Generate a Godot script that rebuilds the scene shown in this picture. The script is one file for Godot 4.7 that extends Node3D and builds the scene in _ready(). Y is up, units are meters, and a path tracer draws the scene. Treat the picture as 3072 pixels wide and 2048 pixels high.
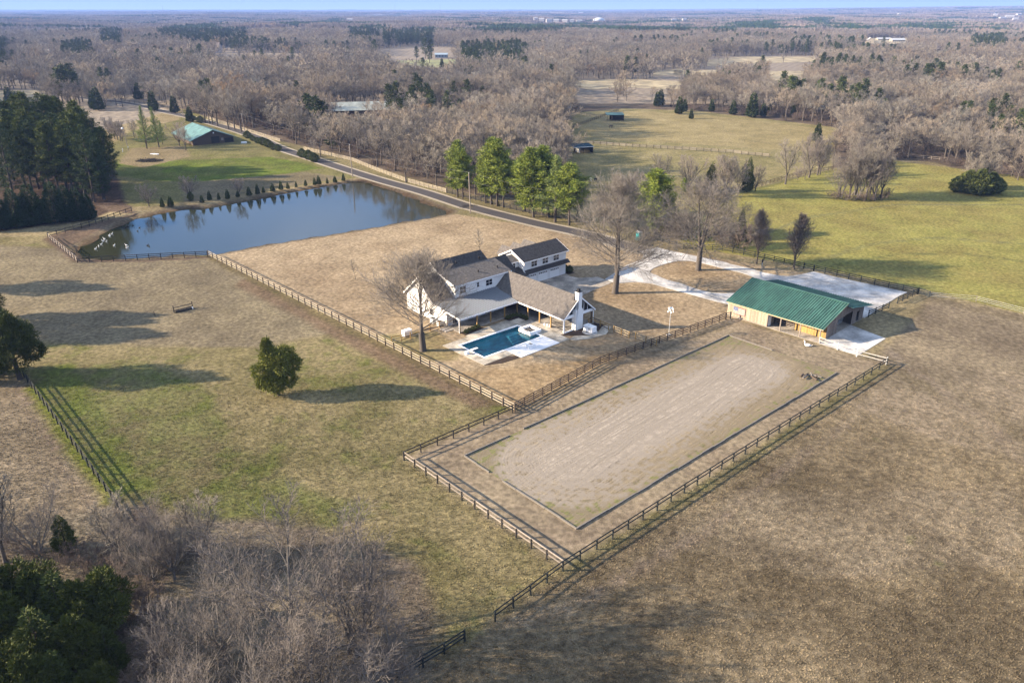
extends Node3D
# A farmhouse with a pool, a barn and a riding arena in winter pasture, seen from the air. Metres; -z is away from the camera.

var rng := RandomNumberGenerator.new()
var M := {}
var taken := {}
var unit_box: BoxMesh
var hill_noise := FastNoiseLite.new()
var POND := PackedVector2Array()
var POOL := PackedVector2Array()
var OPEN := PackedVector2Array()
var FIELDS: Array[PackedVector2Array] = []
var pond_mask := PackedFloat32Array()
const GX0 := -190.0
const GZ0 := -470.0
const GW := 380
const GH := 454
const H_ANGLE := 0.726623     # turn of the house, pool and arena
const H_O := Vector3(-8.7175, 0, -116.867)
const B_ANGLE := 0.750492     # turn of the barn
const B_O := Vector3(53.80, 0, -119.40)


func _ready() -> void:
	rng.seed = 20240117
	var cam := Camera3D.new()
	cam.name = "camera"
	cam.position = Vector3(0, 52, 0)
	cam.rotation.x = -atan(1000.0 / 2280.0)
	cam.fov = rad_to_deg(2.0 * atan(1024.0 / 2280.0))
	cam.near = 1.0
	cam.far = 40000.0
	add_child(cam)
	var env := Environment.new()
	env.background_mode = Environment.BG_SKY
	var sky := Sky.new()
	var pano := PanoramaSkyMaterial.new()
	pano.panorama = sky_picture()
	pano.energy_multiplier = SKY_ENERGY
	sky.sky_material = pano
	env.sky = sky
	env.tonemap_mode = Environment.TONE_MAPPER_LINEAR
	env.tonemap_exposure = EXPOSURE
	env.fog_enabled = true
	env.fog_density = 0.000095
	env.fog_light_color = Color(0.58, 0.72, 1.0)
	env.sdfgi_enabled = true
	env.ssao_enabled = true
	env.ssil_enabled = true
	var we := WorldEnvironment.new()
	we.name = "world_environment"
	we.environment = env
	add_child(we)
	var sun := DirectionalLight3D.new()
	sun.name = "sun"
	sun.light_energy = SUN_ENERGY
	sun.light_color = Color(1.0, 0.915, 0.80)
	sun.light_angular_distance = 0.5
	sun.shadow_enabled = true
	var el := deg_to_rad(20.5)
	sun.look_at_from_position(Vector3.ZERO, Vector3(cos(el), -sin(el), -0.045 * cos(el)), Vector3.UP)
	add_child(sun)

	hill_noise.seed = 5
	hill_noise.frequency = 0.0006
	hill_noise.fractal_octaves = 3
	unit_box = BoxMesh.new()
	unit_box.size = Vector3.ONE
	make_outlines()
	make_materials()
	build_ground()
	build_water_and_paving()
	build_arena()
	build_house()
	build_barn()
	build_other_buildings()
	build_fences()
	build_trees()
	build_far_country()
	build_grass()
	build_small_things()


const SKY_ENERGY := 1.0
const SUN_ENERGY := 1.6
const EXPOSURE := 3.8


func sky_picture() -> Texture2D:
	# clear winter sky: pale at the horizon, deep blue above, thin high cloud in streaks all round
	var w := 1024
	var h := 512
	var n := FastNoiseLite.new()
	n.seed = 3
	n.frequency = 1.0
	n.fractal_octaves = 5
	var im := Image.create(w, h, false, Image.FORMAT_RGBF)
	for y in h:
		var el := PI * (0.5 - (y + 0.5) / h)
		var s := sin(el)
		for x in w:
			var c: Color
			if s <= 0.0:
				c = Color(0.30, 0.30, 0.29)
			else:
				c = Color(0.095, 0.118, 0.165).lerp(Color(0.060, 0.142, 0.30), smoothstep(0.0, 0.20, s)).lerp(Color(0.06, 0.115, 0.235), smoothstep(0.2, 1.0, s))
				var az := TAU * x / w
				var k := 1.0 / (s + 0.15)
				var v := n.get_noise_3d(cos(az) * k * 0.55, sin(az) * k * 1.0, 2.0) * 0.75 + 0.5
				var cl := smoothstep(0.30, 0.85, v) * smoothstep(0.10, 0.55, s) * 0.85
				c = c.lerp(Color(0.46, 0.48, 0.51), cl)
			im.set_pixel(x, y, c)
	return ImageTexture.create_from_image(im)


# ---------------------------------------------------------------- helpers

class MB:
	var v := PackedVector3Array()
	var n := PackedVector3Array()
	var c := PackedColorArray()
	var u := PackedVector2Array()
	var ix := PackedInt32Array()
	var col := Color.WHITE

	func put(p: Vector3, nn: Vector3, uv := Vector2.ZERO) -> int:
		v.append(p)
		n.append(nn)
		c.append(col)
		u.append(uv)
		return v.size() - 1

	func tri(a: Vector3, b: Vector3, d: Vector3) -> void:   # seen from outside: counter-clockwise
		var nn := (b - a).cross(d - a).normalized()
		var k := put(a, nn)
		put(b, nn)
		put(d, nn)
		ix.append_array(PackedInt32Array([k, k + 2, k + 1]))

	func poly(p: PackedVector3Array) -> void:   # flat convex polygon, counter-clockwise from outside
		var nn := (p[1] - p[0]).cross(p[2] - p[0]).normalized()
		var k := v.size()
		for q in p:
			put(q, nn, Vector2(q.x, q.z))
		for j in range(1, p.size() - 1):
			ix.append_array(PackedInt32Array([k, k + j + 1, k + j]))

	func prism(p: PackedVector3Array, off: Vector3) -> void:   # flat convex polygon pushed along off
		var nn := (p[1] - p[0]).cross(p[2] - p[0])
		var q := p.duplicate()
		if nn.dot(off) > 0.0:
			q.reverse()
		poly(q)
		var r := PackedVector3Array()
		for j in range(q.size() - 1, -1, -1):
			r.append(q[j] + off)
		poly(r)
		for j in q.size():
			var a := q[j]
			var b := q[(j + 1) % q.size()]
			poly(PackedVector3Array([b, a, a + off, b + off]))

	func box(ce: Vector3, s: Vector3, b := Basis()) -> void:
		var x := b.x * s.x * 0.5
		var y := b.y * s.y * 0.5
		var z := b.z * s.z * 0.5
		poly(PackedVector3Array([ce + x - y + z, ce + x - y - z, ce + x + y - z, ce + x + y + z]))
		poly(PackedVector3Array([ce - x - y - z, ce - x - y + z, ce - x + y + z, ce - x + y - z]))
		poly(PackedVector3Array([ce - x + y + z, ce + x + y + z, ce + x + y - z, ce - x + y - z]))
		poly(PackedVector3Array([ce - x - y - z, ce + x - y - z, ce + x - y + z, ce - x - y + z]))
		poly(PackedVector3Array([ce - x - y + z, ce + x - y + z, ce + x + y + z, ce - x + y + z]))
		poly(PackedVector3Array([ce + x - y - z, ce - x - y - z, ce - x + y - z, ce + x + y - z]))

	func span(a: Vector3, b: Vector3) -> void:   # box between two corners
		box((a + b) * 0.5, (b - a).abs())

	func path(p: PackedVector3Array, r0: float, r1: float, sides: int) -> void:
		var m := p.size()
		var k := v.size()
		for j in m:
			var d: Vector3 = (p[mini(j + 1, m - 1)] - p[maxi(j - 1, 0)]).normalized()
			var s := d.cross(Vector3(0.31, 0.17, 0.93)).normalized()
			if absf(d.z) > 0.9:
				s = d.cross(Vector3.UP).normalized()
			var t := d.cross(s)
			var r := lerpf(r0, r1, float(j) / (m - 1))
			for q in sides:
				var a := TAU * q / sides
				var o := s * cos(a) + t * sin(a)
				put(p[j] + o * r, o)
		for j in m - 1:
			for q in sides:
				var a := k + j * sides + q
				var b := k + j * sides + (q + 1) % sides
				ix.append_array(PackedInt32Array([a, a + sides, b, b, a + sides, b + sides]))

	func tube(a: Vector3, b: Vector3, r0: float, r1: float, sides := 6) -> void:
		path(PackedVector3Array([a, b]), r0, r1, sides)

	func rod(a: Vector3, b: Vector3, r: float, sides := 8) -> void:   # a tube with both ends closed
		tube(a, b, r, r, sides)
		for e in [[a, (a - b).normalized()], [b, (b - a).normalized()]]:
			var k := put(e[0], e[1])
			var d: Vector3 = e[1]
			var s := d.cross(Vector3(0.31, 0.17, 0.93)).normalized()
			var t := d.cross(s)
			for q in sides:
				var w := TAU * q / sides
				put(e[0] + (s * cos(w) + t * sin(w)) * r, d)
			for q in sides:
				ix.append_array(PackedInt32Array([k, k + 1 + (q + 1) % sides, k + 1 + q]))

	func ball(ce: Vector3, s: Vector3, rings := 6, seg := 8) -> void:
		var k := v.size()
		for y in rings + 1:
			var a := PI * y / rings
			for x in seg:
				var w := TAU * x / seg
				var d := Vector3(sin(a) * cos(w), cos(a), sin(a) * sin(w))
				put(ce + d * s, (d / s).normalized())
		for y in rings:
			for x in seg:
				var a := k + y * seg + x
				var b := k + y * seg + (x + 1) % seg
				ix.append_array(PackedInt32Array([a, a + seg, b, b, a + seg, b + seg]))

	func mesh(colors := false, uvs := false) -> ArrayMesh:
		var arr := []
		arr.resize(Mesh.ARRAY_MAX)
		arr[Mesh.ARRAY_VERTEX] = v
		arr[Mesh.ARRAY_NORMAL] = n
		if colors:
			arr[Mesh.ARRAY_COLOR] = c
		if uvs:
			arr[Mesh.ARRAY_TEX_UV] = u
		arr[Mesh.ARRAY_INDEX] = ix
		var m := ArrayMesh.new()
		m.add_surface_from_arrays(Mesh.PRIMITIVE_TRIANGLES, arr)
		return m


func v2(a: Array) -> PackedVector2Array:
	var o := PackedVector2Array()
	for k in range(0, a.size(), 2):
		o.append(Vector2(a[k], a[k + 1]))
	return o


func at(p: Vector2, y := 0.0) -> Vector3:
	return Vector3(p.x, y, p.y)


func numbered(called: String) -> String:
	var k: int = taken.get(called, 0)
	taken[called] = k + 1
	return called if k == 0 else "%s_%03d" % [called, k]


func thing(called: String, label: String, category: String, pos := Vector3.ZERO, turn := 0.0, group := "") -> Node3D:
	var o := Node3D.new()
	o.name = numbered(called)
	o.position = pos
	o.rotation.y = turn
	add_child(o, true)
	tag(o, label, category, group)
	return o


func tag(o: Node, label: String, category: String, group := "") -> Node:
	o.set_meta("label", label)
	o.set_meta("category", category)
	if group:
		o.set_meta("group", group)
	return o


func obj(called: String, m: Mesh, mat: Material, parent: Node = self) -> MeshInstance3D:
	var o := MeshInstance3D.new()
	if parent == self:
		o.name = numbered(called)
	else:
		var key := "n_" + called
		var k: int = parent.get_meta(key) if parent.has_meta(key) else 0
		o.name = called if k == 0 else "%s_%03d" % [called, k]
		parent.set_meta(key, k + 1)
	o.mesh = m
	o.material_override = mat
	parent.add_child(o, true)
	return o


func struct(called: String, m: Mesh, mat: Material) -> MeshInstance3D:
	var o := obj(called, m, mat)
	o.set_meta("kind", "structure")
	return o


func boxpart(called: String, parent: Node, ce: Vector3, s: Vector3, mat: Material, b := Basis()) -> MeshInstance3D:   # a part that shares the one unit box
	var o := obj(called, unit_box, mat, parent)
	o.transform = Transform3D(Basis(b.x * s.x, b.y * s.y, b.z * s.z), ce)
	return o


func copy_thing(src: Node3D, label: String, pos: Vector3, turn: float, size := Vector3.ONE, group := "", called := "") -> Node3D:
	var c: Node3D = src.duplicate()
	c.name = numbered(called if called else str(src.get_meta("base_name")))
	add_child(c, true)
	c.position = pos
	c.rotation = Vector3(0, turn, 0)
	c.scale = size
	c.set_meta("label", label)
	if group:
		c.set_meta("group", group)
	return c


func ordinal(k: int) -> String:
	var ones := ["", "first", "second", "third", "fourth", "fifth", "sixth", "seventh", "eighth", "ninth", "tenth", "eleventh", "twelfth", "thirteenth", "fourteenth", "fifteenth", "sixteenth", "seventeenth", "eighteenth", "nineteenth"]
	var tens := ["", "", "twentieth", "thirtieth", "fortieth", "fiftieth", "sixtieth", "seventieth", "eightieth", "ninetieth"]
	var stems := ["", "", "twenty", "thirty", "forty", "fifty", "sixty", "seventy", "eighty", "ninety"]
	if k < 20:
		return ones[k]
	return tens[k / 10] if k % 10 == 0 else stems[k / 10] + "-" + ones[k % 10]


func hpt(a: float, b: float, h := 0.0) -> Vector3:   # a point of the house's own axes in the world
	return H_O + Vector3(a, h, b).rotated(Vector3.UP, H_ANGLE)


func inside(p: Vector2, poly: PackedVector2Array) -> bool:
	return Geometry2D.is_point_in_polygon(p, poly)


func sheet(poly: PackedVector2Array, y: float, thick := 0.0) -> MB:   # a flat slab over any outline
	var m := MB.new()
	var ids := Geometry2D.triangulate_polygon(poly)
	for k in range(0, ids.size(), 3):
		var a := at(poly[ids[k]], y)
		var b := at(poly[ids[k + 1]], y)
		var c := at(poly[ids[k + 2]], y)
		if (b - a).cross(c - a).y < 0.0:
			var t := b
			b = c
			c = t
		m.poly(PackedVector3Array([a, b, c]))
	if thick > 0.0:
		var cw := Geometry2D.is_polygon_clockwise(poly)
		for k in poly.size():
			var a := at(poly[k], y)
			var b := at(poly[(k + 1) % poly.size()], y)
			var d := Vector3(0, -thick, 0)
			m.poly(PackedVector3Array([b, a, a + d, b + d]) if cw else PackedVector3Array([a, b, b + d, a + d]))
	return m


func smooth(poly: PackedVector2Array, steps := 4, closed := true) -> PackedVector2Array:   # Catmull-Rom through the points
	var o := PackedVector2Array()
	var n := poly.size()
	for k in (n if closed else n - 1):
		var p0 := poly[(k - 1 + n) % n] if closed or k > 0 else poly[0]
		var p1 := poly[k]
		var p2 := poly[(k + 1) % n]
		var p3 := poly[(k + 2) % n] if closed or k < n - 2 else poly[n - 1]
		for s in steps:
			o.append(p1.cubic_interpolate(p2, p0, p3, float(s) / steps))
	if not closed:
		o.append(poly[n - 1])
	return o


func ribbon(line: PackedVector2Array, w: float) -> PackedVector2Array:   # outline of a path of even width
	var left := PackedVector2Array()
	var right := PackedVector2Array()
	for k in line.size():
		var d := (line[mini(k + 1, line.size() - 1)] - line[maxi(k - 1, 0)]).normalized()
		var s := Vector2(-d.y, d.x) * w * 0.5
		left.append(line[k] + s)
		right.append(line[k] - s)
	right.reverse()
	left.append_array(right)
	return left


# ---------------------------------------------------------------- materials

func noise_pic(size: int, freq: float, octaves: int, seed_: int, kind := FastNoiseLite.TYPE_SIMPLEX_SMOOTH) -> PackedByteArray:
	var n := FastNoiseLite.new()
	n.noise_type = kind
	n.seed = seed_
	n.frequency = freq
	n.fractal_octaves = octaves
	var im := n.get_seamless_image(size, size)
	im.convert(Image.FORMAT_L8)
	return im.get_data()


func grain(size: int, f1: float, f2: float, seed_: int, lo: float, hi: float, mix2 := 0.5) -> Image:   # two scales of noise as a grey picture between lo and hi
	var a := noise_pic(size, f1, 4, seed_)
	var b := noise_pic(size, f2, 3, seed_ + 9)
	var o := PackedByteArray()
	o.resize(size * size)
	for k in size * size:
		var t := (a[k] * (1.0 - mix2) + b[k] * mix2) / 255.0
		t = clampf((t - 0.5) * 1.7 + 0.5, 0.0, 1.0)
		o[k] = int(255.0 * lerpf(lo, hi, t))
	return Image.create_from_data(size, size, false, Image.FORMAT_L8, o)


func lin(r: float, g: float, b: float) -> Color:
	return Color(r, g, b).linear_to_srgb()


func plain(r: float, g: float, b: float, rough := 0.85, spec := 0.4) -> StandardMaterial3D:   # linear base colour
	var m := StandardMaterial3D.new()
	m.albedo_color = lin(r, g, b)
	m.roughness = rough
	m.metallic_specular = spec
	return m


func grained(r: float, g: float, b: float, tex: Texture2D, scale: float, rough := 0.9, bump := 0.0) -> StandardMaterial3D:
	var m := plain(r, g, b, rough)
	m.albedo_texture = tex
	m.uv1_triplanar = true
	m.uv1_world_triplanar = true
	m.uv1_scale = Vector3.ONE * scale
	if bump > 0.0:
		m.heightmap_enabled = true
		m.heightmap_texture = tex
		m.heightmap_scale = bump
	return m


func tinted(rough := 0.95) -> StandardMaterial3D:   # colour from the vertices
	var m := StandardMaterial3D.new()
	m.vertex_color_use_as_albedo = true
	m.roughness = rough
	m.metallic_specular = 0.25
	return m


func make_materials() -> void:
	var fine := ImageTexture.create_from_image(grain(512, 0.02, 0.12, 11, 0.62, 1.0))
	var coarse := ImageTexture.create_from_image(grain(512, 0.006, 0.05, 31, 0.66, 1.0, 0.35))
	M.fine = fine
	M.coarse = coarse
	M.white = grained(0.80, 0.80, 0.79, coarse, 0.21, 0.6)
	M.white.albedo_texture = ImageTexture.create_from_image(grain(256, 0.01, 0.1, 4, 0.93, 1.0))
	M.trim = plain(0.82, 0.82, 0.82, 0.5)
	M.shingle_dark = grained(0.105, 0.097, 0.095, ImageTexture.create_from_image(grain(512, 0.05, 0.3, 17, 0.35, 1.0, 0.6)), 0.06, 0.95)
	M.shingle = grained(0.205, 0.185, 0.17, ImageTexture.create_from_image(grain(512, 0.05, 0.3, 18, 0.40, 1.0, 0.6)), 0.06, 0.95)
	M.metal_grey = plain(0.145, 0.162, 0.185, 0.5, 0.5)
	M.metal_green = grained(0.062, 0.165, 0.130, coarse, 0.05, 0.5)
	M.metal_teal = grained(0.14, 0.27, 0.25, coarse, 0.12, 0.5)
	M.metal_navy = plain(0.016, 0.038, 0.060, 0.85, 0.1)
	M.glass = plain(0.015, 0.02, 0.028, 0.06, 0.6)
	M.dark = plain(0.012, 0.012, 0.014, 0.7)
	M.concrete_new = grained(0.53, 0.52, 0.505, ImageTexture.create_from_image(grain(512, 0.008, 0.06, 71, 0.70, 1.0, 0.3)), 0.05, 0.9)
	M.concrete_old = grained(0.40, 0.36, 0.31, coarse, 0.09, 0.9)
	M.deck = grained(0.50, 0.45, 0.37, coarse, 0.13, 0.85)
	M.asphalt = grained(0.062, 0.056, 0.058, fine, 0.4, 0.95)
	M.gravel = grained(0.40, 0.35, 0.27, fine, 0.5, 0.95)
	M.wood_new = grained(0.62, 0.49, 0.31, fine, 0.7, 0.8)
	M.wood_gold = grained(0.46, 0.29, 0.11, fine, 0.6, 0.8)
	M.wood_grey = grained(0.34, 0.29, 0.25, fine, 0.6, 0.9)
	M.wood_cream = grained(0.50, 0.44, 0.33, fine, 0.5, 0.85)
	M.wood_dark = grained(0.040, 0.036, 0.034, fine, 0.8, 0.85)
	M.wood_brown = grained(0.115, 0.085, 0.065, fine, 0.8, 0.9)
	M.wood_blackgreen = grained(0.022, 0.030, 0.032, fine, 0.8, 0.7)
	M.timber = grained(0.23, 0.21, 0.185, fine, 0.5, 0.95)
	M.mulch = grained(0.055, 0.035, 0.026, fine, 1.3, 1.0, 3.0)
	M.bark = grained(0.125, 0.108, 0.094, fine, 0.8, 0.95)
	M.bark_pine = grained(0.095, 0.078, 0.066, fine, 0.8, 0.95)
	M.bark_pale = grained(0.19, 0.175, 0.16, fine, 0.8, 0.95)
	M.cable = plain(0.10, 0.10, 0.10, 0.6)
	M.twig = tinted()
	M.leaf = tinted(0.7)
	M.leaf.backlight_enabled = true
	M.leaf.backlight = Color(0.25, 0.25, 0.25)
	M.tint = tinted(0.8)
	M.dirt = grained(0.19, 0.15, 0.11, fine, 0.4, 1.0, 3.0)
	M.litter = grained(0.24, 0.195, 0.14, coarse, 0.06, 1.0)
	M.steel = plain(0.45, 0.47, 0.48, 0.4, 0.6)


# ---------------------------------------------------------------- outlines of ground and water

func make_outlines() -> void:
	POND = smooth(v2([-103.3,-174.5, -98.4,-167.8, -94.4,-166.0, -90.1,-165.5, -86.2,-167.0, -79.8,-168.4, -71.1,-170.4, -68.5,-170.3, -61.1,-175.9, -51.32,-182.7, -41.81,-189.2, -31.75,-196.5, -22.66,-203.3, -18.12,-207.1, -17.33,-209.2, -19.36,-212.6, -23.04,-217.5, -31.08,-229.5, -39.61,-240.3, -46.48,-248.9, -49.84,-251.1, -54.71,-249.3, -63.3,-241.5, -71.6,-232.6, -79.3,-223.9, -89.0,-214.0, -92.0,-215.2, -98.5,-209.1, -102.3,-201.8, -103.5,-195.5, -103.5,-191.0, -103.9,-187.6, -103.1,-183.0, -103.4,-179.5, -103.9,-176.9]), 3)
	for q in [[0.0, 0.0], [0.0, 6.3], [12.9, 6.3], [12.9, 0.0]]:
		var w := hpt(q[0], q[1])
		POOL.append(Vector2(w.x, w.z))
	OPEN = v2([-69.1,-47.40, -390.6,-421.5, -240.7,-442.5, -213.9,-459.0, -185.3,-444.5, -139.7,-383.1, -100.2,-333.7, -71.2,-303.6, -45.47,-270.0, -25.28,-243.4, -8.64,-226.8, 0.13,-225.1, 12.83,-226.8, 20.68,-287.7, 22.37,-332.5, 27.99,-397.3, 29.96,-423.3, 63.8,-446.5, 98.0,-438.5, 103.7,-434.6, 127.2,-406.3, 154.9,-371.3, 133.7,-323.4, 113.7,-271.6, 141.9,-288.5, 155.9,-283.3, 157.6,-263.1, 167.9,-249.4, 216.8,-216.8, 70.9,-47.40])
	for f in [
			v2([-185.3,-1097.3, -140.6,-1203.1, -78.3,-1137.4, -56.95,-820.8, -73.4,-759.8, -111.5,-820.8]),
			v2([34.19,-620.3, 89.7,-640.0, 132.3,-620.3, 118.2,-552.0, 80.7,-573.1, 52.67,-552.0]),
			v2([215.4,-892.2, 275.7,-946.8, 353.3,-941.1, 322.5,-855.1, 265.5,-832.0, 191.1,-789.2]),
			v2([147.4,-732.5, 189.7,-737.8, 174.2,-675.7, 136.3,-675.7]),
			v2([230.6,-723.8, 264.5,-723.8, 230.1,-626.8, 202.0,-620.3]),
			v2([125.7,-715.4, 160.2,-756.1, 145.2,-683.3, 119.0,-675.7]),
			v2([-369.9,-1015.0, -255.9,-1001.9, -236.9,-932.6, -340.5,-932.6]),
			v2([-359.4,-550.0, -323.5,-552.0, -286.0,-488.6, -315.9,-480.7]),
			v2([665.9,-1546.8, 751.0,-1546.8, 634.4,-1303.2, 540.5,-1251.2]),
			v2([557.7,-1078.3, 573.1,-1078.3, 528.3,-992.3, 514.1,-992.3])]:
		FIELDS.append(f)


func height(x: float, z: float) -> float:
	var y := 0.0
	if z < -330.0 or absf(x) > 185.0:
		var d := sqrt(x * x + z * z)
		y += smoothstep(700.0, 2600.0, d) * (hill_noise.get_noise_2d(x, z) * 16.0)
		if z < 0.0:
			y += smoothstep(2500.0, 11000.0, d) * smoothstep(0.0, 0.7, x / -z) * 55.0
	return y


func near_height(x: float, z: float) -> float:
	var k := int(x - GX0) + int(z - GZ0) * GW
	if x < GX0 or z < GZ0 or x >= GX0 + GW or z >= GZ0 + GH:
		return height(x, z)
	return -1.5 * pond_mask[k]


# ---------------------------------------------------------------- ground

func fill(im: Image, poly: PackedVector2Array, c: Color) -> void:   # scanline fill of an outline given in metres
	var w := im.get_width()
	var h := im.get_height()
	var p := PackedVector2Array()
	for q in poly:
		p.append(Vector2((q.x - GX0) / GW * w, (q.y - GZ0) / GH * h))
	for y in h:
		var yy := y + 0.5
		var xs: Array[float] = []
		for k in p.size():
			var a := p[k]
			var b := p[(k + 1) % p.size()]
			if (a.y <= yy) != (b.y <= yy):
				xs.append(a.x + (yy - a.y) / (b.y - a.y) * (b.x - a.x))
		xs.sort()
		for k in range(0, xs.size() - 1, 2):
			var x0 := clampi(roundi(xs[k]), 0, w)
			var x1 := clampi(roundi(xs[k + 1]), 0, w)
			if x1 > x0:
				im.fill_rect(Rect2i(x0, y, x1 - x0, 1), c)


func blurred(im: Image, by: int, w: int, h: int) -> Image:
	im.resize(im.get_width() / by, im.get_height() / by, Image.INTERPOLATE_BILINEAR)
	im.resize(w, h, Image.INTERPOLATE_CUBIC)
	return im


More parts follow.
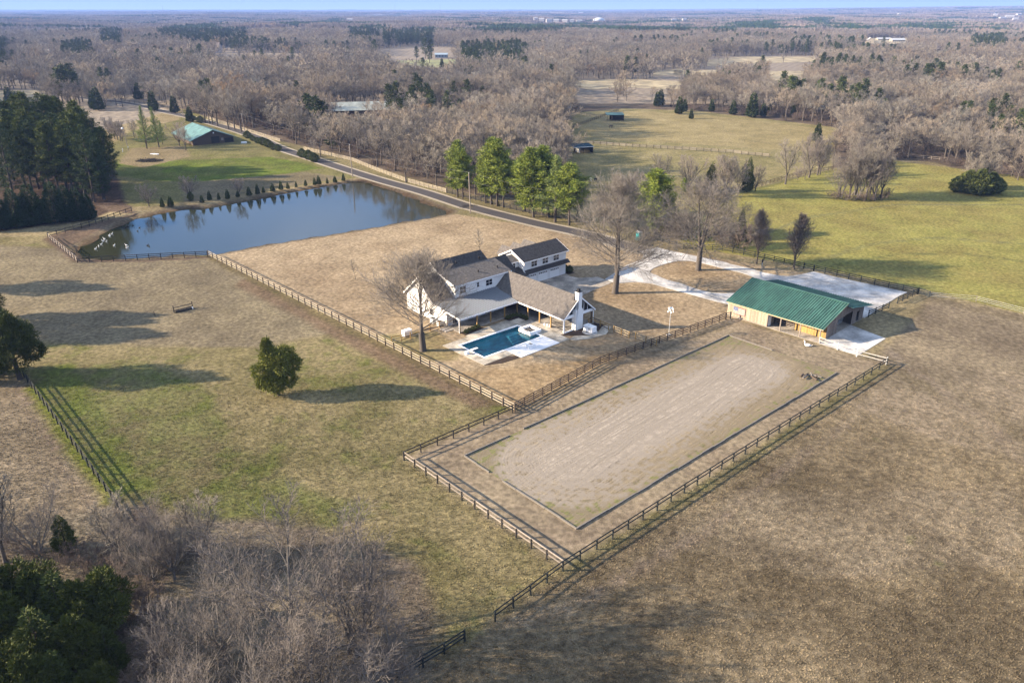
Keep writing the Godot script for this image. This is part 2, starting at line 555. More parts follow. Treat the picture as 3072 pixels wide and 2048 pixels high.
func ground_picture() -> ImageTexture:
	var zw := 570
	var zh := 681
	var w := 1714
	var h := 2048
	var ia := Image.create(zw, zh, false, Image.FORMAT_RGB8)
	var ib := Image.create(zw, zh, false, Image.FORMAT_RGB8)
	var ig := Image.create(zw, zh, false, Image.FORMAT_RGB8)
	ia.fill(lin(0.215, 0.17, 0.125))
	ib.fill(lin(0.155, 0.12, 0.09))
	# outline, its two main colours (linear), share of green
	var zones := [
		[OPEN, 0.405, 0.331, 0.189, 0.284, 0.236, 0.135, 0.28],
		[v2([-116.3,-184.7, -70.1,-169.2, 0.25,-94.9, -13.65,-82.1, 5.33,-61.1, -1.73,-53.87, -10.63,-45.63, -27.14,-45.63, -46.17,-73.3, -74.4,-104.3, -123.0,-136.0, -154.7,-177.0]), 0.319, 0.269, 0.143, 0.241, 0.207, 0.101, 0.46],
		[v2([-159.1,-182.7, -68.9,-165.9, -46.00,-140.8, -28.79,-123.1, -44.75,-115.7, -71.8,-117.5, -113.0,-123.1]), 0.316, 0.265, 0.169, 0.252, 0.209, 0.139, 0.22],
		[v2([-76.2,-107.3, -59.19,-110.5, -45.34,-101.4, -37.95,-87.5, -24.53,-75.4, -15.45,-70.4, -25.63,-65.1, -45.36,-73.7]), 0.226, 0.219, 0.0893, 0.206, 0.178, 0.0893, 0.5],
		[v2([-76.2,-107.3, -69.9,-109.7, -44.01,-76.3, -44.46,-72.8]), 0.18, 0.2, 0.06, 0.17, 0.165, 0.07, 0.72],
		[v2([-115.7,-101.4, -74.0,-103.5, -46.07,-73.3, -34.43,-64.0, -23.50,-41.56, -59.97,-41.56]), 0.356, 0.286, 0.192, 0.277, 0.22, 0.145, 0.1],
		[v2([-1.73,-53.87, 5.33,-61.1, 60.1,-109.7, 81.9,-140.8, 94.9,-131.0, 139.8,-115.7, 58.06,-34.71, -20.40,-34.71]), 0.292, 0.238, 0.151, 0.183, 0.146, 0.0909, 0.3],
		[v2([60.4,-107.3, 80.3,-107.3, 123.9,-100.0, 96.5,-72.8, 64.1,-81.1, 55.77,-86.3, 48.21,-95.9]), 0.33, 0.27, 0.185, 0.24, 0.195, 0.13, 0.26],
		[v2([14.94,-65.1, 26.77,-74.6, 60.6,-75.4, 52.10,-61.6, 31.34,-59.71]), 0.313, 0.257, 0.175, 0.216, 0.177, 0.117, 0.34],
		[v2([57.65,-110.5, 81.5,-138.3, 92.5,-127.2, 96.2,-115.7, 79.3,-105.8, 63.1,-107.3]), 0.341, 0.275, 0.185, 0.253, 0.202, 0.139, 0.1],
		[v2([-70.0,-168.9, 0.25,-94.9, 39.93,-128.2, 66.3,-132.6, 78.8,-143.8, 62.2,-155.6, 33.47,-174.1, 23.07,-182.7, -17.86,-207.2, -31.75,-196.5, -51.32,-182.7]), 0.512, 0.398, 0.262, 0.409, 0.31, 0.199, 0.05],
		[v2([-11.87,-105.8, 0.25,-94.9, 23.84,-117.5, 8.67,-110.5, -5.19,-107.3]), 0.466, 0.343, 0.203, 0.367, 0.266, 0.152, 0.05],
		[v2([-23.87,-121.2, -13.48,-123.1, -8.43,-115.7, -9.51,-110.5, -15.11,-110.5]), 0.372, 0.31, 0.157, 0.323, 0.248, 0.134, 0.2],
		[v2([-13.68,-82.3, 5.32,-61.0, 59.51,-109.4, 40.32,-129.1, 0.25,-95.1]), 0.391, 0.314, 0.219, 0.322, 0.256, 0.181, 0.1],
		[v2([0.50,-216.8, 29.84,-425.1, 63.8,-446.5, 103.7,-434.6, 154.9,-371.3, 113.7,-271.6, 62.9,-225.1, 31.58,-175.2, 22.86,-190.8]), 0.377, 0.325, 0.163, 0.293, 0.26, 0.117, 0.34],
		[v2([27.44,-399.0, 63.4,-434.6, 100.7,-421.5, 151.0,-361.5, 122.3,-303.6, 60.00,-330.2, 38.40,-336.0]), 0.432, 0.358, 0.182, 0.365, 0.304, 0.149, 0.22],
		[v2([40.11,-176.3, 63.4,-226.8, 113.1,-270.0, 141.1,-286.8, 172.7,-257.1, 226.8,-201.9, 143.4,-119.3, 95.2,-131.5, 81.8,-145.9, 64.5,-159.5]), 0.358, 0.336, 0.106, 0.328, 0.29, 0.0995, 0.36],
		[v2([-100.2,-333.7, -70.8,-301.6, -41.28,-262.3, -8.58,-225.1, 13.44,-201.9, 23.07,-182.7, -17.65,-207.7, -50.17,-253.6, -89.7,-308.6]), 0.312, 0.269, 0.138, 0.25, 0.213, 0.112, 0.2],
		[v2([-216.9,-361.5, -241.7,-444.5, -185.3,-444.5, -99.3,-330.2, -51.88,-255.0, -102.1,-215.8, -118.2,-211.7]), 0.276, 0.253, 0.103, 0.23, 0.207, 0.092, 0.45],
		[v2([-240.7,-442.5, -183.7,-440.5, -169.5,-399.0, -176.6,-361.5, -166.1,-319.0, -198.8,-361.5]), 0.45, 0.362, 0.2, 0.375, 0.3, 0.163, 0.1],
		[v2([-150.3,-283.3, -122.8,-286.8, -92.4,-294.0, -67.5,-272.4, -88.2,-250.1, -118.3,-250.1, -137.8,-260.8]), 0.187, 0.253, 0.0385, 0.209, 0.22, 0.066, 0.7],
		[v2([-154.7,-313.7, -135.6,-319.0, -123.1,-295.9, -131.0,-272.4, -144.3,-280.7]), 0.35, 0.281, 0.163, 0.312, 0.25, 0.138, 0.1],
		[v2([-106.9,-246.7, -71.8,-264.6, -54.80,-255.0, -96.1,-219.5]), 0.273, 0.227, 0.143, 0.234, 0.195, 0.117, 0.15],
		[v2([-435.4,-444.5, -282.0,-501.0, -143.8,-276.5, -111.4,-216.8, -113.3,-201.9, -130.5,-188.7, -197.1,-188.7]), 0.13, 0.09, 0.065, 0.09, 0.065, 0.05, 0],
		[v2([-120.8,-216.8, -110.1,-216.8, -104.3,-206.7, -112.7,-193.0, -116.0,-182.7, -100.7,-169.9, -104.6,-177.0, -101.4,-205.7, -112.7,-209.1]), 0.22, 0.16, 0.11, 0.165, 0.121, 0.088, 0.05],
		[v2([-72.1,-64.4, -51.71,-68.8, -43.96,-72.8, -34.70,-69.6, -22.87,-68.8, -9.65,-62.3, -6.72,-54.41, -6.88,-37.94, -50.23,-37.94]), 0.27, 0.225, 0.16, 0.20, 0.165, 0.12, 0.22],
		[v2([-56.27,-151.3, -1.00,-95.9, -5.31,-94.9, -27.67,-117.5, -56.73,-147.2]), 0.264, 0.193, 0.127, 0.209, 0.154, 0.099, 0.22],
	]
	zones.append([Geometry2D.offset_polygon(POND, 2.2)[0], 0.25, 0.20, 0.135, 0.20, 0.16, 0.105, 0.15])
	zones.append([Geometry2D.offset_polygon(POND, 0.9)[0], 0.15, 0.105, 0.065, 0.12, 0.085, 0.05, 0.0])
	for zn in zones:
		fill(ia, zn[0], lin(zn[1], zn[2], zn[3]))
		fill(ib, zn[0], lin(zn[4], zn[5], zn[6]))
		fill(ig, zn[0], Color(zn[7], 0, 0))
	# bare trodden lines and green verges along the fences
	for ln in [
			[v2([68.7,-163.3, 86.4,-177.0, 105.0,-182.7, 123.3,-177.0, 139.0,-163.3]), 0.9, 0.27, 0.26, 0.11, 0.2],
			[v2([69.3,-159.5, 87.6,-168.2, 103.5,-169.9, 114.8,-163.3, 130.1,-151.3]), 0.7, 0.21, 0.215, 0.08, 0.3],
			[v2([54.93,-177.0, 79.5,-201.9, 109.9,-216.8, 147.9,-216.8]), 0.8, 0.27, 0.26, 0.115, 0.2],
			[v2([62.2,-119.3, 63.1,-107.3, 64.8,-92.1, 64.3,-77.3]), 0.9, 0.33, 0.27, 0.19, 0.1],
			[v2([-2.24,-53.33, 5.10,-55.53, 19.87,-66.5, 55.65,-100.0]), 0.8, 0.32, 0.26, 0.18, 0.1],
			[v2([-72.5,-102.1, -57.60,-85.3, -45.86,-72.8]), 1.4, 0.21, 0.24, 0.04, 0.6],
			[v2([-114.5,-181.6, -97.2,-163.3, -82.9,-163.9, -69.1,-166.5]), 1.6, 0.20, 0.145, 0.10, 0.1],
			[v2([-69.1,-166.5, -28.79,-123.1, 0.25,-94.4]), 1.4, 0.21, 0.17, 0.09, 0.45],
			[v2([5.31,-60.8, 26.96,-79.1, 59.58,-109.2]), 1.2, 0.21, 0.19, 0.085, 0.35],
			[v2([39.55,-126.8, 15.33,-107.7, 0.37,-94.4]), 1.3, 0.26, 0.205, 0.125, 0.25],
			[v2([66.1,-151.3, 73.5,-147.2, 79.9,-142.0]), 2.0, 0.17, 0.13, 0.08, 0.2]]:
		var r := ribbon(ln[0], ln[1])
		fill(ia, r, lin(ln[2], ln[3], ln[4]))
		fill(ib, r, lin(ln[2] * 0.9, ln[3] * 0.9, ln[4]))
		fill(ig, r, Color(ln[5], 0, 0))
	var a := blurred(ia, 2, w, h).get_data()
	var b := blurred(ib, 2, w, h).get_data()
	var g := blurred(ig, 4, w, h).get_data()
	var n := FastNoiseLite.new()
	n.seed = 21
	n.fractal_octaves = 5
	n.frequency = 0.010
	var na := n.get_image(w, h).get_data()
	n.seed = 22
	n.frequency = 0.22
	n.fractal_octaves = 3
	var nb := n.get_image(w, h).get_data()
	n.seed = 23
	n.frequency = 0.022
	n.fractal_octaves = 5
	n.fractal_gain = 0.62
	var nc := n.get_image(w, h).get_data()
	n.seed = 24
	n.frequency = 0.004
	n.fractal_octaves = 2
	n.fractal_gain = 0.5
	var nd := n.get_image(w, h).get_data()
	n.seed = 25
	n.frequency = 0.065
	n.fractal_octaves = 4
	n.fractal_gain = 0.6
	var ne := n.get_image(w, h).get_data()
	var o := PackedByteArray()
	o.resize(w * h * 3)
	for k in w * h:
		var j := k * 3
		var t := clampf((na[k] - 128.0) / 110.0 + 0.45 + (nd[k] - 128.0) / 300.0 + (ne[k] - 128.0) / 170.0, -0.25, 1.15)
		var l := 0.88 + (nb[k] - 128.0) * 0.0017 + (nc[k] - 128.0) * 0.0007
		var cr := a[j] + (b[j] - a[j]) * t
		var cg := a[j + 1] + (b[j + 1] - a[j + 1]) * t
		var cb := a[j + 2] + (b[j + 2] - a[j + 2]) * t
		var gr := g[j] / 255.0 - 0.17 - (nc[k] * 0.50 + ne[k] * 0.28 + nd[k] * 0.22) / 255.0 + 0.03
		if gr > -0.12:
			var q := clampf((gr + 0.12) * 3.0, 0.0, 0.80)
			cr = cr + (110.0 - cr) * q
			cg = cg + (120.0 - cg) * q
			cb = cb + (58.0 - cb) * q
		o[j] = mini(int(cr * l), 255)
		o[j + 1] = mini(int(cg * l), 255)
		o[j + 2] = mini(int(cb * l), 255)
	turf_colors = Image.create_from_data(w, h, false, Image.FORMAT_RGB8, o)
	return ImageTexture.create_from_image(turf_colors)


var turf_colors: Image


func build_ground() -> void:
	# how deep the ground sinks under the pond, in cells of a metre
	var pm := Image.create(GW, GH, false, Image.FORMAT_RGB8)
	fill(pm, POND, Color.WHITE)
	pm.resize(GW / 3, GH / 3, Image.INTERPOLATE_BILINEAR)
	pm.resize(GW, GH, Image.INTERPOLATE_CUBIC)
	pond_mask.resize(GW * GH)
	var pd := pm.get_data()
	for k in GW * GH:
		pond_mask[k] = pd[k * 3] / 255.0
	var tile := grain(1024, 0.06, 0.26, 41, 0.62, 1.0, 0.75)
	var turf := StandardMaterial3D.new()
	var tile_t := ImageTexture.create_from_image(tile)
	turf.albedo_texture = tile_t
	turf.roughness = 1.0
	turf.metallic_specular = 0.1
	turf.detail_enabled = true
	turf.detail_blend_mode = BaseMaterial3D.BLEND_MODE_MUL
	turf.detail_uv_layer = BaseMaterial3D.DETAIL_UV_2
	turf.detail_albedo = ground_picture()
	turf.albedo_color = Color(1, 1, 1)
	turf.heightmap_enabled = true
	turf.heightmap_texture = tile_t
	turf.heightmap_scale = 2.2
	M.turf = turf
	var arr := []
	arr.resize(Mesh.ARRAY_MAX)
	var v := PackedVector3Array()
	var n := PackedVector3Array()
	var u1 := PackedVector2Array()
	var u2 := PackedVector2Array()
	var ix := PackedInt32Array()
	var lump := FastNoiseLite.new()
	lump.seed = 8
	lump.frequency = 0.05
	for z in GH + 1:
		for x in GW + 1:
			var p := Vector2(GX0 + x, GZ0 + z)
			var y := 0.0
			if x < GW and z < GH:
				y = -1.5 * pond_mask[x + z * GW]
			var l := (p - Vector2(H_O.x, H_O.z)).rotated(H_ANGLE)
			if l.x > -0.9 and l.x < 13.8 and l.y > -0.9 and l.y < 7.2:
				y = -2.6
			v.append(Vector3(p.x, y, p.y))
			n.append(Vector3.UP)
			u1.append(p / 36.0)
			u2.append(Vector2(float(x) / GW, float(z) / GH))
	for z in GH:
		for x in GW:
			var a := x + z * (GW + 1)
			ix.append_array(PackedInt32Array([a, a + 1, a + GW + 1, a + 1, a + GW + 2, a + GW + 1]))
	arr[Mesh.ARRAY_VERTEX] = v
	arr[Mesh.ARRAY_NORMAL] = n
	arr[Mesh.ARRAY_TEX_UV] = u1
	arr[Mesh.ARRAY_TEX_UV2] = u2
	arr[Mesh.ARRAY_INDEX] = ix
	var m := ArrayMesh.new()
	m.add_surface_from_arrays(Mesh.PRIMITIVE_TRIANGLES, arr)
	m.surface_set_material(0, turf)
	# the rest of the sheet, out to the horizon
	var xs: Array[float] = []
	var zs: Array[float] = []
	var s := 40.0
	var d := 190.0
	while d < 22000.0:
		xs.append(d)
		xs.append(-d)
		d += s
		s *= 1.13
	for k in 9:
		xs.append(-152.0 + k * 38.0)
	xs.sort()
	d = -470.0
	s = 40.0
	while d > -24000.0:
		zs.append(d)
		d -= s
		s *= 1.10
	for k in 11:
		zs.append(-430.0 + k * 40.0)
	zs.append(-16.0)
	zs.append(60.0)
	zs.append(600.0)
	zs.sort()
	var f := MB.new()
	for z in zs:
		for x in xs:
			f.put(Vector3(x, height(x, z), z), Vector3.UP)
	for j in zs.size() - 1:
		for i in xs.size() - 1:
			var cx := (xs[i] + xs[i + 1]) * 0.5
			var cz := (zs[j] + zs[j + 1]) * 0.5
			if absf(cx) < 190.0 and cz > -470.0 and cz < -16.0:
				continue
			var a := i + j * xs.size()
			f.ix.append_array(PackedInt32Array([a, a + 1, a + xs.size(), a + 1, a + xs.size() + 1, a + xs.size()]))
	var far_arr := f.mesh().surface_get_arrays(0)
	m.add_surface_from_arrays(Mesh.PRIMITIVE_TRIANGLES, far_arr)
	m.surface_set_material(1, M.litter)
	struct("ground", m, null)
	var straw := grained(0.37, 0.31, 0.19, M.coarse, 0.02, 1.0)
	var green := grained(0.26, 0.27, 0.12, M.coarse, 0.02, 1.0)
	for k in FIELDS.size():
		var sh := sheet(FIELDS[k], 0.12 if k != 6 else 0.3)
		struct("field", sh.mesh(), green if k == 0 else straw)


# ---------------------------------------------------------------- water, road, paving

func build_water_and_paving() -> void:
	var water := plain(0.024, 0.026, 0.012, 0.06, 0.6)
	var rip := FastNoiseLite.new()
	rip.seed = 6
	rip.frequency = 0.03
	rip.fractal_octaves = 3
	var rim := rip.get_seamless_image(512, 512)
	rim.bump_map_to_normal_map(1.2)
	water.normal_enabled = true
	water.normal_texture = ImageTexture.create_from_image(rim)
	water.normal_scale = 0.16
	water.uv1_triplanar = true
	water.uv1_world_triplanar = true
	water.uv1_scale = Vector3.ONE * 0.11
	var grown := Geometry2D.offset_polygon(POND, 1.2)[0]
	struct("pond_water", sheet(grown, -0.72).mesh(), water)
	var road := smooth(v2([-282.2,-508.8, -252.8,-488.9, -229.7,-473.1, -209.9,-453.9, -190.5,-432.2, -166.4,-407.8, -143.6,-381.0, -123.1,-356.1, -108.5,-336.6, -93.6,-313.1, -73.5,-288.0, -56.17,-266.3, -43.02,-250.5, -34.31,-241.0, -26.15,-231.8, -12.99,-215.0, -12.28,-214.5, -1.98,-204.0, 7.80,-194.7, 16.57,-187.3, 22.93,-180.7, 28.25,-174.2, 31.93,-170.8]), 4, false)
	struct("road_verge", sheet(ribbon(road, 6.6), 0.03).mesh(), M.gravel)
	struct("road", sheet(ribbon(road, 4.4), 0.05).mesh(), M.asphalt)
	# driveway of new concrete with a grass island left open in it
	var outer := v2([25.33,-160.5, 28.62,-163.6, 30.23,-167.7, 29.82,-170.7, 31.06,-171.7, 34.45,-174.0, 36.79,-171.4, 40.20,-168.7, 42.26,-166.9, 47.89,-162.3, 48.41,-161.2, 51.74,-158.3, 54.17,-155.1, 56.64,-153.3, 58.62,-152.9, 61.8,-154.1, 65.0,-155.9, 68.8,-151.9, 77.7,-144.1, 79.0,-142.9, 76.7,-141.1, 64.6,-129.2, 51.99,-142.7, 47.68,-139.1, 41.60,-136.0, 38.76,-138.4, 34.37,-142.7, 31.37,-145.5, 28.84,-148.1, 25.49,-149.2, 23.70,-148.8, 21.59,-148.3, 19.46,-150.9])
	var island := smooth(v2([29.73,-155.9, 30.74,-158.1, 32.79,-160.2, 35.01,-162.0, 37.18,-163.4, 40.04,-163.4, 42.51,-161.7, 44.79,-159.4, 46.61,-157.4, 48.91,-155.5, 51.02,-152.2, 51.54,-148.8, 48.84,-144.7, 44.36,-142.5, 39.81,-142.7, 36.98,-145.3, 34.85,-148.3, 33.11,-149.7, 31.69,-151.6, 30.68,-153.5, 29.84,-154.9]), 2)
	var oi := 0
	var best := 1e9
	var ii := 0
	for i in outer.size():
		for j in island.size():
			var dd := outer[i].distance_to(island[j])
			if dd < best:
				best = dd
				oi = i
				ii = j
	if Geometry2D.is_polygon_clockwise(outer) == Geometry2D.is_polygon_clockwise(island):
		island.reverse()
		ii = island.size() - 1 - ii
	var cut := PackedVector2Array()
	for k in island.size() + 1:
		cut.append(island[(ii + k) % island.size()])
	cut.append(outer[oi])
	var w := outer.slice(0, oi + 1)
	w.append_array(cut)
	w.append_array(outer.slice(oi + 1))
	struct("driveway", sheet(w, 0.07, 0.2).mesh(), M.concrete_new)
	struct("garage_apron", sheet(v2([2.85,-148.2, 5.62,-149.6, 7.92,-151.7, 10.26,-153.5, 11.55,-154.5, 12.29,-152.8, 14.96,-151.2, 13.53,-151.6, 18.15,-152.4, 20.85,-149.0, 18.97,-146.9, 16.39,-144.2, 13.97,-141.2, 12.56,-139.0, 4.82,-139.0]), 0.045, 0.2).mesh(), M.concrete_old)
	struct("barn_pad", barn_sheet([[-2.5, -1.0], [-2.5, 6.75], [7.9, 6.85], [9.4, 0.2], [9.4, -1.0]], 0.05), M.concrete_new)
	# pool deck in four slabs round the water, with the new white slab at its corner
	var hs := func(pts: Array, y: float, th: float) -> ArrayMesh:
		var p := PackedVector2Array()
		for q in pts:
			var c := hpt(q[0], q[1])
			p.append(Vector2(c.x, c.z))
		return sheet(p, y, th).mesh()
	for q in [
			[[-2.3, -1.9], [-0.3, -1.95], [-0.3, 6.7], [-2.05, 6.7]],
			[[-0.3, -1.95], [3.2, -2.0], [3.2, -2.6], [8.0, -3.1], [13.3, -3.3], [13.3, -2.6], [15.6, -2.6], [15.7, -0.8], [16.9, -0.8], [16.9, -0.3], [-0.3, -0.3]],
			[[13.2, -0.3], [16.9, -0.3], [16.9, 8.0], [15.77, 8.0], [15.66, 10.38], [13.3, 10.36], [13.25, 6.7], [13.2, 6.7]],
			[[-2.05, 6.7], [4.35, 6.7], [4.35, 8.55], [-2.0, 8.6]]]:
		struct("pool_deck", hs.call(q, 0.06, 0.35), M.deck)
	struct("patio_slab", hs.call([[4.36, 6.72], [13.24, 6.72], [13.28, 10.36], [4.42, 10.38]], 0.065, 0.3), plain(0.62, 0.63, 0.65, 0.8))
	struct("porch_floor", hs.call([[3.2, -4.25], [16.6, -4.25], [16.6, -0.9], [16.55, 8.1], [24.0, 8.1], [24.0, -8.0], [1.6, -8.0], [1.6, -6.2], [3.2, -6.0]], 0.12, 0.4), grained(0.42, 0.385, 0.34, M.coarse, 0.1, 0.85))
	struct("garden_path", hs.call([[15.68, 10.4], [17.4, 9.9], [19.3, 11.6], [21.5, 11.6], [24.2, 10.2], [25.4, 10.6], [24.9, 11.6], [22.0, 13.1], [18.6, 12.6], [15.6, 11.0]], 0.04, 0.2), M.deck)
	struct("mulch_bed", hs.call([[16.6, 8.2], [24.2, 8.2], [25.2, 9.9], [24.2, 10.15], [21.4, 11.5], [19.4, 11.5], [17.4, 9.85], [15.8, 8.5]], 0.05, 0.1), M.mulch)
	struct("mulch_bed", hs.call([[-2.0, 8.65], [3.0, 8.65], [4.3, 9.4], [4.3, 10.3], [0.5, 9.9]], 0.045, 0.1), M.mulch)
	struct("mulch_bed", hs.call([[13.35, -4.1], [16.5, -4.1], [16.5, -0.9], [15.75, -0.9], [15.65, -2.65], [13.35, -2.7]], 0.16, 0.2), M.mulch)
	struct("mulch_bed", hs.call([[3.3, -4.2], [7.6, -4.2], [7.6, -3.2], [3.3, -2.7]], 0.10, 0.2), M.mulch)
	struct("mulch_bed", hs.call([[40.3, -16.5], [42.4, -16.5], [42.2, -14.0], [40.3, -14.0]], 0.06, 0.2), M.mulch)


func barn_sheet(pts: Array, y: float) -> ArrayMesh:   # points given as (across, along) of the barn's own axes
	var p := PackedVector2Array()
	for q in pts:
		var c := B_O + Vector3(q[0], 0, q[1]).rotated(Vector3.UP, B_ANGLE)
		p.append(Vector2(c.x, c.z))
	return sheet(p, y, 0.2).mesh()


# ---------------------------------------------------------------- riding arena

func build_arena() -> void:
	var w := 2048
	var h := 700
	var n := FastNoiseLite.new()
	n.seed = 51
	n.frequency = 0.02
	n.fractal_octaves = 4
	var big := n.get_image(w, h).get_data()
	n.seed = 52
	n.frequency = 0.12
	n.fractal_octaves = 3
	var small := n.get_image(w, h).get_data()
	var o := PackedByteArray()
	o.resize(w * h * 3)
	var hb := PackedByteArray()
	hb.resize(w * h)
	var tr := FastNoiseLite.new()
	tr.seed = 53
	tr.frequency = 1.0
	tr.fractal_octaves = 2
	for y in h:
		var z := 19.7 * y / h
		for x in w:
			var k := x + y * w
			var px := 58.3 * x / w
			# how far out from the middle line; the harrow went up and down and round the ends
			var cx := clampf(px, 9.0, 49.3)
			var r := Vector2(px - cx, z - 9.85).length()
			var ang := atan2(z - 9.85, px - cx) * 7.0 + cx
			var wob := tr.get_noise_2d(px * 0.05, z * 0.08) * 0.9
			var s1 := tr.get_noise_2d((r + wob) * 1.3, ang * 0.022)
			var s2 := tr.get_noise_2d((r + wob * 0.6) * 3.4 + 40.0, ang * 0.06)
			var s3 := tr.get_noise_2d((z + px * 0.12 + wob) * 1.9 + 80.0, px * 0.05)
			var track := s1 * 0.35 + s2 * 0.45 + s3 * 0.75
			var sm := (small[k] - 128.0) / 128.0
			var bg := (big[k] - 128.0) / 128.0
			var edge := smoothstep(8.3, 9.9, r + bg * 0.9)
			var damp := smoothstep(4.0, 7.4, r + bg * 2.2 + s1 * 0.8) * smoothstep(-0.2, 0.9, 0.35 + 0.022 * (px - 12.0) + bg * 0.6 - (9.85 - z) * 0.02)
			var c := Vector3(0.235, 0.205, 0.168)
			c = c.lerp(Vector3(0.165, 0.132, 0.082), damp * 0.8)
			c = c.lerp(Vector3(0.15, 0.125, 0.08), edge * 0.85)
			c = c.lerp(Vector3(0.105, 0.115, 0.04), clampf(edge * (bg * 2.0 - 0.1), 0.0, 0.65))
			var speck := clampf((sm - 0.22 + bg * 0.25) * 2.4, 0.0, 1.0) * (1.0 - edge)
			var l := 1.0 + track * 0.34 * clampf(0.55 + bg * 1.6, 0.1, 1.3) + sm * 0.10 - speck * 0.42 + bg * 0.16
			var q := Color(c.x * l, c.y * l, c.z * l).linear_to_srgb()
			o[k * 3] = clampi(int(q.r * 255.0), 0, 255)
			o[k * 3 + 1] = clampi(int(q.g * 255.0), 0, 255)
			o[k * 3 + 2] = clampi(int(q.b * 255.0), 0, 255)
			hb[k] = clampi(int(128.0 + track * 45.0 - speck * 60.0 + sm * 25.0), 0, 255)
	var mat := StandardMaterial3D.new()
	mat.albedo_texture = ImageTexture.create_from_image(Image.create_from_data(w, h, false, Image.FORMAT_RGB8, o))
	mat.heightmap_enabled = true
	mat.heightmap_texture = ImageTexture.create_from_image(Image.create_from_data(w, h, false, Image.FORMAT_L8, hb))
	mat.heightmap_scale = 6.0
	mat.roughness = 1.0
	mat.metallic_specular = 0.1
	mat.texture_repeat = false
	var m := MB.new()
	for q in [[0.0, 0.0], [0.0, 19.7], [58.3, 19.7], [58.3, 0.0]]:
		m.put(Vector3(q[0], 0.03, q[1]), Vector3.UP, Vector2(q[0] / 58.3, q[1] / 19.7))
	m.ix = PackedInt32Array([0, 2, 1, 0, 3, 2])
	var sand := struct("arena_sand", m.mesh(false, true), mat)
	sand.position = at(Vector2(-6.04, -82.3))
	sand.rotation.y = H_ANGLE
	# railway-sleeper kerb lying round the sand: each beam a piece
	var e := thing("arena_kerb", "low weathered timber kerb laid round the sand of the riding arena", "kerb", at(Vector2(-6.04, -82.3)), H_ANGLE)
	var lines := [[Vector2(0, 0), Vector2(0, 19.7)], [Vector2(0, 19.7), Vector2(58.3, 19.7)], [Vector2(0, 0), Vector2(58.3, 0)], [Vector2(58.3, 0), Vector2(58.3, 11.3)]]
	for ln in lines:
		var a: Vector2 = ln[0]
		var b: Vector2 = ln[1]
		var cnt := int((b - a).length() / 2.45)
		for k in cnt:
			if rng.randf() < 0.03 and k > 1:
				continue
			var c := a.lerp(b, (k + 0.5) / cnt)
			var dv := (b - a).normalized()
			var turn := -atan2(dv.y, dv.x) + rng.randf_range(-0.012, 0.012)
			var s := dv.orthogonal() * rng.randf_range(-0.05, 0.05)
			boxpart("beam", e, Vector3(c.x + s.x, 0.10 + rng.randf_range(-0.03, 0.03), c.y + s.y), Vector3((b - a).length() / cnt - 0.03, 0.20, 0.15), M.timber, Basis(Vector3.UP, turn))


# ---------------------------------------------------------------- farmhouse

func P(a: Array) -> PackedVector3Array:
	var o := PackedVector3Array()
	for k in range(0, a.size(), 3):
		o.append(Vector3(a[k], a[k + 1], a[k + 2]))
	return o


func roof(called: String, parent: Node, pts: Array, mat: Material, thick := 0.18) -> MeshInstance3D:   # corners of the upper face, in house axes (a, h, b)
	var m := MB.new()
	m.prism(P(pts), Vector3(0, -thick, 0))
	return obj(called, m.mesh(), mat, parent)


func bar(called: String, parent: Node, a: Vector3, b: Vector3, w: float, h: float, mat: Material) -> MeshInstance3D:   # a straight board from a to b
	var x := (b - a).normalized()
	var z := x.cross(Vector3.UP).normalized()
	if absf(x.y) > 0.99:
		z = Vector3(0, 0, 1)
	var y := z.cross(x)
	return boxpart(called, parent, (a + b) * 0.5, Vector3((b - a).length(), h, w), mat, Basis(x, y, z))


func window(parent: Node, ce: Vector3, w: float, h: float, cols: int, rows: int, out: Vector3) -> void:   # frame with its panes; out is the way it faces
	var side := Vector3.UP.cross(out)
	var b := Basis(side, Vector3.UP, out)
	var f := boxpart("window", parent, ce + out * 0.03, Vector3(w + 0.2, h + 0.2, 0.08), M.trim, b)
	for i in cols:
		for j in rows:
			var p := MeshInstance3D.new()
			p.name = "pane" if i + j == 0 else "pane_%03d" % (i * rows + j)
			p.mesh = unit_box
			p.material_override = M.glass
			f.add_child(p, true)
			var pw := w / cols - 0.07
			var ph := h / rows - 0.06
			var c := ce + out * 0.06 + side * (w * ((i + 0.5) / cols - 0.5)) + Vector3.UP * (h * ((j + 0.5) / rows - 0.5))
			p.transform = f.transform.affine_inverse() * Transform3D(Basis(side * pw, Vector3.UP * ph, out * 0.06), c)


